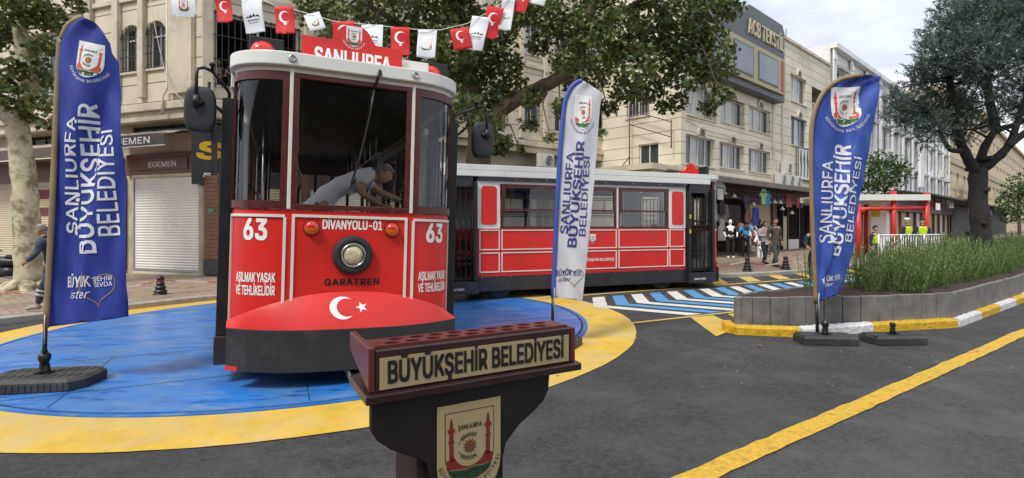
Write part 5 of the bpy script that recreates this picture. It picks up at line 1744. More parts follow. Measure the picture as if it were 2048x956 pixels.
def feather(label, Y, base_px, outline_px, texts, logo_px, emb, cloth, sleeve_m, ink, sleeve_idx, pole_px, amp=.03, ripple=0.0, gold=GOLDTRIM, dx=0.0, fold=None):
    X0 = (base_px[0] - 1024) / 1080 * Y
    t = thing('feather_flag', label, 'feather flag', (X0, Y, gz(X0)), 0.0, 'feather flags')
    g0 = gz(X0)

    def loc2(px):
        p = at(px[0], px[1], Y)
        return (p.x - X0, p.z - g0)
    ol = [loc2(p) for p in outline_px]
    zmin = min(p[1] for p in ol); zmax = max(p[1] for p in ol)
    sl = [ol[i] for i in sleeve_idx]

    def xs(z):          # sleeve x at height z
        q = sorted(sl, key=lambda p: p[1])
        for a, c in zip(q, q[1:]):
            if a[1] <= z <= c[1]:
                return a[0] + (c[0] - a[0]) * (z - a[1]) / max(1e-6, c[1] - a[1])
        return q[0][0] if z < q[0][1] else q[-1][0]

    def wave(x, z):
        u = max(0, x - xs(z))
        h = (z - zmin) / (zmax - zmin)
        w = amp * sin(u * 7.5 + h * 5.0) * min(1, u / .12) + amp * .6 * sin(u * 15 - h * 9 + 1) * min(1, u / .15)
        w += .010 * sin(h * 34 + u * 24) * min(1, u / .1)
        w += ripple * sin(u * 38 + h * 6 + 1.2 * sin(h * 9)) * max(0, 1 - h * 1.7) * min(1, u / .06)
        if fold:
            for (xa, za, xb, zb, dep, wid) in fold:
                L2 = hypot(xb - xa, zb - za); nx, nz = -(zb - za) / L2, (xb - xa) / L2
                dd = (x - xa) * nx + (z - za) * nz
                al = ((x - xa) * (xb - xa) + (z - za) * (zb - za)) / L2 ** 2
                k = max(0, min(1, 1.5 - abs(al - .5) * 2))
                w += dep * k * math.tanh(dd / wid)
        return w + .12 * u * u

    a = Art(); a.poly(ol, 0, 0)
    c = a.lay(lambda x, z, d: (x, wave(x, z), z), 'cloth', [cloth], t, step=.035, lift=0)
    for p in c.data.polygons:
        p.use_smooth = True
    md = c.modifiers.new('thickness', 'SOLIDIFY'); md.thickness = .003; md.offset = 1
    # sleeve and pole
    b = MB()
    pp = smooth_line([(p[0], p[1]) for p in sl], 5)
    b.tube([(p[0], .0, p[1]) for p in pp], .030, 10, 0, flat=.75)
    b.build('sleeve', sleeve_m, t)
    b = MB()
    q = [loc2(p) for p in pole_px]
    b.tube([(q[0][0], 0, q[0][1]), (q[1][0], 0, q[1][1])], [.022, .019], 10)
    b.build('pole', BLACK, t)
    b = MB(); b.tube([(q[0][0] + .02, -.02, q[0][1] * .45 + q[1][1] * .55), (q[1][0] + .012, -.028, q[1][1] - .02), (q[1][0] + .02, -.03, q[1][1] + .10)], .004, 5); b.build('cord', LETW, t)
    front = lambda x, z, d: (x, wave(x, z) - .004 - d, z)
    art = Art()
    for s, p0, p1, h0, h1, bold in texts:
        a0 = loc2(p0); a1 = loc2(p1)
        L2 = hypot(a1[0] - a0[0], a1[1] - a0[1]); ux, uz = (a1[0] - a0[0]) / L2, (a1[1] - a0[1]) / L2
        vs, fs, w = text2d(s, bold)
        hs0, hs1 = h0 / 1080 * Y, h1 / 1080 * Y
        for e, (bx, by) in enumerate(BOLD):
            qv = []
            for x, y in vs:
                f = (x + w / 2) / w + bx * bold * .9 / w
                hh_ = hs0 + (hs1 - hs0) * f
                y = y + by * bold * .7
                qv.append((a0[0] + ux * f * L2 - uz * y * hh_, a0[1] + uz * f * L2 + ux * y * hh_))
            art.glyphs(qv, fs, 0, 1 + e * .12)
    art.lay(front, 'lettering', [ink], t, step=.05)
    # heart logo
    (lx, ly), lw, rot, kx = logo_px
    c0 = loc2((lx, ly)); s_ = lw / 1080 * Y
    cr_, sr_ = cos(R(rot)), sin(R(rot))
    lg = Art()
    lg.text('BÜYÜK', 0, .60, .20, -.17, .02, .03, 2, shear=.12)
    lg.text('ŞEHİR', 0, .30, .085, .33, .11, .015, 2)
    lg.text('SEVDA', 0, .30, .085, .33, .0, .015, 2)
    lg.text('ister', 0, .50, .16, -.16, -.20, .0, 2, shear=.45)
    ht = []
    for i in range(40):
        th = 2 * pi * i / 40
        ht.append((.20 + .022 * 16 * sin(th) ** 3, .0 + .022 * (13 * cos(th) - 5 * cos(2 * th) - 2 * cos(3 * th) - cos(4 * th)) - .03))
    lg.ring(ht, .022, 1, 1)
    lg.lay(front, 'heart_logo', [ink, gold], t, step=.04, xf=lambda x, z: (c0[0] + s_ * kx * (x * cr_ - z * sr_), c0[1] + s_ * (x * sr_ + z * cr_)))
    (ex, ey), ew, er, ek = emb
    c1 = loc2((ex, ey)); s2 = ew / 1080 * Y
    cr2, sr2 = cos(R(er)), sin(R(er))
    emblem().lay(front, 'emblem', [EMW, EMR, EMG, LETK, EMS, ink], t, step=.05, lift=.0007, xf=lambda x, z: (c1[0] + s2 * ek * (x * cr2 - z * sr2), c1[1] + s2 * (x * sr2 + z * cr2)))
    return t, X0


f1, X1 = feather('tall deep blue feather flag with brown sleeve, left of the tram', 5.64, (88, 770),
                 [(92, 655), (105, 400), (118, 110), (124, 75), (137, 50), (152, 40), (166, 34), (184, 42), (203, 62), (214, 84), (217, 105), (226, 120), (230, 200), (236, 300), (242, 420), (246, 520), (248, 600), (247, 635), (170, 645)],
                 [('ŞANLIURFA', (150, 467), (157.5, 236), 26, 17, .02), ('BÜYÜKŞEHİR', (196, 505), (187, 208), 42, 22, .03), ('BELEDİYESİ', (232, 470), (217.5, 258), 29, 27, .02)],
                 ((172, 575), 104, 4, 1.0), ((178, 122), 68, -9, .86), BLUEFLAG, GOLDTRIM, FLAGW, range(0, 7), [(88, 735), (91, 648)],
                 amp=.035, ripple=.012, fold=[(.38, .9, .62, 3.2, .03, .03), (.30, 2.2, .70, 3.5, -.025, .04)])
flag_base('flag_base', 'wide dark plastic weight under the left blue flag on the blue deck', (-4.90, 5.66, gz(-4.9) + .016), R(8), 'flag base weights')
f2, X2 = feather('white feather flag with blue sleeve, standing before the side-on tram', 7.20, (1105, 680),
                 [(1106, 595), (1112, 450), (1119, 320), (1126, 235), (1131, 200), (1141, 177), (1152, 166), (1164, 161), (1180, 168), (1203, 184), (1199, 240), (1192, 330), (1183, 420), (1174, 510), (1168, 575), (1165, 603), (1135, 598)],
                 [('ŞANLIURFA', (1136, 467), (1147, 305), 16, 13, .02), ('BÜYÜKŞEHİR', (1152, 494), (1168, 284), 17, 15, .045), ('BELEDİYESİ', (1170, 472), (1180, 314), 13, 12, .02)],
                 ((1137, 552), 54, 2, 1.0), ((1166, 226), 66, -4, .66), WHITEFLAG, mat('sleeve_blue', (.055, .10, .42), .55), FLAGINK, range(0, 8), [(1105, 660), (1106, 590)],
                 amp=.02, ripple=.006, fold=[(.15, 1.2, .45, 3.3, .02, .03)])
flag_base('flag_base', 'dark plastic weight mostly hidden behind the lectern under the white flag', (X2 + .01, 7.20, gz(.5) + .016), R(-25), 'flag base weights', hex_=False)
f3, X3 = feather('pale blue feather flag standing by the planter on the right', 7.46, (1637, 680),
                 [(1632, 606), (1627, 500), (1623, 390), (1622, 300), (1624, 250), (1632, 215), (1645, 188), (1665, 168), (1690, 156), (1722, 150), (1765, 150), (1759, 190), (1750, 250), (1740, 310), (1731, 370), (1722, 425), (1712, 475), (1703, 515), (1690, 560), (1676, 590), (1655, 598)],
                 [('ŞANLIURFA', (1664, 486), (1669, 322), 22, 24, .02), ('BÜYÜKŞEHİR', (1676, 511), (1707, 290), 14, 28, .045), ('BELEDİYESİ', (1701, 484), (1726, 316), 16, 14, .02)],
                 ((1662, 563), 46, 14, .85), ((1696, 214), 74, 3, 1.05), BLUEFLAG2, GOLDTRIM, FLAGW, range(0, 10), [(1635, 672), (1633, 600)],
                 amp=.03, ripple=.020, fold=[(.02, .75, .62, 3.2, .06, .025), (.06, .6, .38, 2.2, -.04, .02)])
flag_base('flag_base', 'dark plastic weight holding the right blue flag by the yellow and white kerb', (X3, 7.30, .028), R(-6), 'flag base weights', hex_=False)
flag_base('flag_base', 'empty dark plastic flag weight with no flag, right of the blue flag', (5.16, 7.32, .028), R(4), 'flag base weights', hex_=False, post=False)

# ------------------------------------------------------------ planter with painted kerb, shrubs
F_ = [(3.28, 7.93), (5.5, 8.16), (6.95, 8.50), (10.72, 11.40), (16.2, 15.9), (30.0, 27.2)]
BK = [(30.0, 31.0), (15.2, 18.8), (7.9, 11.5), (5.75, 9.8), (3.75, 8.62)]
pln = thing('planter', 'long raised planting bed of grey concrete slabs with a yellow and white kerb', 'planter', (6.95, 8.5, .026))
loop = F_ + BK
lp = Path(loop + [loop[0]])


def relp(mb):
    mb.v = [(p[0] - 6.95, p[1] - 8.5, p[2] - .026) for p in mb.v]; return mb


slabs = MB()
fl = Path(F_)
rg = random.Random(4)


def run_slabs(path, start, end, wd, seed):
    d = start
    r2 = random.Random(seed)
    while d < end - .02:
        w = wd * r2.uniform(.94, 1.06) if d + wd < end else end - d
        o0 = r2.uniform(-.006, .006)
        a = path.at(d + .006); c = path.at(min(d + w - .006, end))
        slabs.ribbon([a, c], .12, .548 + r2.uniform(-.008, .008), -.07 + o0, o0)
        d += w


c12 = fl.c[2]
run_slabs(fl, 0.0, c12, .285, 1)
run_slabs(fl, c12 + .004, fl.len, .135, 2)
bl = Path(BK)
run_slabs(bl, 0, bl.len, .29, 3)
run_slabs(Path([BK[-1], (3.46, 8.28), F_[0]]), 0, Path([BK[-1], (3.46, 8.28), F_[0]]).len, .22, 4)
relp(slabs).build('slab_wall', CONC, pln, bevel=.010)
b = MB(); b.prism(offs(loop, -.075, True), lambda x, y, z: (x, y, z), .02, .49); relp(b).build('soil', SOIL, pln)
# lumpy soil surface
b = MB()


bkr = Path([(3.36, 8.2)] + BK[::-1])


def soilf(u, v):
    d = .06 + u * (fl.len - .1)
    p = fl.at(d, -.08); c = bkr.at(.06 + u * (bkr.len - .1), .08)
    f = .02 + .96 * v
    return (p[0] + (c[0] - p[0]) * f, p[1] + (c[1] - p[1]) * f, .50 + .05 * sin(pi * v) + .02 * sin(pi * v) * (sin(d * 5.1 + v * 9) * sin(d * 2.3 - v * 14) + rg.random()))


b.grid(150, 12, soilf)
relp(b).build('soil_mound', SOIL, pln)
kerbp = [(3.18, 8.05), (3.28, 7.83), (4.08, 7.66), (5.53, 8.07), (6.92, 8.40)]
kp = Path([(3.22, 8.28)] + kerbp)
k2 = Path([(6.98, 8.43), (10.76, 11.30), (16.3, 15.75), (30.1, 27.0)])


def kseg(path, a, c, m, seed):
    r2 = random.Random(seed)
    b = MB(); n = max(6, int((c - a) / .05)); vs = []
    for i in range(n + 1):
        d = a + (c - a) * i / n
        j = r2.uniform(-.008, .008)
        p0 = path.at(d, .012 + j); p1 = path.at(d, -.005 + j * .5); p2 = path.at(d, -.12); zt = .155 + r2.uniform(-.006, .006)
        vs += [(*p0, .0), (*p0, zt - .03), (*p1, zt), (*p2, zt + .004), (*p2, 0)]
    fs = [(i * 5 + k, (i + 1) * 5 + k, (i + 1) * 5 + k + 1, i * 5 + k + 1) for i in range(n) for k in range(4)] + [(0, 1, 2, 3, 4), tuple(n * 5 + k for k in (4, 3, 2, 1, 0))]
    b.add(vs, fs)
    relp(b).build('kerb_stone', m, pln)


kseg(kp, 0, 1.30, PAINTY, 1); kseg(kp, 1.31, 2.62, PAINTW, 2); kseg(kp, 2.63, kp.len, PAINTY, 3)
for i in range(9):
    kseg(k2, i * 1.25 if i else 0, i * 1.25 + 1.24, PAINTW if i % 2 == 0 else PAINTY, 10 + i)


def leaf_cloud(name, mats, verts, faces, parent):
    me = bpy.data.meshes.new(name)
    me.from_pydata(verts, [], faces)
    me.materials.append(mats)
    o = bpy.data.objects.new(name, me); COL.objects.link(o)
    if parent:
        o.parent = parent
    return o


def rosemary(seed):
    r = random.Random(seed); vs = []; fs = []
    for s_ in range(22):
        a = r.uniform(0, 2 * pi); rad = r.uniform(.02, .17)
        bx_, by_ = rad * cos(a), rad * sin(a)
        lean = r.uniform(0, .30); h = r.uniform(.34, 1.0)
        dx, dy = cos(a) * lean, sin(a) * lean
        nl = int(h * 62)
        for i in range(nl):
            f = (i + 1) / nl
            if f < .05:
                continue
            c = Vector((bx_ + dx * f * h, by_ + dy * f * h, f * h))
            t_ = r.uniform(0, 2 * pi); el = r.uniform(.7, 1.3)
            d = Vector((cos(t_) * cos(el), sin(t_) * cos(el), sin(el)))
            l = r.uniform(.045, .085) * (1.1 - .4 * f); w = .0055
            sd = Vector((-sin(t_), cos(t_), 0)) * w
            k = len(vs)
            vs += [c - sd * .7, c + sd * .7, c + d * l * .6 + sd, c + d * l, c + d * l * .6 - sd]
            fs.append((k, k + 1, k + 2, k + 3, k + 4))
        k = len(vs)
        c0 = Vector((bx_, by_, 0)); c1 = Vector((bx_ + dx * h, by_ + dy * h, h)); q = Vector((.004, .003, 0))
        vs += [c0 - q, c0 + q, c1 + q * .5, c1 - q * .5]; fs.append((k, k + 1, k + 2, k + 3))
    return vs, fs


ros = []
for s_ in range(3):
    v_, f_ = rosemary(s_)
    me = bpy.data.meshes.new('rosemary_bush'); me.from_pydata(v_, [], f_); me.materials.append(LEAFR); ros.append(me)
rg = random.Random(21)
spots = [(4.95, 9.05, .72)]
d = 2.75
inn = offs(loop, -.22, True)
while d < 24:
    for row in range(5):
        p = fl.at(d + rg.uniform(-.1, .1), -.38 - row * .40 - rg.uniform(0, .16))
        if p[0] < .625 * p[1] or not inside(p, inn):
            continue
        spots.append((p[0], p[1], rg.uniform(.58, 1.0)))
    d += .29 if d < 10 else .55
for i, (x, y, s_) in enumerate(spots):
    o = bpy.data.objects.new('rosemary_bush', ros[i % 3]); COL.objects.link(o)
    o.location = (x, y, .51); o.rotation_euler = (0, 0, rg.uniform(0, 6.28)); o.scale = (s_, s_, s_)
    if i == 0:
        tag(o, 'lone small rosemary shrub at the near end of the planter, left of the flag', 'shrub', 'rosemary bushes in the planter')
    else:
        tag(o, 'bushy upright green rosemary in the dense planter row', 'shrub', 'rosemary bushes in the planter')

# ------------------------------------------------------------ bollards and plastic chains


def bollard(x, y, label):
    t = thing('bollard', label, 'bollard', (x, y, gz(x) + .122), 0, 'small bollards along the kerb')
    b = MB()
    b.lathe([(.17, 0), (.17, .025), (.135, .03), (.125, .06), (.145, .075), (.145, .095), (.108, .11), (.10, .16), (.118, .17), (.118, .19), (.088, .205), (.08, .25), (.097, .26), (.097, .28), (.072, .29), (.066, .34)], 24)
    b.build('foot', BLACK, t)
    b = MB(); b.lathe([(.064, .34), (.078, .352), (.082, .385), (.07, .42), (.04, .45), (.0, .458)], 20); b.build('knob', BLACK, t)
    b = MB(); b.lathe([(.070, .33), (.074, .335), (.074, .362), (.070, .367)], 20); b.build('red_band', LAMPRED, t)
    return t


bollard(-8.28, 12.72, 'black ribbed bollard on the left kerb, beside the shutter and the tram')
bollard(7.54, 17.3, 'black ribbed bollard nearer the tram end, in front of the walking woman')
bollard(9.10, 17.95, 'black ribbed bollard right of the walking man in the brown jacket')
bollard(-5.2, 14.6, 'black ribbed bollard hidden behind the front tram')


def chain(label, pts, sag, name='barrier_chain', slack=0.03):
    b = MB(); r2 = random.Random(2)
    path = []
    for a, c in zip(pts, pts[1:]):
        a, c = Vector(a), Vector(c); n = max(6, int((c - a).length / .075))
        for i in range(n):
            f = i / n
            p = a.lerp(c, f); p.z -= sag * 4 * f * (1 - f)
            path.append(p)
    path.append(Vector(pts[-1]))
    for i, (p, q) in enumerate(zip(path, path[1:])):
        d = (q - p).normalized(); s_ = d.cross(Vector((0, 0, 1))).normalized() if i % 2 else Vector((0, 0, 1))
        c = (p + q) / 2; l = (q - p).length * .62; w = .019
        ring = [c + d * l * cos(2 * pi * k / 10) + s_ * w * sin(2 * pi * k / 10) for k in range(11)]
        b.tube(ring, .006, 5, (i // 9) % 2, caps=False)
    o = b.build(name, [CHAINR, CHAINW])
    return tag(o, label, 'chain')


g_ = lambda x: gz(x) + .122
chain('red and white plastic chain hanging from the left bollard along the pavement', [(-13.0, 9.3, g_(-13) + .30), (-10.3, 11.1, g_(-10.3) + .30), (-8.28, 12.72, g_(-8.3) + .35), (-5.2, 14.6, g_(-5.2) + .35)], .14)
chain('red and white plastic chain between the right bollards before the couple', [(4.9, 17.0, .45), (7.54, 17.3, .49), (9.10, 17.95, .49), (12.0, 20.0, .45)], .17)

# ------------------------------------------------------------ people on the pavement
WORK = mat('workwear_blue', (0.050, 0.066, 0.10), 0.85, var=0.2, scale=9, bump=0.2, bscale=25)
BROWNJ = mat('jacket_brown', (0.105, 0.083, 0.066), 0.8, var=0.15, scale=8, bump=0.25, bscale=25)
OLIVE = mat('trousers_olive', (0.10, 0.10, 0.085), 0.85, var=0.15)
PALE = mat('blouse_pale', (0.52, 0.56, 0.64), 0.85, var=0.1, bump=0.2, bscale=25)
SHOEB = mat('shoe_brown', (0.07, 0.04, 0.03), 0.6)
SHOEG = mat('shoe_beige', (0.33, 0.30, 0.25), 0.7)
HAIRB = mat('hair_auburn', (0.11, 0.045, 0.022), 0.6, var=0.25, scale=30)
STRIPE = mat('stripe_grey', (0.55, 0.57, 0.58), 0.4)
xw, yw = -8.80, 10.3
person('man in blue workwear walking on the kerb behind the left flag', (xw, yw, gz(xw) + .122), R(-82), scale=.98,
       pose=dict(pelvis=(0, .04, .92), spine=(0, 0, 1.11), chest=(0, -.05, 1.30), neck=(0, -.10, 1.45), headb=(0, -.14, 1.52),
                 shL=(-.18, -.05, 1.40), elL=(-.24, .06, 1.13), wrL=(-.22, -.08, .93), haL=(-.22, -.13, .87),
                 shR=(.18, -.05, 1.40), elR=(.25, -.09, 1.13), wrR=(.22, -.28, .98), haR=(.2, -.34, .95),
                 hipL=(-.095, .04, .89), knL=(-.10, -.18, .53), anL=(-.10, -.30, .10), toL=(-.11, -.46, .05),
                 hipR=(.095, .04, .89), knR=(.11, .02, .49), anR=(.11, .34, .14), toR=(.11, .22, .04)),
       top=WORK, bottom=WORK, shoes=SHOEG, hair=HAIRG, bald=True, look=(0, -1, -.25), stripes=STRIPE)
person('man in a brown jacket and olive trousers walking along the pavement', (9.20, 18.9, .148), R(18), scale=1.0,
       pose=dict(elL=(-.27, .04, 1.14), wrL=(-.29, -.07, .91), haL=(-.29, -.10, .83), elR=(.27, .06, 1.13), wrR=(.29, -.02, .90), haR=(.29, -.04, .82),
                 knL=(-.10, -.12, .50), anL=(-.09, -.20, .10), toL=(-.11, -.36, .05), knR=(.11, .02, .49), anR=(.11, .20, .10), toR=(.13, .05, .04)),
       top=BROWNJ, bottom=OLIVE, shoes=SHOEB, hair=HAIR, look=(-.12, -1, .0), coat=1.9)
person('woman with auburn hair in a pale blouse and black trousers, arms folded', (9.62, 20.6, .148), R(14), scale=.94,
       pose=dict(elL=(-.25, -.02, 1.16), wrL=(-.03, -.19, 1.17), haL=(.05, -.19, 1.18), elR=(.25, -.02, 1.16), wrR=(.02, -.17, 1.10), haR=(-.06, -.18, 1.11),
                 knL=(-.10, -.14, .50), anL=(-.13, -.22, .10), toL=(-.14, -.36, .05), knR=(.10, .02, .49), anR=(.12, .20, .11), toR=(.13, .07, .04)),
       top=PALE, bottom=NAVY, shoes=BLACK, hair=HAIRB, hairlen=.5, look=(.75, -1, 0))
person('man in a dark suit stooping half hidden behind the right blue flag', (8.62, 15.35, .026), R(-30), scale=.98,
       pose=dict(chest=(0, -.14, 1.27), neck=(0, -.24, 1.38), headb=(0, -.29, 1.45), shL=(-.19, -.14, 1.36), shR=(.19, -.14, 1.36), elL=(-.25, -.20, 1.10), wrL=(-.18, -.40, 1.0), haL=(-.16, -.46, .98), elR=(.25, -.20, 1.1), wrR=(.18, -.40, 1.0), haR=(.16, -.46, .98)),
       top=NAVY, bottom=NAVY, shoes=BLACK, hair=HAIR, look=(0, -1, -.4))
person('man in a white shirt standing between the two trams, arm showing', (-1.55, 11.05, gz(-1.55)), R(-10), scale=1.0, top=GREYSHIRT, bottom=NAVY, shoes=BLACK, sleeve='short', hair=HAIR)
person('passenger in a blue top sitting by the right window of the side-on tram', (3.72, 14.15, .55), R(112), scale=.92,
       pose=dict(pelvis=(0, 0, .42), spine=(0, 0, .60), chest=(0, 0, .80), neck=(0, .0, .95), headb=(0, 0, 1.03), shL=(-.19, .01, .89), elL=(-.25, -.05, .62), wrL=(-.18, -.25, .52), haL=(-.16, -.32, .50),
                 shR=(.19, .01, .89), elR=(.25, -.05, .62), wrR=(.18, -.25, .52), haR=(.16, -.32, .5), hipL=(-.1, -.04, .42), hipR=(.1, -.04, .42), knL=(-.11, -.42, .44), knR=(.11, -.42, .44), anL=(-.11, -.44, .09), anR=(.11, -.44, .09), toL=(-.11, -.58, .04), toR=(.11, -.58, .04)),
       top=mat('cloth_sky', (.06, .19, .50), .8), bottom=NAVY, shoes=BLACK, hair=HAIR, bald=True, look=(.9, -.6, 0))
for x, y, lb, rz_ in ((15.75, 21.5, 'officer in a white cap and lime vest, left of the two standing together', 190), (16.95, 22.3, 'officer in a dark cap and lime vest, right of the two standing together', 160), (14.3, 21.3, 'third officer in a lime vest stooping left of the red shelter posts', 30)):
    person(lb, (x, y, .148 - (.28 if 'third' in lb else 0)), R(rz_), vest=HIVIS, top=NAVY, bottom=NAVY, shoes=BLACK, hat=(LETW if 'white cap' in lb else (NAVY if 'dark cap' in lb else None)), hair=HAIR)

# leaves and grit lying about the street
b = MB(); r2 = random.Random(31)
for i in range(300):
    k = r2.random()
    if k < .45:
        x, y = r2.uniform(2.2, 6.5), r2.uniform(5.2, 7.9)
    else:
        x, y = r2.uniform(-7, 9), r2.uniform(2.6, 14)
    if .5 < y and (3.2 < x < 16 and y > 7.6 + .1 * x):
        continue
    s_ = r2.uniform(.006, .016) if r2.random() < .955 else r2.uniform(.02, .042)
    a = r2.uniform(0, 6.28); z = gz(x) + (.020 if hypot(x - CX, y - CY) < 4.45 else .006)
    n_ = r2.choice((4, 5, 6))
    b.add([(x + s_ * cos(a + 2 * pi * j / n_) * r2.uniform(.5, 1), y + s_ * sin(a + 2 * pi * j / n_) * r2.uniform(.5, 1), z + r2.uniform(0, s_ * .35)) for j in range(n_)], [tuple(range(n_))], 0 if s_ > .02 else r2.choice((1, 1, 2)))
o = b.build('street_litter', [mat('dry_leaf', (.28, .16, .06), .8, var=.3), mat('grit_pale', (.32, .29, .25), .9), mat('grit_brown', (.14, .09, .06), .9)])
o['kind'] = 'stuff'

# ------------------------------------------------------------ buildings
class Face:
    def __init__(s, P0, P1, flip=False):
        s.p = P0; l = hypot(P1[0] - P0[0], P1[1] - P0[1]); s.len = l
        s.d = ((P1[0] - P0[0]) / l, (P1[1] - P0[1]) / l)
        s.n = (s.d[1], -s.d[0]) if not flip else (-s.d[1], s.d[0])
        s.flip = flip
        s.rz = atan2(s.d[1], s.d[0])

    def __call__(s, a, z, d=0.0):
        return (s.p[0] + s.d[0] * a + s.n[0] * d, s.p[1] + s.d[1] * a + s.n[1] * d, z)


def fbox(mb, F, a0, z0, a1, z1, d0, d1, m=0):
    return mb.box(a0, z0, d0, a1, z1, d1, m, lambda x, y, z: F(x, y, z))


def wall_holes(mb, F, s0, s1, z0, z1, holes, depth=.18, m=0, mr=0, d=0.0):
    xs = sorted({s0, s1} | {h[0] for h in holes} | {h[1] for h in holes})
    zs = sorted({z0, z1} | {h[2] for h in holes} | {h[3] for h in holes})
    for a, b in zip(xs, xs[1:]):
        for c, e in zip(zs, zs[1:]):
            if a < s0 - 1e-6 or b > s1 + 1e-6 or c < z0 - 1e-6 or e > z1 + 1e-6:
                continue
            mx, mz = (a + b) / 2, (c + e) / 2
            if any(h[0] < mx < h[1] and h[2] < mz < h[3] for h in holes):
                continue
            mb.add([F(a, c, d), F(b, c, d), F(b, e, d), F(a, e, d)], [(0, 1, 2, 3)], m)
    for a, b, c, e in [h[:4] for h in holes]:
        for q in (((a, c), (b, c)), ((b, c), (b, e)), ((b, e), (a, e)), ((a, e), (a, c))):
            (x0, y0), (x1, y1) = q
            mb.add([F(x0, y0, d), F(x1, y1, d), F(x1, y1, d - depth), F(x0, y0, d - depth)], [(0, 1, 2, 3)], mr)


def window(par, F, a0, a1, z0, z1, depth=.15, frame=PVC, nm=2, pane=WINPANE, w=.055, transom=None, sill=None, grille=None, d=0.0, vis=None):
    b = MB(); T = lambda x, z, q: F(x, z, q)
    frame2d(b, T, a0, z0, a1, z1, w, d - depth - .03, d - depth + .035)
    for i in range(1, nm):
        x = a0 + (a1 - a0) * i / nm
        fbox(b, F, x - w * .45, z0 + w, x + w * .45, z1 - w, d - depth - .02, d - depth + .03)
    if transom:
        zt = z0 + (z1 - z0) * transom
        k = 0
        edges = [a0 + w] + [v for i in range(1, nm) for v in (a0 + (a1 - a0) * i / nm - w * .45, a0 + (a1 - a0) * i / nm + w * .45)] + [a1 - w]
        for e0, e1 in zip(edges[::2], edges[1::2]):
            fbox(b, F, e0, zt - w * .4, e1, zt + w * .4, d - depth - .015, d - depth + .025)
    wo = b.build('window', frame, par)
    b = MB()
    step = (a1 - a0) / nm
    for i in range(nm):
        m = 1 if vis and vis[i % len(vis)] else 0
        q = -.012 - .004 * (i % 2)
        b.add([F(a0 + step * i, z0, d - depth + q), F(a0 + step * (i + 1), z0, d - depth + q), F(a0 + step * (i + 1), z1, d - depth + q), F(a0 + step * i, z1, d - depth + q)], [(0, 1, 2, 3)], m)
    b.build('pane', [pane, CURTAIN], wo)
    if sill is not None:
        b = MB(); fbox(b, F, a0 - .06, z0 - .07, a1 + .06, z0 - .003, d - depth + .04, d + .07); b.build('sill', sill, wo)
    if grille is not None:
        gm, n, hb, gd = grille
        b = MB()
        for i in range(n):
            x = a0 + .03 + (a1 - a0 - .06) * i / (n - 1)
            fbox(b, F, x - .009, z0 + .01, x + .009, z1 - .01, d + gd - .009, d + gd + .009)
        for zz in hb:
            fbox(b, F, a0 - .03, z0 + (z1 - z0) * zz - .011, a1 + .03, z0 + (z1 - z0) * zz + .011, d + gd + .0095, d + gd + .024)
        b.build('grille', gm, wo)
    return wo


def shutter(par, F, a0, a1, z0, z1, d, mats, pitch=.085, stripes=None):
    b = MB(); n = int((z1 - z0) / pitch); vs = []; mi = []
    for i in range(n + 1):
        z = z0 + (z1 - z0) * i / n
        for q, o in ((0.0, 0.0), (.30, .016), (.62, .020), (.86, .006)):
            if i == n and q > 0:
                break
            zz = z + q * (z1 - z0) / n
            vs += [F(a0, zz, d + o), F(a1, zz, d + o)]
    k = len(vs) // 2
    b.add(vs, [(2 * i, 2 * i + 1, 2 * i + 3, 2 * i + 2) for i in range(k - 1)])
    if stripes:
        for i in range(k - 1):
            f = i / (k - 1)
            b.mi[i] = 1 if any(s0 < f < s1 for s0, s1 in stripes) else 0
    o = b.build('shutter', mats, par)
    b = MB()
    fbox(b, F, a0 - .05, z0, a0, z1, d - .02, d + .05); fbox(b, F, a1, z0, a1 + .05, z1, d - .02, d + .05); fbox(b, F, a0, z0 - .02, a1, z0 + .06, d + .022, d + .04)
    b.build('shutter_guide', GALV, o)
    return o


def letters(par, F, s, a, z, width, h, d, m, bold=.03, flip=1, thick=0.0, shear=0, nm='lettering', space=1.0):
    art = Art().text(s, 0, width, h, 0, 0, bold, 1, shear, space=space)
    o = art.lay(lambda p, q, e: F(a + p * flip, z + q, d + e), nm, [m], par)
    if thick:
        md = o.modifiers.new('thickness', 'SOLIDIFY'); md.thickness = thick; md.offset = 0
    return o


def ac_unit(label, F, a, z, d, w=.85, h=.62, group='air conditioner units on the facades'):
    t = thing('air_conditioner', label, 'air conditioner', (0, 0, 0), 0, group)
    b = MB(); fbox(b, F, a - w / 2, z, a + w / 2, z + h, d, d + .30); b.build('casing', ACW, t, bevel=.015)
    b = MB(); c = Vector(F(a + w * .12 * (1 if True else 0), z + h / 2, d + .302)); ux = Vector((F.d[0], F.d[1], 0)); un = Vector((F.n[0], F.n[1], 0))
    r = h * .41
    b.add([c + (ux * cos(2 * pi * k / 24) + Vector((0, 0, 1)) * sin(2 * pi * k / 24)) * r for k in range(24)], [tuple(range(24))], 0)
    for rr in (.35, .6, .85, 1.0):
        b.tube([c + un * .012 + (ux * cos(2 * pi * k / 20) + Vector((0, 0, 1)) * sin(2 * pi * k / 20)) * r * rr for k in range(21)], .008, 4, 1, caps=False)
    b.build('fan_guard', [mat('fan_dark', (.08, .08, .08), .6), ACW], t)
    b = MB()
    for q in (-.3, .3):
        fbox(b, F, a + q * w - .02, z - .05, a + q * w + .02, z - .002, d - .02, d + .33)
    b.build('bracket', GALV, t)
    return t


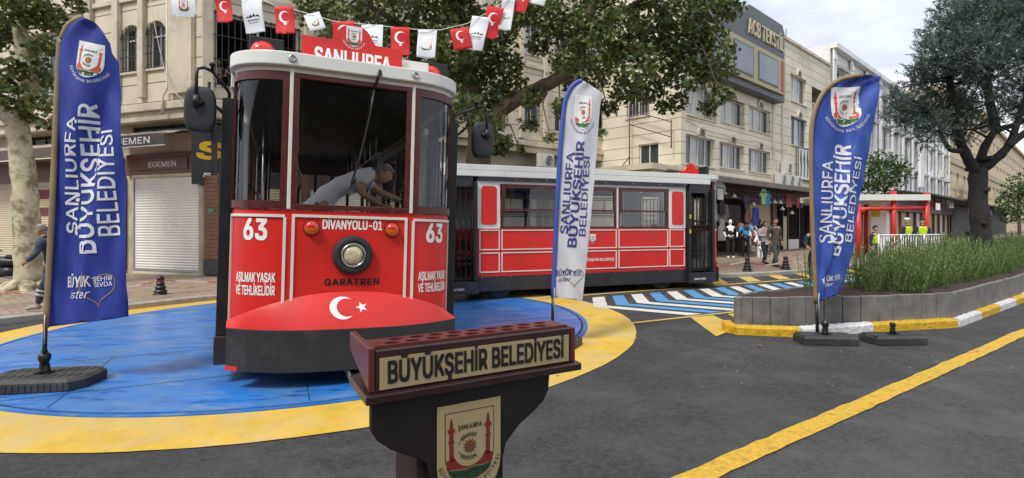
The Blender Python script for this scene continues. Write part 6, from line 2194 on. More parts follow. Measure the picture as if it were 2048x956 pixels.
# --- beige corner building on the left
A0 = (-9.6, 16.7)
FR = Face(A0, (5.4, 28.8)); FL = Face(A0, (-19.1, 20.15), True)
H = 15.0
bb = thing('corner_building', 'beige stone corner building with barred windows and shuttered shops, left', 'building', (0, 0, 0))
nn_ = lambda F, a: F(a, 0)
b = MB()
arch_w = [(1.55, 2.36, 6.67, 8.18), (2.66, 3.53, 6.65, 8.18)]
holesL = arch_w + [(5.4, 8.6, 6.25, 8.5), (10.2, 12.4, 6.4, 8.2), (1.55, 2.36, 10.4, 11.9), (2.66, 3.53, 10.4, 11.9), (5.4, 8.6, 10.0, 12.2)]
wall_holes(b, FL, 0, 17, 5.55, H, holesL, .22)
RW = [(4.6, 5.5), (6.9, 7.8), (9.0, 9.9), (11.2, 12.1), (13.1, 14.0), (15.0, 15.9), (17.75, 18.7)]
holesR = [(.35, 2.97, 5.98, 8.36)] + [(a, c, 6.2, 7.85) for a, c in RW] + [(a, c, 9.6, 11.2) for a, c in RW] + [(.35, 2.97, 9.6, 11.6)]
wall_holes(b, FR, 0, FR.len, 5.55, H, holesR, .22)
e1 = FR(FR.len, 5.55); e2 = FR(FR.len, 5.55, -12)
b.add([e1, e2, (e2[0], e2[1], H), (e1[0], e1[1], H)], [(0, 1, 2, 3)])
b.add([FL(17, H), FL(0, H), FR(FR.len, H), FR(FR.len, H, -12), FL(17, H, -12)], [(0, 1, 2, 3, 4)])
b.build('wall', BEIGE, bb)
b = MB()
for F, ln in ((FL, 17), (FR, FR.len)):
    fbox(b, F, .0, 5.30, ln, 5.549, -.9, .14)
    fbox(b, F, .0, 5.00, ln, 5.30, -.9, .02)
    fbox(b, F, .0, 8.95, ln, 9.12, .002, .10)
b.build('cornice', BEIGEP, bb, bevel=.02)
for F, lst in ((FL, [(.25, 1.24), (2.38, 2.63), (3.56, 3.84), (4.9, 5.2), (8.8, 9.1), (12.7, 13.0)]), (FR, [(.0, .30), (3.1, 3.4), (5.9, 6.15), (8.3, 8.55), (10.5, 10.75), (12.72, 12.95), (14.2, 14.42), (16.3, 16.55), (18.9, 19.2)])):
    for a, c in lst:
        b = MB()
        top = 14.8
        fbox(b, F, a, 5.75 if F is FL else 5.62, c, top, .003, .16)
        b.build('pilaster', BEIGEP, bb, bevel=.015)
for k, (a, c, z0, z1) in enumerate(arch_w):
    # arched head: spandrel pieces close the corners of the opening
    r = (c - a) / 2; zc = z1 - r * .9
    arc = [(a + r - r * cos(pi * i / 14), zc + r * .9 * sin(pi * i / 14)) for i in range(15)]
    b = MB()
    b.prism([(a + .0005, z1 - .0005)] + [(p[0], p[1]) for p in arc[:8]][::-1][:-1] + [(a + .0005, zc)], FL, -.21, -.004)
    b.prism([(c - .0005, z1 - .0005)] + [(p[0], p[1]) for p in arc[7:]][:-1] + [(c - .0005, zc)], FL, -.21, -.004)
    b.build('arch_head', BEIGEP, bb)
    wo = window(bb, FL, a + .02, c - .02, z0, z1 - .01, .17, nm=2, w=.06, transom=.72, sill=BEIGEP)
    g = MB()
    for i in range(6):
        x = a + .06 + (c - a - .12) * i / 5
        zt = zc + r * .9 * sqrt(max(0, 1 - ((x - a - r) / r) ** 2)) - .01
        fbox(g, FL, x - .010, z0 - .02, x + .010, zt, .02, .04)
    g.tube([FL(p[0], p[1], .035) for p in arc], .014, 5)
    for zz in (z0 + .04, z0 + .5, zc - .02):
        fbox(g, FL, a - .04, zz - .012, c + .04, zz + .012, .041, .058)
    g.build('grille', IRON, wo)
for a, c, z0, z1 in ((5.4, 8.6, 6.25, 8.5), (10.2, 12.4, 6.4, 8.2), (1.55, 2.36, 10.4, 11.9), (2.66, 3.53, 10.4, 11.9), (5.4, 8.6, 10.0, 12.2)):
    window(bb, FL, a, c, z0, z1, .18, nm=3 if c - a > 1.5 else 2, sill=BEIGEP)
# the big barred window with two people behind: a real dark room
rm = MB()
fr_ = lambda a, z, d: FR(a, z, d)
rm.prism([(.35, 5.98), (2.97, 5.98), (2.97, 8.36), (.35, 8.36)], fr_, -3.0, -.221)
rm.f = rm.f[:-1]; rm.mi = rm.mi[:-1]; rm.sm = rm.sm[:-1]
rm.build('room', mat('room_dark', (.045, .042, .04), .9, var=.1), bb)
b = MB(); frame2d(b, fr_, .37, 6.0, 2.95, 8.34, .07, -.2, -.12); fbox(b, FR, 1.62, 6.07, 1.68, 8.27, -.19, -.13)
wo = b.build('window', PVC, bb)
g = MB()
for i in range(15):
    x = .38 + 2.56 * i / 14
    fbox(g, FR, x - .012, 5.95, x + .012, 8.38, .015, .039)
for zz in (6.05, 6.85, 7.6, 8.28):
    fbox(g, FR, .30, zz - .013, 3.02, zz + .013, .04, .058)
g.build('grille', IRON, wo)
for a, c in RW:
    for z0, z1 in ((6.2, 7.85), (9.6, 11.2)):
        window(bb, FR, a + .02, c - .02, z0, z1, .16, nm=2, sill=BEIGEP, grille=(IRON, 6, (.1, .5, .9), .03) if z0 < 7 else None, vis=(1, 0) if z0 > 9 else (0, 0))
# ground floor, set back
GD = -.55
b = MB()
wall_holes(b, FL, -.0, 17, -.4, 5.0, [(1.24, 3.81, 4.66, 4.97), (4.6, 6.2, 4.6, 4.95), (7.0, 9.4, 4.6, 4.95)], .15, d=GD)
wall_holes(b, FR, -.0, FR.len, -.4, 5.0, [(.5, 1.6, 4.66, 4.95)], .15, d=GD)
e1 = FR(FR.len, -.4, GD); e2 = FR(FR.len, -.4, -12)
b.add([e1, e2, (e2[0], e2[1], 5.55), (e1[0], e1[1], 5.55)], [(0, 1, 2, 3)])
b.build('ground_floor_wall', BEIGEP, bb)
for a, c, z0, z1, F in ((1.24, 3.81, 4.66, 4.97, FL), (4.6, 6.2, 4.6, 4.95, FL), (7.0, 9.4, 4.6, 4.95, FL), (.5, 1.6, 4.66, 4.95, FR)):
    window(bb, F, a, c, z0, z1, .10, nm=3, d=GD, w=.03, frame=IRON, grille=(IRON, 14, (.1, .5, .9), .01))
CORN = [FL(0, 0, GD), FR(0, 0, GD)]
b = MB()      # brown corner cladding with horizontal boards
for i in range(21):
    z = .55 + i * .126
    fbox(b, FL, -.28, z, .30, z + .120, GD + .01, GD + .20)
fbox(b, FL, -.30, .05, .32, .54, GD + .01, GD + .22, 1)
fbox(b, FL, -.04, 3.2, .31, 4.9, GD + .01, GD + .03, 1)
b.build('corner_cladding', [BROWNWOOD, BLACKP], bb, bevel=.006)
b = MB(); fbox(b, FL, .32, 3.32, 4.0, 4.02, GD + .01, GD + .10)
for i in range(5):
    fbox(b, FL, .32, 3.33 + i * .138, 4.0, 3.455 + i * .138, GD + .101, GD + .115)
b.build('brown_fascia', BROWNWOOD, bb)
b = MB(); fbox(b, FL, 4.2, 3.25, 16, 3.95, GD + .01, GD + .10); b.build('brown_fascia', BROWNWOOD, bb)
shutter(bb, FL, .42, 3.62, .12, 3.22, GD + .06, SHUT_W, .088)
b = MB(); fbox(b, FL, .34, 3.225, 3.7, 3.32, GD + .01, GD + .12); b.build('shutter_box', CREAMP, bb)
b = MB(); fbox(b, FL, .34, -.2, 3.7, .115, GD + .01, GD + .08); b.build('doorstep', CREAMP, bb)
shutter(bb, FL, 6.75, 9.3, .14, 3.05, GD + .06, [SHUT_C, SHUT_M], .088, stripes=[(.04, .17), (.36, .49), (.62, .73), (.84, .96)])
shutter(bb, FL, 10.0, 13.5, .14, 3.0, GD + .06, SHUT_C)
b = MB()
for a in (6.35, 9.5, 4.1):
    fbox(b, FL, a, .1, a + .28, 3.25, GD + .01, GD + .18)
b.build('brown_post', BROWNWOOD, bb)
b = MB(); fbox(b, FL, 4.4, .12, 6.3, 3.2, GD + .005, GD + .02); b.build('shop_door', WINPANE, bb)
for i, (a, c) in enumerate(((.75, 3.1), (3.5, 5.6), (6.0, 8.6), (8.9, 11.4), (11.7, 14.2), (14.5, 18.9))):
    shutter(bb, FR, a, c, .14, 2.85, GD + .06, SHUT_C if i % 3 != 1 else SHUT_W)
    b = MB(); fbox(b, FR, c + .06, .1, c + .30, 3.9, GD + .01, GD + .15); b.build('brown_post', BROWNWOOD, bb)
b = MB(); fbox(b, FR, 3.2, 2.95, 19.2, 3.9, GD + .01, GD + .13); b.build('brown_fascia', BROWNSIGN, bb)

# shop signs and awnings of the corner building (each a thing)


def sign(label, F, a0, a1, z0, z1, d0, d1, m, texts, name='shop_sign', par=None):
    t = thing(name, label, 'sign', F((a0 + a1) / 2, z0, d0))
    l = t.location
    G = lambda a, z, d=0: tuple(Vector(F(a, z, d)) - l)
    b = MB(); b.box(a0, z0, d0, a1, z1, d1, 0, lambda x, y, z: G(x, y, z)); b.build('panel', m, t, bevel=.01)
    fl_ = -1 if F.flip else 1
    for s, a, z, w, h, tm, bold in texts:
        art = Art().text(s, 0, w, h, 0, 0, bold, 1)
        o = art.lay(lambda p, q, e: G(a + p * fl_, z + q, d1 + .002 + e), 'lettering', [tm], t)
        md = o.modifiers.new('thickness', 'SOLIDIFY'); md.thickness = .012; md.offset = 0
    return t


sign('brown wooden board reading EGEMEN above the white shutter', FL, 1.1, 3.3, 3.46, 3.86, GD + .116, GD + .15, mat('board_brown', (.13, .05, .028), .5, var=.2), [('EGEMEN', 2.22, 3.56, 1.25, .17, TRIM, .03)])
sign('brown board with partly hidden pale letters behind the left tree', FL, 6.4, 10.1, 3.40, 3.80, GD + .101, GD + .13, mat('board_brown', (.13, .05, .028), .5), [('Z', 9.55, 3.5, None, .2, TRIM, .03), ('UNDURA', 7.05, 3.5, 1.5, .2, TRIM, .03)])


def awning(label, F, a0, a1, z0, z1, zf, d0, d1, text):
    t = thing('awning', label, 'awning', F((a0 + a1) / 2, zf, d1), 0, 'shop awnings of the corner building')
    l = t.location
    G = lambda a, z, d=0: tuple(Vector(F(a, z, d)) - l)
    b = MB()
    r = random.Random(int(a0 * 10))
    n = 14
    off = [[r.uniform(-.03, .04) for _ in range(5)] for _ in range(n + 1)]
    b.grid(n, 4, lambda u, v: G(a0 + (a1 - a0) * u, z1 + (z0 - z1) * v + off[round(u * n)][round(v * 4)] * (0 < v < 1), d0 + (d1 - d0) * v))
    b.build('cloth', AWN, t, solid=.02)
    b = MB(); b.box(a0, zf, d1, a1, z0 + .01, d1 + .03, 0, lambda x, y, z: G(x, y, z)); b.box(a0, zf - .03, d1 - .005, a1, zf - .001, d1 + .035, 1, lambda x, y, z: G(x, y, z)); b.build('valance', [AWND, TRIM], t)
    fl_ = -1 if F.flip else 1
    for s, a, w, h in text:
        Art().text(s, 0, w, h, 0, 0, .035, 1).lay(lambda p, q, e: G(a + p * fl_, zf + .07 + q, d1 + .031 + e), 'lettering', [LETW], t)
    return t


awning('beige cloth awning with dark valance reading EGEMEN over the white shutter', FL, .75, 4.1, 4.42, 4.75, 4.08, GD + .1, .62, [('EGEMEN', 2.25, 1.75, .20)])
awning('beige cloth awning with dark valance starting Zİ behind the left tree', FL, 4.4, 13.5, 4.25, 4.62, 3.90, GD + .1, .62, [('Zİ', 9.55, None, .24)])
t = sign('black sign with a large yellow letter S and small logo, beside the corner', FR, -.20, 3.1, 2.92, 4.75, GD + .02, GD + .10, BLACKP, [('SPOT', 1.42, 3.75, 2.55, .62, YELLOWSIGN, .06)])
for k in list(t.children):
    if k.name.startswith('lettering'):
        bpy.data.objects.remove(k)
l = t.location
G = lambda a, z, d=0: tuple(Vector(FR(a, z, d)) - l)
FD = GD + .102
art = Art().text('S', 0, .68, .52, .30, 3.75, .07, 1, .15)
art.lay(lambda p, q, e: G(p, q, FD + e), 'lettering', [YELLOWSIGN, LETW], t)
art = Art()
art.text('S', 1, .22, .13, .22, 3.16, .05, 1, .1).text('S', 0, .20, .13, .46, 3.16, .05, 1, .1)
art.lay(lambda p, q, e: G(p, q, FD + e), 'logo', [YELLOWSIGN, LETW], t)
sign('small green street plate on the brown corner cladding', FL, -.12, .12, 2.02, 2.14, GD + .205, GD + .215, mat('plate_street', (.02, .20, .13), .4), [], 'street_plate')
sp = thing('wall_speaker', 'square brown wall box with a round grille beside the EGEMEN board', 'wall box', (0, 0, 0))
b = MB(); fbox(b, FL, .52, 3.46, .92, 3.86, GD + .118, GD + .16); b.build('plate', BROWNWOOD, sp, bevel=.01)
b = MB(); c = Vector(FL(.72, 3.66, GD + .17)); ux = Vector((FL.d[0], FL.d[1], 0))
for rr in (.08, .13):
    b.tube([c + (ux * cos(2 * pi * k / 20) + Vector((0, 0, 1)) * sin(2 * pi * k / 20)) * rr for k in range(21)], .016, 6, caps=False)
b.build('grille_ring', mat('copper_ring', (.25, .11, .05), .4, metal=.4), sp)
for lb, a, z, c1, c2, tx in (('red vertical shop sign on the post behind the tram windows', 8.62, 1.5, LAMPRED, LETW, 'SEL'), ('red vertical shop sign right of the white flag behind the tram', 11.45, 1.5, LAMPRED, LETW, 'ONE'), ('yellow plate on the shutter seen through the tram windows', 10.1, 2.3, YELLOWSIGN, LETK, None)):
    t = thing('wall_sign', lb, 'sign', FR(a, z, GD + .2)); l = t.location
    G = lambda p, q, d=0: tuple(Vector(FR(p, q, d)) - l)
    w_, h_ = (.30, 1.3) if tx else (.9, .35)
    b = MB(); b.box(a, z, GD + .16, a + w_, z + h_, GD + .20, 0, lambda x, y, zz: G(x, y, zz)); b.build('panel', c1, t)
    if tx:
        for i, ch in enumerate(tx):
            Art().text(ch, 0, None, .24, 0, 0, .03, 1).lay(lambda p, q, e: G(a + .15 + p, z + .92 - i * .38 + q, GD + .202 + e), 'lettering', [c2], t)
ac_unit('white air conditioner under the overhang left of the white flag', FR, 14.1, 4.35, .15)
# dark flat canopies along the ground floor behind the side-on tram
cn = thing('canopy', 'long dark sheet-metal canopy behind the side-on tram', 'canopy', (0, 0, 0), 0, 'shop canopies')
b = MB(); b.prism([(-.5, 4.15), (1.5, 3.85), (1.5, 3.92), (-.5, 4.22)], lambda d, z, a: FR(a, z, d), 8.2, 19.0)
for i in range(12):
    fbox(b, FR, 8.3 + i * .95, 3.75, 8.36 + i * .95, 3.845, -.4, 1.45)
b.build('sheet', mat('canopy_dark', (.035, .032, .03), .7, var=.3, scale=3), cn)
b = MB()
for i in range(7):
    fbox(b, FR, 8.4 + i * 1.75, .1, 8.46 + i * 1.75, 3.75, 1.38, 1.44)
b.build('post', IRON, cn)
# two people at the barred window
for lb, a, dd, rz_ in (('person in a black shirt leaning on the bars of the big barred window', .98, -.26, 0), ('second person behind the bars, deeper in the dark window', .60, -.8, 15)):
    p = FR(a, 5.42, dd)
    person(lb, p, R(rz_ + 6), pose=dict(elL=(-.24, -.12, 1.16), wrL=(-.06, -.32, 1.12), haL=(.0, -.36, 1.08), elR=(.25, -.10, 1.14), wrR=(.12, -.34, 1.08), haR=(.10, -.37, 1.0)), top=BLACK if 'leaning' in lb else NAVY, bottom=NAVY, shoes=BLACK, sleeve='short', hair=HAIR, scale=.95)

# --- cream building with the grey shop front
FA = Face((7.8, 24.9), (7.8 + 1.08, 25.9))
HA = 12.2
ab = thing('commercial_building', 'cream four-storey building with grey roof sign block and arched windows', 'building', (0, 0, 0))
c1 = FA(0, 0, -9)
FS = Face((7.8, 24.9), (c1[0], c1[1]), True)
wins = [(.48, 3.37, 6.85, 8.25), (3.85, 6.62, 6.95, 8.25), (7.18, 10.08, 6.95, 8.30), (.42, 3.26, 4.53, 5.92), (3.74, 6.56, 4.62, 5.92), (7.12, 10.08, 4.65, 5.93), (13.15, 15.91, 9.5, 11.2), (13.23, 16.0, 6.73, 8.55)]
bal = [(16.9, 19.2, 9.2, 11.0)]
b = MB()
wall_holes(b, FA, 0, 20.5, 3.9, HA + .9, wins + bal, .25)
wall_holes(b, FS, 0, 9, -.4, HA, [(1.2, 2.3, 4.5, 5.6), (1.7, 3.0, 7.0, 8.4), (4.6, 6.0, 6.7, 8.2)], .2)
b.add([FA(0, HA + .9), FA(20.5, HA + .9), FA(20.5, HA + .9, -9), FA(0, HA + .9, -9)], [(0, 1, 2, 3)])
b.add([FA(20.5, -.4), FA(20.5, -.4, -9), FA(20.5, HA + .9, -9), FA(20.5, HA + .9)], [(0, 1, 2, 3)])
b.add([FS(0, HA), FS(9, HA), FS(9, HA + .9), FS(0, HA + .9)], [(0, 1, 2, 3)])
b.build('wall', CREAM, ab)
b = MB(); fbox(b, FA, 0, HA + .85, 20.5, HA + 1.05, -.3, .12); fbox(b, FA, 11.7, 3.95, 11.95, HA + .84, .003, .05); fbox(b, FA, 10.3, 4.0, 10.6, 8.8, .003, .06)
fbox(b, FA, 0, 4.02, 20.5, 4.22, .003, .10)
b.build('cornice', CREAMP, ab, bevel=.015)
for k, (a, c, z0, z1) in enumerate(wins):
    gr = (IRONW, 16, (.05, .95), .05) if k == 0 else None
    window(ab, FA, a + .05, c - .05, z0, z1, .2, nm=4 if k in (3, 4, 5) else 3, sill=CREAMP, grille=gr, frame=PVC if k < 7 else mat('frame_blue', (.14, .22, .28), .5), vis=(1, 1, 0) if k in (0, 1, 2, 6) else ((0, 1, 0, 0) if k > 2 else (0, 0)))
    # little blind arch above each window
    m_ = (a + c) / 2; r = .42
    b = MB()
    ring_o = [(m_ + r * cos(pi * i / 12), z1 + .05 + r * 1.05 * sin(pi * i / 12)) for i in range(13)]
    ring_i = [(m_ + r * .68 * cos(pi * i / 12), z1 + .05 + r * .72 * sin(pi * i / 12)) for i in range(13)]
    b.prism(ring_o + ring_i[::-1], FA, .002, .10, 0)
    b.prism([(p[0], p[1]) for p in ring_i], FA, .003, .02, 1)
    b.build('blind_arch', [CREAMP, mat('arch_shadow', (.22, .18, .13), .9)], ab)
for a, c, z0, z1, g_2 in ((1.2, 2.3, 4.5, 5.6, None), (1.7, 3.0, 7.0, 8.4, (IRONW, 8, (.05, .95), .05)), (4.6, 6.0, 6.7, 8.2, (IRON, 9, (.05, .5, .95), .05))):
    window(ab, FS, a, c, z0, z1, .15, nm=2, sill=CREAMP, grille=g_2)
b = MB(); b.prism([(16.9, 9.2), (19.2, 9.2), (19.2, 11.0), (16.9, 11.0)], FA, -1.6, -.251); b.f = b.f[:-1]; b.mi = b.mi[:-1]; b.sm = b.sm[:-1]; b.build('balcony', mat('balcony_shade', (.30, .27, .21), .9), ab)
b = MB()
for i in range(12):
    fbox(b, FA, 17.0 + i * .19, 9.2, 17.05 + i * .19, 9.9, -.15, -.08)
fbox(b, FA, 16.92, 9.9, 19.18, 9.98, -.17, -.06)
b.build('balustrade', CREAMP, ab)
# grey projecting block with the shop name
b = MB(); b.prism([(.6, 8.85), (10.75, 8.85), (10.75, 12.95), (10.4, 13.35), (6.0, 13.35), (5.6, 12.85), (.6, 12.85)], FA, .004, .55); b.build('grey_block', GREYBOX, ab, bevel=.03)
b = MB()
b.prism(rrect(1.0, 9.2, 10.5, 11.25, .25), FA, .552, .70, 0)
b.build('gold_surround', GOLDPANEL, ab, bevel=.02)
for a, c in ((1.4, 3.4), (3.8, 6.1), (6.7, 9.35)):
    b = MB(); fbox(b, FA, a, 9.45, c, 11.0, .702, .73); fbox(b, FA, a + .08, 9.53, c - .08, 10.92, .732, .74, 1); b.build('shop_window', [GREYBOX, mat('blue_pane', (.09, .13, .18), .08, var=.3, scale=.5, spec=.8)], ab)
b = MB(); fbox(b, FA, 9.85, 9.35, 10.12, 11.1, .702, .74); b.build('red_strip', mat('strip_red', (.33, .05, .04), .5), ab)
letters(ab, FA, 'ACB TEKSTİL', 8.05, 11.75, 4.7, .80, .62, mat('letter_gold', (.55, .47, .30), .4), .0, thick=.07, space=1.2)
# ground floor of that building: open clothes shop, shutter, dark shop fronts
b = MB()
wall_holes(b, FA, 0, 20.5, -.4, 3.9, [(.5, 6.9, .02, 3.2), (7.3, 10.45, .02, 2.85), (11.0, 16.5, .02, 3.0)], .3)
b.build('ground_floor_wall', mat('shop_wall_maroon', (.10, .035, .03), .6, var=.2), ab)
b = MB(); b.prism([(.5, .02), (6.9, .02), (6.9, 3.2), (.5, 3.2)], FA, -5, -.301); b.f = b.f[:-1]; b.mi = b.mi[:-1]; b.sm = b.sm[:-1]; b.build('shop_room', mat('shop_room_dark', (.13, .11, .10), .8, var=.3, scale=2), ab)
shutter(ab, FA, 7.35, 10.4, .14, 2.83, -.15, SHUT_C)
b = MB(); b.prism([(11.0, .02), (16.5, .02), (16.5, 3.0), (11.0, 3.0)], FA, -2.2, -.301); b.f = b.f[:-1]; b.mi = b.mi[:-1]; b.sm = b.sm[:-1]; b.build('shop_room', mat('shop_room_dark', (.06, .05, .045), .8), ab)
b = MB()
for a in (11.0, 12.2, 13.0, 14.9, 16.4):
    fbox(b, FA, a, .02, a + .10, 3.0, -.2, -.1)
fbox(b, FA, 13.1, .12, 14.9, .75, -.19, -.12, 1); fbox(b, FA, 12.3, .15, 12.95, 2.2, -.19, -.15, 2)
b.build('shop_front_frame', [IRON, PVC, SHUT_C], ab)
b = MB(); fbox(b, FA, 3.0, .1, 6.0, 2.3, -3, -2.9); b.build('back_display', mat('display_ochre', (.20, .13, .04), .7, var=.4, scale=2), ab)
b = MB(); fbox(b, FA, -2.6, -.3, -.05, 4.05, -4.0, .1); fbox(b, FA, -2.7, 4.05, -.05, 4.3, -4.1, .2); b.build('annex', CREAMP, ab)
b = MB(); fbox(b, FA, .3, 3.02, 10.6, 3.85, .004, .12); b.build('shop_fascia', BROWNSIGN, ab)
b = MB(); fbox(b, FA, 10.7, 2.95, 20.4, 3.8, .004, .12); b.build('shop_fascia', mat('fascia_maroon', (.10, .025, .028), .5, var=.2), ab)
# scaffold pipes at the side wall
b = MB()
for a, z0, z1 in ((2.6, 4.3, 7.6), (.3, 5.2, 6.5)):
    b.tube([FS(a, z0, .35), FS(a, z1, .35)], .03, 6)
b.tube([FS(2.6, 7.3, .35), FS(.3, 6.4, .35)], .025, 6); b.tube([FS(2.6, 6.6, .35), FS(.3, 5.7, .35)], .025, 6); b.tube([FS(2.6, 5.0, .35), FS(3.3, 4.3, .35)], .025, 6)
tag(b.build('pipe_frame', mat('rusty_pipe', (.12, .06, .04), .8, var=.3)), 'thin rusty pipe frame beside the cream building side wall', 'pipe frame')
# rooftop bits
t = thing('roof_antenna', 'roof aerial and solar frame on top of the cream building', 'antenna', FA(16.5, HA + 1.0, -1.5)); b = MB()
b.tube([(0, 0, 0), (0, 0, 2.0)], .03, 6); b.tube([(-1.4, -1.2, .2), (-.2, -.3, 1.0)], .03, 6); b.tube([(-1.6, -1.2, .9), (.6, .2, 1.1)], .025, 6); b.build('mast', IRON, t)
b = MB(); b.lathe([(.25, 0), (.25, .55), (.15, .62)], 14, 0, Matrix.Translation((-3.2, -2.6, 0))); b.build('tank', LAMPRED, t)
for lb, a, z, d in (('white air conditioner, uppermost of the four by the poster', 12.0, 4.75, .05), ('white air conditioner, left of the three in the lower row', 10.9, 3.98, .12), ('white air conditioner, middle of the three in the lower row', 12.15, 3.98, .12), ('white air conditioner, right of the three in the lower row', 13.35, 3.98, .12)):
    ac_unit(lb, FA, a, z, d, 1.1, .72)
t = thing('poster', 'black and white fashion poster on the cream wall beside the air conditioners', 'poster', (0, 0, 0))
b = MB(); fbox(b, FA, 14.0, 4.6, 18.3, 6.6, .11, .16); frame2d(b, FA, 13.95, 4.55, 18.35, 6.65, .06, .161, .19, 1); b.build('board', [PVC, IRON], t)
art = Art(); r = random.Random(8)
for k in range(7):
    x = 14.35 + k * .58
    art.poly([(x, 4.75), (x + .18, 4.75), (x + .30, 5.6), (x + .22, 6.35), (x + .05, 6.45), (x - .08, 5.9), (x + .06, 5.4)], 0, k % 2)
    art.ellipse(x + .12, 6.38, .1, .13, k % 2, 2)
art.lay(lambda p, q, e: FA(p, q, .161 + e), 'picture', [LETK, mat('print_grey', (.25, .25, .26), .5)], t)
# scalloped canopy
cn = thing('canopy', 'grey-brown scalloped canopy over the clothes shop', 'canopy', (0, 0, 0), 0, 'shop canopies')
b = MB(); b.prism([(-.0, 4.12), (1.6, 3.78), (1.6, 3.83), (-.0, 4.17)], lambda d, z, a: FA(a, z, d), -1.5, 20.0); b.build('sheet', mat('canopy_grey', (.17, .15, .13), .8, var=.3, scale=3), cn)
sc_ = [(-1.5, 3.80)]
k = -1.5
while k < 19.9:
    for i in range(7):
        th = pi * i / 6
        sc_.append((k + .15 - .15 * cos(th), 3.66 - .10 * sin(th)))
    k += .30
sc_.append((k, 3.80))
b = MB(); b.prism(sc_, FA, 1.602, 1.62); b.build('scalloped_edge', mat('canopy_grey', (.17, .15, .13), .8), cn)
b = MB()
for i in range(8):
    b.tube([FA(-1 + i * 2.9, 3.2, .13), FA(-1 + i * 2.9, 3.74, 1.5)], .02, 5)
b.tube([FA(-1, 2.95, 1.2), FA(7, 2.95, 1.2)], .02, 5); b.tube([FA(-1, 3.35, 1.3), FA(16, 3.35, 1.3)], .02, 5)
b.build('strut', IRON, cn)

# clothes hanging in front of the shop
SH = [(-.10, .62), (-.22, .56), (-.42, .30), (-.34, .22), (-.22, .36), (-.23, -.12), (.23, -.12), (.22, .36), (.34, .22), (.42, .30), (.22, .56), (.10, .62), (.0, .57)]
LS = [(-.10, .62), (-.23, .56), (-.38, -.05), (-.28, -.10), (-.22, .30), (-.24, -.20), (.24, -.20), (.22, .30), (.28, -.10), (.38, -.05), (.23, .56), (.10, .62), (.0, .57)]
BG = [(-.22, -.25), (.22, -.25), (.25, .15), (.12, .20), (.10, .40), (.05, .42), (-.05, .42), (-.10, .40), (-.12, .20), (-.25, .15)]
CL = {}


def cloth(c):
    k = 'cloth_%02x%02x%02x' % tuple(int(x * 255) for x in c)
    return mat(k, c, .85, var=.12, scale=6, bump=.3, bscale=14)


def garment(label, name, cat, shp, a, z, d, col, ang=0.0, sc=1.0, group='clothes hanging at the shop front'):
    t = thing(name, label, cat, FA(a, z, d), FA.rz + ang, group)
    b = MB()
    ol = [(x * sc, y * sc) for x, y in shp]
    n = len(ol)
    th = .05
    b.add([(x, -th * (1 if i % 2 else .5), y) for i, (x, y) in enumerate(ol)] + [(x, th * (.5 if i % 2 else 1), y) for i, (x, y) in enumerate(ol)], [(i, (i + 1) % n, n + (i + 1) % n, n + i) for i in range(n)] + [tuple(range(n))[::-1], tuple(range(n, 2 * n))])
    b.build('fabric', cloth(col), t, bevel=.02)
    b = MB(); b.tube([(-.16 * sc, 0, .54 * sc), (0, 0, .64 * sc), (.16 * sc, 0, .54 * sc)], .008, 5); b.tube([(0, 0, .64 * sc), (0, 0, .74 * sc), (.03, 0, .77 * sc)], .006, 5); b.build('hanger', IRON, t)
    return t


row = [('white patterned T-shirt hanging at the left end of the shop', SH, 1.25, 2.95, 1.25, (.62, .62, .62), 1.25), ('dark navy T-shirt hanging second along the upper shop rail', SH, 4.1, 2.55, 1.2, (.03, .035, .05), 1.0), ('pale green T-shirt hanging under the canopy', SH, 6.0, 2.85, 1.25, (.33, .50, .24), 1.15), ('turquoise T-shirt hanging just right of the pale green one', SH, 6.65, 2.80, 1.2, (.03, .25, .40), 1.1),
       ('beige jacket hanging leftmost on the lower shop rail', LS, .75, 1.95, 1.15, (.45, .37, .30), 1.05), ('grey-blue bag-like top hanging on the lower shop rail', LS, 1.3, 1.95, 1.1, (.10, .14, .18), 1.0), ('black round backpack hanging above the grey-blue top', BG, 1.55, 2.45, 1.2, (.02, .02, .025), 1.2), ('grey-brown waistcoat hanging on the lower shop rail', LS, 2.05, 1.95, 1.1, (.16, .13, .12), 1.0), ('black jacket hanging on the lower shop rail', LS, 2.7, 1.9, 1.1, (.015, .015, .018), 1.15), ('black jacket with white stripe at its right on the shop rail', LS, 3.3, 1.9, 1.1, (.02, .02, .022), 1.1),
       ('brown trousers hanging beside the blue jacket', LS, 4.5, 1.95, 1.1, (.22, .09, .045), 1.0), ('bright blue jacket hanging rightmost on the lower rail', LS, 5.3, 1.85, 1.15, (.03, .06, .30), 1.1), ('grey sports bag hanging below the beige jacket', BG, 1.35, 1.3, 1.3, (.30, .28, .25), 1.5), ('red and white striped scarf shirt hanging by the red poster', SH, 10.9, 2.75, 1.2, (.45, .05, .06), .8), ('dark violet shirt hanging right of the striped scarf shirt', SH, 11.5, 2.75, 1.2, (.07, .06, .12), .8)]
for lb, shp, a, z, d, c, sc in row:
    nm = 'bag' if shp is BG else ('jacket' if shp is LS else 'shirt')
    garment(lb, nm, nm, shp, a, z, d, c, 0, sc)
t = sign('small red poster with yellow print under the canopy', FA, 12.0, 13.0, 2.75, 3.6, .13, .16, mat('poster_red', (.45, .04, .03), .5), [], 'small_poster')
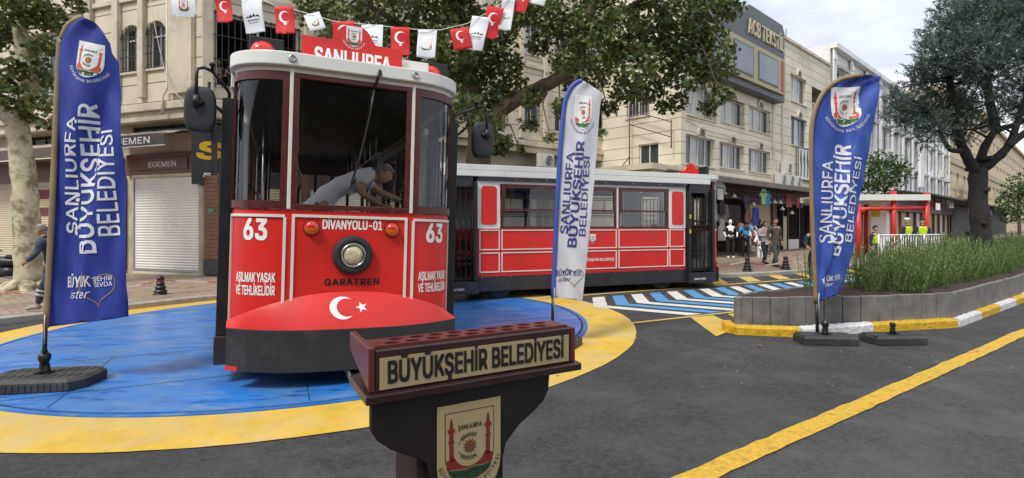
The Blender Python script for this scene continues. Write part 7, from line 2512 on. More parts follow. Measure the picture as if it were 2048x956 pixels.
# bulbs under the canopy
for i, (a, z) in enumerate(((2.2, 3.1), (3.2, 3.0), (4.75, 2.85), (5.4, 2.65), (7.3, 2.85), (8.1, 2.85), (8.9, 2.85), (9.2, 2.5), (10.6, 2.3))):
    t = thing('hanging_lamp', 'white bell-shaped lamp hanging under the clothes shop canopy', 'lamp', FA(a, z, 1.0), 0, 'white lamps under the canopy')
    b = MB(); b.lathe([(.13, 0), (.11, .07), (.05, .13), (.03, .2)], 12); b.build('shade', LETW, t)
    b = MB(); b.tube([(0, 0, .2), (0, 0, 3.9 - z)], .008, 4); b.build('wire', IRON, t)


def mannequin(label, a, d, skin, top, bottom, rz=0, half=False, zb=.148):
    t = thing('mannequin', label, 'mannequin', FA(a, zb, d), R(rz), 'shop mannequins')
    J = {k: Vector(v) for k, v in BASEJ.items()}
    J['elL'] = Vector((-.30, -.03, 1.16)); J['wrL'] = Vector((-.24, -.14, .95)); J['elR'] = Vector((.30, -.03, 1.16)); J['wrR'] = Vector((.24, -.14, .95))
    ed = BODYE if not half else [e for e in BODYE if not any(q[:2] in ('kn', 'an', 'to', 'hi') for q in e)]
    v, f = skinmesh(J, ed, RAD, 'pelvis', 1)
    b = MB(); b.add(v, f, 0, True)
    b.grid(12, 8, lambda u, w: J['headb'] + Vector((.075 * cos(pi * (w - .5)) * cos(2 * pi * u), .095 * cos(pi * (w - .5)) * sin(2 * pi * u), .07 + .115 * sin(pi * (w - .5)))), 0, True, closed=True)
    b.build('figure', skin, t)
    for nm, m, E in (('top', top, [('pelvis', 'spine'), ('spine', 'chest'), ('chest', 'shL'), ('chest', 'shR'), ('shL', 'elL'), ('shR', 'elR')]), ('trousers', bottom, [('pelvis', 'hipL'), ('pelvis', 'hipR'), ('hipL', 'knL'), ('hipR', 'knR'), ('knL', 'anL'), ('knR', 'anR')])):
        if m is None or (half and nm == 'trousers'):
            continue
        tr = {q: ((r_[0] + .02, r_[1] + .02) if isinstance(r_, tuple) else r_ + .02) for q, r_ in RAD.items()}
        v, f = skinmesh(J, E, tr, 'pelvis', 1)
        b = MB(); b.add(v, f, 0, True); b.build(nm, m, t)
    if half:
        b = MB(); b.tube([(0, 0, 0), (0, 0, .9)], .02, 6); b.lathe([(.18, 0), (.18, .02), (.02, .03)], 14); b.build('stand', IRON, t)
    return t


mannequin('white-headed mannequin in a black suit, leftmost at the shop', .9, 1.9, LETW, BLACK, BLACK)
mannequin('headless-dark mannequin in a bright blue top and black trousers', 2.0, 2.1, BLACK, cloth((.04, .28, .62)), BLACK)
mannequin('white torso mannequin with no clothes behind the rack', 5.1, 1.0, LETW, None, None, 0, True, .25)
mannequin('black mannequin torso in a dark open jacket by the shutter', 6.4, .9, BLACK, cloth((.03, .03, .035)), None, 0, True, .25)
mannequin('small child mannequin in black and white in front of the rack', 3.15, 2.3, BLACK, LETW, LETW, 0, False, -.35)
rk = thing('clothes_rack', 'metal clothes rack full of shirts on the pavement', 'clothes rack', FA(4.2, .148, 1.7), FA.rz)
b = MB()
for x in (-1.5, 1.5):
    b.tube([(x, 0, .0), (x, 0, 1.25)], .02, 6); b.tube([(x, -.3, .02), (x, .3, .02)], .02, 6)
b.tube([(-1.5, 0, 1.25), (1.5, 0, 1.25)], .02, 6)
b.build('frame', STEEL, rk)
cols = [(.55, .55, .56), (.62, .60, .60), (.30, .05, .05), (.60, .60, .60), (.55, .10, .05), (.58, .08, .04), (.60, .62, .60), (.04, .05, .05), (.62, .62, .60), (.45, .47, .45)]
nmz = ['pale grey', 'off-white', 'dark red', 'white', 'orange-red', 'scarlet', 'cool white', 'black', 'cream white', 'light grey-green']
for i, c in enumerate(cols):
    garment(nmz[i] + ' shirt hanging on the pavement rack, ' + ['first', 'second', 'third', 'fourth', 'fifth', 'sixth', 'seventh', 'eighth', 'ninth', 'tenth'][i] + ' from its left', 'shirt', 'shirt', SH, 2.9 + i * .29, .80, 1.7, c, R(50), .95, 'shirts on the pavement rack')
for lb, a, d, z, r, c in (('brown ball on display above the red ball', 3.4, 1.2, 1.55, .22, (.30, .12, .05)), ('red ball on display below the brown ball', 3.6, 1.3, 1.1, .19, (.35, .06, .05))):
    t = thing('ball', lb, 'ball', FA(a, z, d)); b = MB()
    b.grid(18, 12, lambda u, v: (r * cos(pi * (v - .5)) * cos(2 * pi * u), r * cos(pi * (v - .5)) * sin(2 * pi * u), r * sin(pi * (v - .5))), 0, True, closed=True); b.build('skin', mat('ball_%d' % int(r * 100), c, .5), t)
    b = MB(); b.tube([(0, 0, -r - .02), (0, 0, -z + .15)], .02, 6); b.lathe([(.14, -z + .14), (.14, -z + .16)], 12); b.build('stand', IRON, t)

# --- white building, tan stone building and the shop row farther along the street
wh = thing('white_building', 'white-painted building with tall pilastered bays beyond the cream building', 'building', (0, 0, 0))
holes = []
for i in range(11):
    a = 21.75 + i * 4.1
    for z0, z1 in ((4.9, 7.0), (7.9, 10.3), (11.2, 13.1)):
        holes.append((a, a + 2.3, z0, z1))
b = MB(); wall_holes(b, FA, 20.6, 66, -.4, 14.7, holes, .16)
b.add([FA(20.6, 14.7), FA(66, 14.7), FA(66, 14.7, -10), FA(20.6, 14.7, -10)], [(0, 1, 2, 3)]); b.add([FA(20.6, -.4), FA(20.6, -.4, -10), FA(20.6, 14.7, -10), FA(20.6, 14.7)], [(0, 1, 2, 3)])
b.build('wall', WHITEPL, wh)
b = MB(); fbox(b, FA, 20.6, 14.4, 66, 14.75, .003, .45); fbox(b, FA, 20.6, 4.2, 66, 4.5, .003, .25); fbox(b, FA, 20.6, 7.25, 66, 7.4, .003, .12); fbox(b, FA, 20.6, 10.6, 66, 10.75, .003, .12); b.build('cornice', WHITEPL, wh)
for i in range(12):
    a = 20.7 + i * 4.1
    b = MB(); fbox(b, FA, a, 4.51, a + .55, 14.39, .126, .24); fbox(b, FA, a - .06, 13.6, a + .61, 13.95, .241, .30); b.build('pilaster', WHITEPL, wh)
for a, c, z0, z1 in holes:
    wo = window(wh, FA, a + .1, c - .1, z0, z1, .12, nm=2, transom=.7, vis=(0, 1) if int(a * 7 + z0) % 3 else (0, 0))
    b = MB(); fbox(b, FA, a - .08, z1 + .05, c + .08, z1 + .30, .127, .34); b.build('hood_mould', mat('plaster_grey', (.42, .42, .43), .8, var=.1), wo)
t = thing('vertical_sign', 'narrow vertical sign with red stacked letters on the white building', 'sign', FA(46.2, 5.8, .7)); l = t.location
b = MB()
b.box(46.0, 5.6, .56, 47.6, 10.8, .8, 0, lambda x, y, z: tuple(Vector(FA(x, y, z)) - l)); b.build('panel', WHITEPL, t)
for i, ch in enumerate('ERHA'):
    Art().text(ch, 0, .9, .75, 0, 0, .04, 1).lay(lambda p, q, e: tuple(Vector(FA(46.8 + p, 9.7 - i * 1.15 + q, .802 + e)) - l), 'lettering', [LAMPRED], t)
for i, (a, z) in enumerate(((25.4, 7.3), (25.4, 10.6), (33.6, 7.3), (58.2, 7.3), (62.3, 7.0))):
    ac_unit(['small air conditioner low between the first bays of the white building', 'small air conditioner high between the first bays of the white building', 'air conditioner between the middle bays of the white building', 'air conditioner near the right end of the white building, left one', 'air conditioner at the right end of the white building, right one'][i], FA, a, z, .56, 1.2, .9)
stn = thing('stone_building', 'long tan striped stone building with narrow windows and arches at the far right', 'building', (0, 0, 0))
holes = []
for i in range(22):
    a = 67.5 + i * 5.6
    if i in (4, 5):
        continue
    for z0, z1 in ((5.8, 8.9), (11.0, 13.3), (15.0, 17.0)):
        holes.append((a, a + 1.7, z0, z1))
b = MB(); wall_holes(b, FA, 66.1, 200, -.4, 20.0, holes, .5)
b.add([FA(66.1, 20), FA(200, 20), FA(200, 20, -15), FA(66.1, 20, -15)], [(0, 1, 2, 3)]); b.add([FA(66.1, 12), FA(66.1, 12, -15), FA(66.1, 20, -15), FA(66.1, 20)], [(0, 1, 2, 3)])
b.build('wall', STONE, stn)
b = MB(); fbox(b, FA, 66.1, 19.6, 200, 20.2, .003, .5); fbox(b, FA, 66.1, 9.9, 200, 10.3, .003, .2); b.build('cornice', mat('stone_plain', (.50, .38, .23), .8, var=.15, scale=.5), stn)
for a, c, z0, z1 in holes:
    b = MB(); b.add([FA(a, z0, -.4), FA(c, z0, -.4), FA(c, z1, -.4), FA(a, z1, -.4)], [(0, 1, 2, 3)]); frame2d(b, FA, a, z0, c, z1, .14, -.39, -.3, 1); b.build('window', [WINPANE, mat('wood_dark', (.08, .05, .035), .7)], stn)
for a in (89.2, 95.6):
    b = MB(); b.prism([(a, 5.2), (a + 4.2, 5.2)] + [(a + 2.1 + 2.1 * cos(pi * i / 12), 9.5 + 2.9 * sin(pi * i / 12)) for i in range(13)], FA, .21, .26, 0)
    b.build('arch_panel', mat('arch_tan', (.42, .30, .17), .85, var=.15), stn)
    b = MB(); pts_ = [FA(a, 5.2, .3)] + [FA(a + 2.1 - 2.1 * cos(pi * i / 12), 9.5 + 2.9 * sin(pi * i / 12), .3) for i in range(13)] + [FA(a + 4.2, 5.2, .3)]
    b.tube(pts_, .28, 6); b.build('arch_mould', mat('stone_plain', (.50, .38, .23), .8), stn)
shp = thing('shop_row', 'row of dark canopied shops with cream shutters farther along the street', 'shops', (0, 0, 0))
b = MB(); fbox(b, FA, 21, 3.0, 66, 4.15, .26, .45); b.build('fascia', mat('fascia_maroon', (.10, .025, .028), .5), shp)
for i in range(14):
    a = 21.6 + i * 3.15
    shutter(shp, FA, a, a + 2.7, .13, 2.95, .05, SHUT_C if i % 4 else SHUT_W, .12)
    b = MB(); fbox(b, FA, a + 2.76, .1, a + 3.08, 3.0, .03, .3); b.build('post', BROWNWOOD, shp)
b = MB(); b.prism([(.0, 4.9), (3.2, 4.35), (3.2, 4.5), (.0, 5.05)], lambda d, z, a: FA(a, z, d), 38, 130); b.build('canopy_sheet', mat('canopy_dark', (.035, .032, .03), .7), shp)
b = MB(); fbox(b, FA, 66.5, .0, 130, 4.4, .3, .35); b.build('dark_front', mat('shop_dark', (.05, .045, .045), .7, var=.5, scale=.6), shp)
for lb, a, z, w, h, d, m, tx in (('white box sign with a red letter E under the dark canopy', 56.5, 4.6 - .9, 2.6, 1.2, 1.6, PVC, [('E', .55, EMR)]), ('white cloud-shaped sign with red print above the canopy', 64.5, 5.3, 4.6, 2.0, 2.4, LETW, [('PERDE', .45, LAMPRED)]), ('pale sign with blue field above the canopy near the big tree', 72.0, 5.6, 9.5, 2.1, 2.0, mat('sign_blue', (.06, .25, .50), .5), [('lione', 1.1, LETW)]), ('small white board sign under the dark canopy', 64.0, 3.0, 7.0, 1.3, 2.5, PVC, []), ('blue lit shop front sign behind the tree trunk', 86.0, 3.3, 9.0, 1.2, 1.5, mat('sign_navy', (.03, .05, .12), .5), []), ('red hanging sign under the dark canopy', 48.5, 3.3, 2.4, .9, 1.6, LAMPRED, [])):
    t = thing('shop_sign', lb, 'sign', FA(a, z, d), 0, 'distant shop signs'); l = t.location
    G = lambda p, q, e=0: tuple(Vector(FA(p, q, e)) - l)
    b = MB()
    if 'cloud' in lb:
        for cx_, cz_, r_ in ((1.2, .8, .9), (2.3, 1.0, 1.05), (3.4, .8, .9)):
            b.prism([(a + cx_ + r_ * cos(2 * pi * i / 20), z + cz_ + r_ * sin(2 * pi * i / 20)) for i in range(20)], lambda p, q, e: G(p, q, e), d - .2, d + .001 * cx_)
    else:
        b.box(a, z, d - .2, a + w, z + h, d, 0, lambda x, y, q: G(x, y, q))
    b.build('panel', m, t)
    for s, hh2, tm in tx:
        if s == 'PERDE':
            continue
        Art().text(s, 0, None, hh2, 0, 0, .03, 1).lay(lambda p, q, e: G(a + w / 2 + p * 1.6, z + h * .25 + q, d + .02 + e * 5), 'lettering', [tm], t)
    if 'cloud' in lb:
        Art().poly([(-.9, 0), (.9, 0), (.9, .3), (-.9, .3)], 0).poly([(-.4, -.6), (.4, -.6), (.4, -.25), (-.4, -.25)], 0).poly([(-.3, .75), (.2, .75), (.2, 1.3), (-.3, 1.3)], 0).lay(lambda p, q, e: G(a + 2.3 + p, z + .9 + q, d + .03 + e), 'print', [LAMPRED], t)

# --- red shelter frame
sh = thing('shelter', 'red steel post shelter with a white beam roof behind the planter', 'shelter', (0, 0, 0))
SX = lambda px, Y: ((px - 1024) / 1080 * Y)
for px_, Y, ht in ((1716, 24.5, 2.6), (1733, 27.5, 2.7), (1787, 25.0, 3.22), (1853, 25.0, 3.16), (1765, 27.5, 2.7)):
    x = SX(px_, Y)
    b = MB(); b.tube([(x - .0, Y, .0), (x, Y, ht)], .115, 12); b.build('post', REDPAINT, sh)
b = MB()
x0, x1 = SX(1716, 25), SX(1853, 25)
b.tube([(x0 - .3, 24.9, 2.38), (x1, 25.0, 2.44)], .085, 10); b.tube([(x0, 27.5, 2.2), (x1 - 1, 27.5, 2.25)], .07, 10); b.tube([(x0, 24.6, 2.32), (x0 + .5, 27.5, 2.3)], .07, 10)
b.build('red_beam', REDPAINT, sh)
b = MB(); b.box(x0 - 1.2, 24.75, 2.78, x1 + .0, 24.92, 3.05); b.box(x0 - 1.2, 24.95, 2.98, x1, 27.6, 3.04); b.box(x0 - 1.2, 27.62, 2.78, x1, 27.8, 3.05); b.build('white_roof', WHITE, sh)
# motorbikes / bicycles parked behind the planter, a kiosk pillar, barrier
kp_ = thing('information_pillar', 'slim white information pillar with a yellow panel behind the officers', 'pillar', (17.6, 26.0, .148)); b = MB()
b.box(-.38, -.1, 0, .38, .1, 2.55); b.build('body', LETW, kp_, bevel=.02); b = MB(); b.box(-.36, -.104, 1.9, .05, -.101, 2.4); b.build('yellow_panel', YELLOWSIGN, kp_); b = MB(); b.lathe([(.5, 2.56), (.55, 2.62), (.4, 2.72)], 16); b.build('cap', LETW, kp_)


def barrier(label, x, y):
    t = thing('barrier', label, 'barrier', (x, y, .148), R(20), 'white metal crowd barriers')
    b = MB()
    b.tube([(-.55, 0, .15), (-.55, 0, 1.12), (.55, 0, 1.12), (.55, 0, .15), (-.55, 0, .15)], .035, 8)
    for i in range(7):
        b.tube([(-.42 + i * .14, 0, .15), (-.42 + i * .14, 0, 1.12)], .016, 6)
    for x_ in (-.45, .45):
        b.tube([(x_, -.25, 0.02), (x_, 0, .16), (x_, .25, .02)], .025, 6)
    b.build('tubular_frame', LETW, t)
    return t


for i, (x, y) in enumerate(((13.9, 19.9), (15.0, 20.3), (16.1, 20.6))):
    barrier('white tubular crowd barrier behind the rosemary, ' + ('leftmost', 'middle one', 'rightmost')[i], x, y)

# --- motorcycle at the left edge
mc = thing('motorcycle', 'dark motorcycle parked on the pavement at the left edge, rear end in view', 'motorcycle', (-14.15, 15.2, gz(-14) + .122), R(8))
for x in (-.62, .62):
    b = MB(); T4 = Matrix.Translation((x, 0, .30)) @ Matrix.Rotation(R(90), 4, 'X'); b.lathe([(.20, -.05), (.28, -.055), (.30, -.03), (.30, .03), (.28, .055), (.20, .05)], 24, 0, T4)
    wo = b.build('wheel', RUBBER, mc); b = MB(); b.lathe([(.2, -.02), (.2, .02)], 16, 0, T4); b.build('rim', STEEL, wo)
b = MB(); b.tube([(-.55, 0, .75), (-.2, 0, .72), (.1, 0, .70), (.45, 0, .78), (.78, 0, .86)], [.10, .15, .13, .12, .06], 10); b.tube([(-.2, 0, .45), (.2, 0, .42)], [.17, .15], 10); b.build('body', BLACK, mc)
b = MB(); b.tube([(-.05, 0, .86), (.25, 0, .85), (.62, 0, .93)], [.11, .13, .10], 10, flat=.5); b.build('seat', RUBBER, mc)
b = MB(); b.tube([(-.62, 0, .3), (-.48, 0, .8), (-.42, 0, 1.02)], .03, 8); b.tube([(-.42, -.33, 1.02), (-.42, .33, 1.02)], .018, 6); b.tube([(.62, .0, .3), (.2, .0, .45)], .03, 8); b.build('fork', STEEL, mc)
b = MB(); b.tube([(.0, -.14, .3), (.4, -.15, .28), (.75, -.16, .34)], [.03, .05, .055], 10); b.build('exhaust', STEEL, mc)
b = MB(); b.box(.80, -.11, .62, .815, .11, .78); b.build('number_plate', LETW, mc)
b = MB(); b.box(.78, -.06, .80, .82, .06, .86); b.build('tail_lamp', LAMPRED, mc)

# drain pipe and slack cables on the corner building
b = MB(); b.tube([FL(1.38, 14.5, .06), FL(1.38, 6.0, .06), FL(1.42, 5.7, .2), FL(1.42, 5.1, .2)], .045, 8)
tag(b.build('drain_pipe', CREAMP), 'pale drain pipe running down beside the arched windows of the corner building', 'drain pipe')
for lb, pts in (('slack grey cable hanging from the corner pilaster down to the left awning', [FL(2.0, 9.0, .2), FL(1.3, 6.6, .25), FL(.6, 5.6, .3), FR(.3, 5.1, .35)]), ('thin dark cable sagging along the cream building under its middle windows', [FA(.2, 6.5, .1), FA(4, 6.25, .14), FA(8, 6.35, .1), FA(12, 6.2, .14)])):
    b = MB(); q = [Vector(p) for p in pts]; r = []
    for a, c in zip(q, q[1:]):
        for k in range(6):
            f = k / 6; v = a.lerp(c, f); v.z -= .5 * f * (1 - f); r.append(v)
    b.tube(r + [q[-1]], .012, 5)
    tag(b.build('cable', IRONW if 'grey' in lb else IRON), lb, 'cable')

# ------------------------------------------------------------ trees
import numpy as np
RS = np.random.RandomState(5)
LOBE = [(0, -.50), (.17, -.30), (.46, -.24), (.30, -.02), (.46, .24), (.17, .20), (0, .55), (-.17, .20), (-.46, .24), (-.30, -.02), (-.46, -.24), (-.17, -.30)]
OVAL = [(0, -.5), (.22, -.2), (.22, .15), (0, .5), (-.22, .15), (-.22, -.2)]


def leaves(name, parent, clumps, n_per_m2, size, shape, m, droop=.5, shell=.55, flat=.8):
    """clumps: (centre, radius); leaf-sized faces through each clump's volume"""
    C = []
    for c, r in clumps:
        n = int(n_per_m2 * r * r)
        d = RS.normal(size=(n, 3)); d /= np.linalg.norm(d, axis=1)[:, None]
        rr = r * (shell + (1 - shell) * RS.rand(n) ** .6) * (RS.rand(n) ** .33 * .5 + .5)
        # uneven outline
        rr *= 1 + .35 * np.sin(d[:, 0] * 4 + c[0] * 3) * np.sin(d[:, 1] * 4 + c[1] * 5) * np.sin(d[:, 2] * 5 + c[2] * 4)
        C.append(np.array(c)[None] + d * rr[:, None] * np.array([1, 1, flat]))
    C = np.concatenate(C); N = len(C)
    nr = RS.normal(size=(N, 3)); nr[:, 2] = np.abs(nr[:, 2]) * 1.0 + .35
    nr /= np.linalg.norm(nr, axis=1)[:, None]
    up = RS.normal(size=(N, 3)); up[:, 2] -= droop * 2
    t = up - nr * (up * nr).sum(1)[:, None]; t /= np.linalg.norm(t, axis=1)[:, None]
    s = np.cross(nr, t)
    sz = size * (.65 + .7 * RS.rand(N))
    k = len(shape); sh = np.array(shape)
    bend = (np.abs(sh[:, 0]) * .35)
    V = C[:, None, :] + (s[:, None, :] * sh[None, :, 0, None] + t[:, None, :] * sh[None, :, 1, None] + nr[:, None, :] * bend[None, :, None]) * sz[:, None, None]
    return polymesh(name, parent, V.reshape(-1, 3), k, m)


def polymesh(name, parent, V, k, m):
    N = len(V) // k
    me = bpy.data.meshes.new(name)
    me.vertices.add(len(V)); me.vertices.foreach_set('co', V.astype(np.float32).ravel())
    me.loops.add(len(V)); me.loops.foreach_set('vertex_index', np.arange(len(V), dtype=np.int32))
    me.polygons.add(N); me.polygons.foreach_set('loop_start', np.arange(0, len(V), k, dtype=np.int32)); me.polygons.foreach_set('loop_total', np.full(N, k, dtype=np.int32))
    me.update(calc_edges=True); me.validate()
    me.materials.append(m)
    o = bpy.data.objects.new(name, me); COL.objects.link(o)
    if parent:
        o.parent = parent
    return o


def limb(mb, pts, r0, r1, n=10, wob=.04, seed=0, k=5):
    r = random.Random(seed)
    p = [Vector(q) for q in pts]
    q = []
    for i in range(len(p) - 1):
        a, b_, c, d = p[max(0, i - 1)], p[i], p[i + 1], p[min(len(p) - 1, i + 2)]
        for j in range(k):
            t = j / k
            q.append(.5 * ((2 * b_) + (c - a) * t + (2 * a - 5 * b_ + 4 * c - d) * t * t + (3 * b_ - a - 3 * c + d) * t ** 3) + Vector((r.uniform(-1, 1), r.uniform(-1, 1), r.uniform(-1, 1))) * wob * r0)
    q.append(p[-1])
    m = len(q)
    mb.tube(q, [(r0 + (r1 - r0) * i / (m - 1)) * (1 + r.uniform(-.06, .06)) for i in range(m)], n)
    return q


def twigs(mb, clumps, heads, r=.02, seed=1):
    rn = random.Random(seed)
    for c, rad in clumps:
        c = Vector(c)
        h = min(heads, key=lambda q: (q - c).length)
        mid = h.lerp(c, .5) + Vector((rn.uniform(-.3, .3), rn.uniform(-.3, .3), rn.uniform(-.1, .3)))
        mb.tube([h, mid, c], [r * 1.8, r * 1.2, r * .5], 5)
        for _ in range(3):
            e = c + Vector((rn.uniform(-1, 1), rn.uniform(-1, 1), rn.uniform(-.8, .8))) * rad * .8
            mb.tube([mid.lerp(c, rn.uniform(.5, 1)), e], [r * .6, r * .25], 4)


def shift(mb, o):
    l = o.location; mb.v = [(p[0] - l.x, p[1] - l.y, p[2] - l.z) for p in mb.v]; return mb


def loc_cl(cl, o):
    return [(tuple(Vector(c) - o.location), r) for c, r in cl]


rnd = random.Random(77)
# big plane tree behind the side-on tram
Yp = 17.6
pt = thing('plane_tree', 'large plane tree with spreading crown behind the side-on tram', 'tree', (at(957, 500, Yp).x, Yp, .1))
b = MB(); heads = []
Q = lambda lst: [at(x, y, Y) for x, y, Y in lst]
heads += limb(b, Q([(957, 570, Yp), (956, 400, Yp), (958, 300, Yp), (957, 235, Yp)]), .46, .36, 14, .05, 1)[8:]
heads += limb(b, Q([(957, 240, Yp), (940, 160, Yp - .3), (925, 70, Yp - .6), (905, -40, Yp - .9), (890, -160, Yp - 1)]), .33, .12, 12, .06, 2)
heads += limb(b, Q([(960, 270, Yp), (1005, 218, Yp - .5), (1075, 178, Yp - 1.2), (1128, 148, Yp - 1.8), (1160, 95, Yp - 2.2), (1182, 20, Yp - 2.6), (1195, -60, Yp - 3)]), .27, .09, 12, .06, 3)
heads += limb(b, Q([(1075, 178, Yp - 1.2), (1160, 135, Yp - 1.4), (1250, 100, Yp - 1.8), (1350, 70, Yp - 2), (1440, 60, Yp - 2)]), .13, .04, 8, .08, 4)
heads += limb(b, Q([(950, 195, Yp - .2), (880, 120, Yp - 1.2), (800, 50, Yp - 2), (700, -10, Yp - 2.6)]), .17, .05, 9, .08, 5)
heads += limb(b, Q([(940, 160, Yp - .3), (990, 60, Yp - 1.5), (1050, -30, Yp - 3)]), .16, .05, 9, .08, 6)
heads += limb(b, Q([(1160, 95, Yp - 2.2), (1250, 20, Yp - 2.6), (1340, -30, Yp - 3)]), .10, .04, 8, .08, 7)
clp = []
for x, y, r in ((640, 20, .9), (668, 75, .45), (700, 50, .8), (760, 20, .9), (740, 85, .6), (800, 75, .8), (860, 40, 1.0), (850, 110, .8), (905, 90, .9), (925, 30, .9), (895, 165, .8), (950, 130, .9), (930, 215, .65), (985, 190, .8), (975, 255, .6), (1005, 285, .4), (990, 60, .9), (1010, 130, .7), (1040, 20, .8), (1075, 90, .45), (1090, 30, .8), (1060, 250, .38), (1065, 195, .45), (1100, 275, .22), (1145, 60, .8), (1135, 120, .6), (1120, 215, .35),
                (1190, 30, .9), (1200, 95, .85), (1185, 160, .6), (1215, 215, .40), (1240, 60, .9), (1260, 130, .9), (1250, 185, .55), (1300, 40, .95), (1320, 110, .9), (1300, 180, .65), (1325, 215, .32), (1360, 30, .9), (1370, 90, .8), (1370, 150, .75), (1355, 205, .4), (1410, 20, .85), (1420, 80, .6), (1430, 140, .65), (1440, 190, .42), (1415, 215, .36), (1455, 100, .35), (1460, 20, .5), (1155, 265, .3), (1195, 265, .22), (1000, 300, .3), (1040, 300, .2), (1150, 170, .5), (1030, 170, .5),
                (900, -60, 1.5), (780, -70, 1.5), (1020, -80, 1.5), (1160, -80, 1.5), (1300, -80, 1.4), (1420, -60, 1.0), (660, -70, 1.2)):
    Y = Yp - 1.6 + rnd.uniform(-1.7, 1.5)
    if x > 1180:
        Y = Yp - 1.9 + rnd.uniform(-1.5, 1.3)
    c = at(x, y, Y)
    clp.append((tuple(c), r * .95))
twigs(b, clp, heads, .022, 3)
shift(b, pt).build('trunk', BARKB, pt)
leaves('crown', pt, loc_cl(clp, pt), 900, .138, LOBE, LEAFP)
# plane tree at the left edge
Yl = 14.2
lt = thing('plane_tree', 'pale-barked plane tree at the left edge beside the blue flag', 'tree', (at(57, 585, Yl).x, Yl, gz(-14) + .1))
b = MB(); heads = []
heads += limb(b, Q([(57, 600, Yl), (58, 560, Yl), (54, 470, Yl), (50, 380, Yl), (40, 290, Yl), (30, 225, Yl)]), .31, .25, 18, .02, 11)[6:]
heads += limb(b, Q([(34, 245, Yl), (60, 180, Yl - .1), (46, 90, Yl), (30, 10, Yl), (10, -80, Yl)]), .21, .14, 14, .03, 12)
heads += limb(b, Q([(34, 250, Yl), (-20, 190, Yl), (-80, 110, Yl), (-120, 0, Yl)]), .22, .10, 12, .03, 13)
for k in range(7):
    a = k * .9
    c = at(57, 585, Yl)
    limb(b, [(c.x + .3 * cos(a), Yl + .3 * sin(a), .25 + gz(-14)), (c.x + .62 * cos(a), Yl + .62 * sin(a), .14 + gz(-14)), (c.x + 1.0 * cos(a), Yl + 1.0 * sin(a), .05 + gz(-14))], .22, .05, 8, .05, k)
cll = []
for x, y, r in ((15, 15, .55), (60, 20, .55), (95, 40, .45), (15, 75, .45), (85, 90, .40), (70, 140, .38), (95, 165, .28), (15, 140, .45), (20, 190, .42), (75, 200, .35), (100, 215, .25), (35, 215, .30), (60, 235, .22), (95, 245, .25), (105, 20, .30), (150, 8, .28), (165, 20, .14), (-30, 60, .7), (-40, 170, .7), (40, -40, .8), (120, -50, .7), (-40, -40, .9)):
    cll.append((tuple(at(x, y, Yl + rnd.uniform(-.9, .5))), r * 1.05))
twigs(b, cll, heads, .016, 5)
shift(b, lt).build('trunk', BARKP, lt)
leaves('crown', lt, loc_cl(cll, lt), 700, .150, LOBE, LEAFP)
# dark cedar in the planter
Yc = 14.3
ct = thing('cedar_tree', 'dark blue-green conifer with forked trunk growing in the planter', 'tree', (at(1963, 480, Yc).x, Yc, .5))
b = MB(); heads = []
heads += limb(b, Q([(1964, 530, Yc), (1962, 470, Yc), (1956, 400, Yc), (1957, 335, Yc)]), .235, .20, 14, .06, 21)[4:]
heads += limb(b, Q([(1952, 345, Yc), (1930, 305, Yc - .1), (1915, 265, Yc - .2), (1905, 200, Yc - .3), (1900, 120, Yc - .2), (1930, 20, Yc)]), .135, .05, 10, .06, 22)
heads += limb(b, Q([(1928, 300, Yc - .1), (1902, 300, Yc - .3), (1886, 278, Yc - .4), (1878, 250, Yc - .5)]), .08, .03, 8, .1, 23)
heads += limb(b, Q([(1956, 335, Yc), (1972, 290, Yc + .2), (1992, 262, Yc + .3), (2040, 245, Yc + .4), (2080, 215, Yc + .5)]), .115, .05, 10, .06, 24)
heads += limb(b, Q([(1962, 340, Yc), (1995, 315, Yc - .2), (2020, 285, Yc - .3), (2040, 230, Yc - .3), (2075, 120, Yc - .4)]), .135, .05, 10, .06, 25)
heads += limb(b, Q([(2015, 292, Yc - .3), (2050, 265, Yc - .4), (2090, 230, Yc - .6)]), .11, .05, 8, .08, 26)
heads += limb(b, Q([(1992, 262, Yc + .3), (1975, 160, Yc + .4), (1985, 60, Yc + .2), (2000, -60, Yc)]), .12, .04, 8, .08, 27)
for k in range(9):
    z = 1.1 + k * .28; a = k * 2.2
    c = at(1958, 430 - k * 4, Yc)
    b.tube([(c.x, Yc, z), (c.x + .30 * cos(a), Yc + .30 * sin(a), z + .05)], [.09, .05], 7)
clc = []
for x, y, r in ((1985, 15, .65), (1940, 50, .6), (1900, 60, .45), (1905, 105, .6), (1870, 60, .22), (1872, 110, .4), (1950, 110, .65), (2000, 85, .7), (2040, 40, .65), (2045, 130, .65), (1850, 165, .45), (1890, 160, .55), (1935, 165, .45), (1985, 150, .45), (2025, 185, .35), (1820, 195, .3), (1838, 160, .22), (1842, 225, .45), (1880, 215, .5), (1920, 220, .55), (1965, 205, .32), (1800, 232, .3), (1825, 250, .32), (1865, 258, .35), (1900, 262, .3), (1940, 258, .3), (2010, 222, .32), (1790, 215, .16), (2060, 90, .6), (2040, 0, .6), (1955, -30, .8), (2060, -40, .9), (1880, 20, .16), (2100, 60, .9), (2150, 130, .9), (2110, 180, .8), (2180, 40, .9), (1840, 135, .10), (1785, 195, .08), (1930, 20, .35), (1985, 245, .2), (1850, 285, .12), (2048, 215, .3)):
    clc.append((tuple(at(x, y, Yc + rnd.uniform(-1.5, 1.3))), r * 1.05))
twigs(b, clc, heads, .02, 7)
shift(b, ct).build('trunk', BARKD, ct)


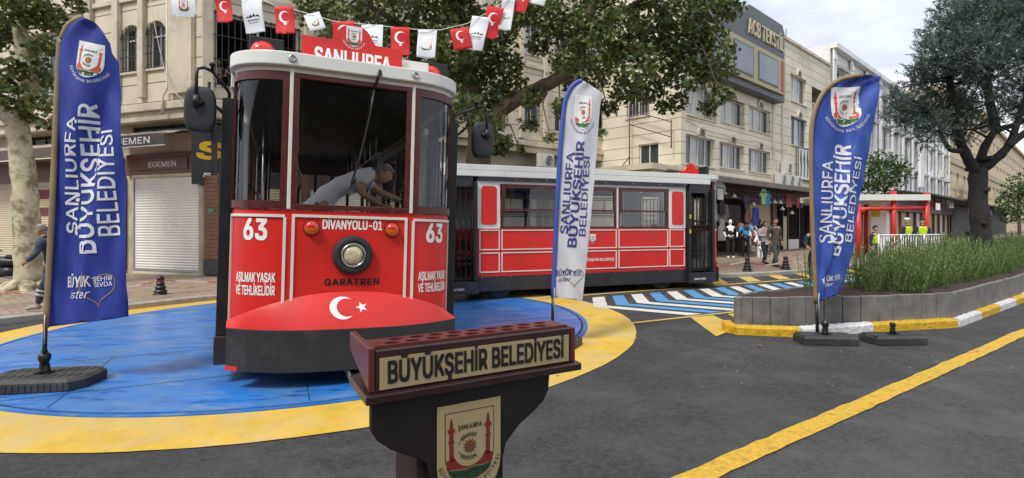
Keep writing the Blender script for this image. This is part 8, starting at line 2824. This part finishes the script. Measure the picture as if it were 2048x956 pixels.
def needles(name, parent, clumps, m):
    out = []
    for c, r in clumps:
        nt = int(340 * r * r) + 12
        d = RS.normal(size=(nt, 3)); d /= np.linalg.norm(d, axis=1)[:, None]
        base = np.array(c)[None] + d * (r * (.15 + .75 * RS.rand(nt) ** .6))[:, None] * np.array([1, 1, .72])
        ax = d * .8 + RS.normal(size=(nt, 3)) * .45 + np.array([0, 0, .32]); ax /= np.linalg.norm(ax, axis=1)[:, None]
        L = .26 + .22 * RS.rand(nt)
        for i in range(nt):
            k = 30
            f = RS.rand(k)
            p = base[i] + ax[i] * (f * L[i])[:, None]
            q = ax[i] * .75 + RS.normal(size=(k, 3)) * .55; q /= np.linalg.norm(q, axis=1)[:, None]
            s = np.cross(q, RS.normal(size=(k, 3))); s /= np.linalg.norm(s, axis=1)[:, None]
            ln = .060 + .045 * RS.rand(k)
            w = .0075
            out.append(np.stack([p - s * w, p + s * w, p + q * ln[:, None] + s * w * .4, p + q * ln[:, None] - s * w * .4], 1).reshape(-1, 3))
    return polymesh(name, parent, np.concatenate(out), 4, m)


needles('crown', ct, loc_cl(clc, ct), LEAFC)
# young green tree by the red shelter
Yy = 30.0
yt = thing('young_tree', 'bright green round-crowned young tree behind the red shelter', 'tree', (at(1742, 500, Yy).x, Yy, .1))
b = MB()
hd = limb(b, Q([(1740, 505, Yy), (1748, 450, Yy), (1764, 420, Yy), (1770, 385, Yy)]), .10, .07, 8, .05, 31)
cly = [(tuple(at(x, y, Yy + rnd.uniform(-1, 1))), r) for x, y, r in ((1770, 345, 1.1), (1740, 355, 1.0), (1795, 350, .9), (1760, 320, .8), (1790, 325, .7), (1735, 380, .7), (1770, 378, .9), (1805, 340, .5), (1720, 365, .8), (1745, 330, .7), (1700, 375, .7))]
twigs(b, cly, hd, .02, 9)
shift(b, yt).build('trunk', BARKB, yt)
leaves('crown', yt, loc_cl(cly, yt), 360, .17, OVAL, LEAFY)
Yr = 40.0
rt = thing('street_tree', 'small pale green street tree at the far right edge before the shops', 'tree', (at(2040, 480, Yr).x, Yr, .1))
b = MB(); hd = limb(b, Q([(2040, 490, Yr), (2038, 440, Yr), (2036, 400, Yr)]), .12, .08, 8, .05, 33)
cly = [(tuple(at(x, y, Yr + rnd.uniform(-1, 1))), r) for x, y, r in ((2025, 385, 1.0), (2045, 365, 1.1), (2020, 415, 1.0), (2045, 410, 1.2), (2055, 390, 1.2), (2010, 400, .6), (2050, 435, .9), (2022, 435, .7))]
twigs(b, cly, hd, .02, 9); shift(b, rt).build('trunk', BARKB, rt)
leaves('crown', rt, loc_cl(cly, rt), 200, .24, OVAL, LEAFY)

# ------------------------------------------------------------ bunting
pen = [(367, -12, 47, 46, 'w', 'emblem', -4), (444, -8, 32, 54, 'r', 'turk', -8), (503, -3, 42, 70, 'w', 'skyline', -6), (568, 14, 38, 55, 'r', 'turk', -3), (622, 26, 34, 38, 'w', 'emblem', -24), (687, 43, 44, 52, 'r', 'turk', 0), (744, 49, 44, 52, 'w', 'skyline', 0), (801, 55, 38, 56, 'r', 'turk', 1), (855, 59, 38, 58, 'w', 'emblem', 3), (918, 57, 38, 42, 'r', 'turk', -12), (962, 33, 36, 70, 'w', 'skyline', 12), (992, 14, 34, 64, 'r', 'turk', 14), (1018, -4, 26, 66, 'w', 'emblem', 8), (1052, -24, 24, 50, 'r', 'turk', 14), (1088, -42, 40, 56, 'w', 'skyline', 20)]
Yb = lambda x: 9.6 + (x - 360) * .0012
lab = {0: 'white pennant with city shield above the left arched windows', 1: 'red crescent pennant over the big barred window, second from the left', 2: 'white pennant with dark print, third from the left', 3: 'red crescent pennant left of the tram roof sign', 4: 'small twisted white pennant nearest the tree, left of the roof sign', 5: 'red crescent pennant half hidden behind the tram roof sign', 6: 'white pennant with dark print behind the roof sign hump', 7: 'red crescent pennant just right of the tram roof sign', 8: 'white shield pennant right of the roof sign before the tree', 9: 'dark folded red pennant hanging in the tree shade', 10: 'white tilted pennant with dark print under the tree', 11: 'red tilted crescent pennant under the tree', 12: 'narrow white shield pennant right of the tilted red one', 13: 'red pennant cut by the top edge of the picture', 14: 'white pennant at the top right end of the bunting'}
b = MB()
sp_ = [at(x, y, Yb(x)) for x, y in ((250, -60), (345, -14), (390, -10), (428, -8), (525, -2), (550, 12), (590, 20), (640, 34), (665, 42), (765, 52), (835, 59), (880, 60), (935, 47), (980, 22), (1035, -14), (1110, -60), (1200, -130))]
b.tube(sp_, .006, 5)
tag(b.build('bunting_string', LETW), 'white string of bunting sagging across the street above the trams', 'string')
for i, (x, y, w, h, c, art_, tilt) in enumerate(pen):
    Y = Yb(x); p = at(x, y, Y); k = Y / 1080
    w_, h_ = w * k, h * k
    t = thing('pennant', lab[i], 'pennant', p, 0, 'pennants on the bunting')
    ct_, st_ = cos(R(tilt)), sin(R(tilt))
    ph = i * 1.7
    wv = lambda a_, z_: .035 * sin(a_ * 11 + ph) * (.2 - z_) + .02 * sin(z_ * 9 + ph * 2)
    fn = lambda a_, z_, d: (a_ * ct_ - z_ * st_ * -1.0, wv(a_, z_) - d, z_ * ct_ + a_ * st_ * -1.0 * .6)
    hw_ = w_ / 2
    o = Art().poly([(-hw_, 0), (hw_, 0), (hw_ * .98, -h_ * .97), (0, -h_), (-hw_ * .98, -h_ * .97)], 0, 0).lay(fn, 'cloth', [TURK if c == 'r' else PENW], t, step=.05, lift=0)
    o.modifiers.new('thickness', 'SOLIDIFY').thickness = .002
    for q in o.data.polygons:
        q.use_smooth = True
    a = Art(); s_ = min(w_, h_ * .75)
    if art_ == 'turk':
        a.crescent(0, -h_ * .36, s_ * .30, s_ * .075, s_ * .24, 0).poly(star(s_ * .02, -h_ * .36 - s_ * .36, s_ * .125, pi / 2), 0)
        a.lay(lambda u, v, d: fn(u, v, d + .003), 'crescent_and_star', [LETW], t, lift=.001)
    elif art_ == 'emblem':
        emblem(ring=False).lay(lambda u, v, d: fn(u, v, d + .003), 'emblem', [EMW, EMR, EMG, LETK, EMS, LETK], t, lift=.0006, xf=lambda u, v: (u * s_ * .8, -h_ * .5 + v * s_ * .8))
    else:
        a.poly([(-.36, 0), (-.3, .08), (-.22, .03), (-.12, .15), (-.05, .05), (.06, .18), (.12, .04), (.24, .12), (.36, 0)], 0)
        a.text('ŞANLIURFA', 0, .6, .075, 0, -.16, .02, 1)
        a.text('BELEDİYESİ', 0, .5, .055, 0, -.27, .01, 1)
        a.lay(lambda u, v, d: fn(u, v, d + .003), 'city_print', [LETK], t, lift=.001, xf=lambda u, v: (u * s_, -h_ * .55 + v * s_))
bpy.context.view_layer.update()

# ------------------------------------------------------------ building and tree added unseen behind the viewer for dark reflections in the glass
FB = Face((26, -15.5), (-34, -12.5))
fb = thing('reflection_building', 'unseen dark stone building added behind the viewer to darken the windscreen reflection', 'building', (0, 0, 0))
holes = [(1.5 + i * 3.6, 3.3 + i * 3.6, z0, z0 + 1.8) for i in range(16) for z0 in (2.2, 4.6, 6.9)]
b = MB(); wall_holes(b, FB, 0, FB.len, -1, 9.4, holes, .2)
b.add([FB(0, 9.4), FB(FB.len, 9.4), FB(FB.len, 9.4, -9), FB(0, 9.4, -9)], [(0, 1, 2, 3)])
b.build('wall', mat('dark_stone', (.20, .18, .15), .85, var=.2, scale=.5), fb)
b = MB()
for a, c, z0, z1 in holes:
    b.add([FB(a, z0, -.15), FB(c, z0, -.15), FB(c, z1, -.15), FB(a, z1, -.15)], [(0, 1, 2, 3)])
b.build('glazing', WINPANE, fb)

bt = thing('plane_tree', 'unseen plane tree added behind the viewer for the windscreen reflection', 'tree', (7.4, -9.0, 0))  # out of view, put in so the windscreen mirrors dark leaves with gaps
b = MB(); hd = limb(b, [(7.4, -9.0, -.1), (7.3, -8.9, 2.2), (7.5, -9.2, 4.4), (7.2, -9, 6)], .3, .15, 12, .04, 51)
clb = [((7.4 + x, -9 + y, z), r) for x, y, z, r in ((0, 0, 6.5, 1.4), (-1.8, .4, 5.6, 1.2), (1.7, -.3, 5.8, 1.3), (-.6, 1.3, 5.0, 1.0), (-3.0, 0, 6.6, 1.2), (2.9, .2, 6.8, 1.2), (.6, -1.2, 7.6, 1.3), (-1.6, -.6, 7.4, 1.3))]
twigs(b, clb, hd, .02, 5); shift(b, bt).build('trunk', BARKB, bt)
leaves('crown', bt, loc_cl(clb, bt), 420, .18, LOBE, LEAFP)
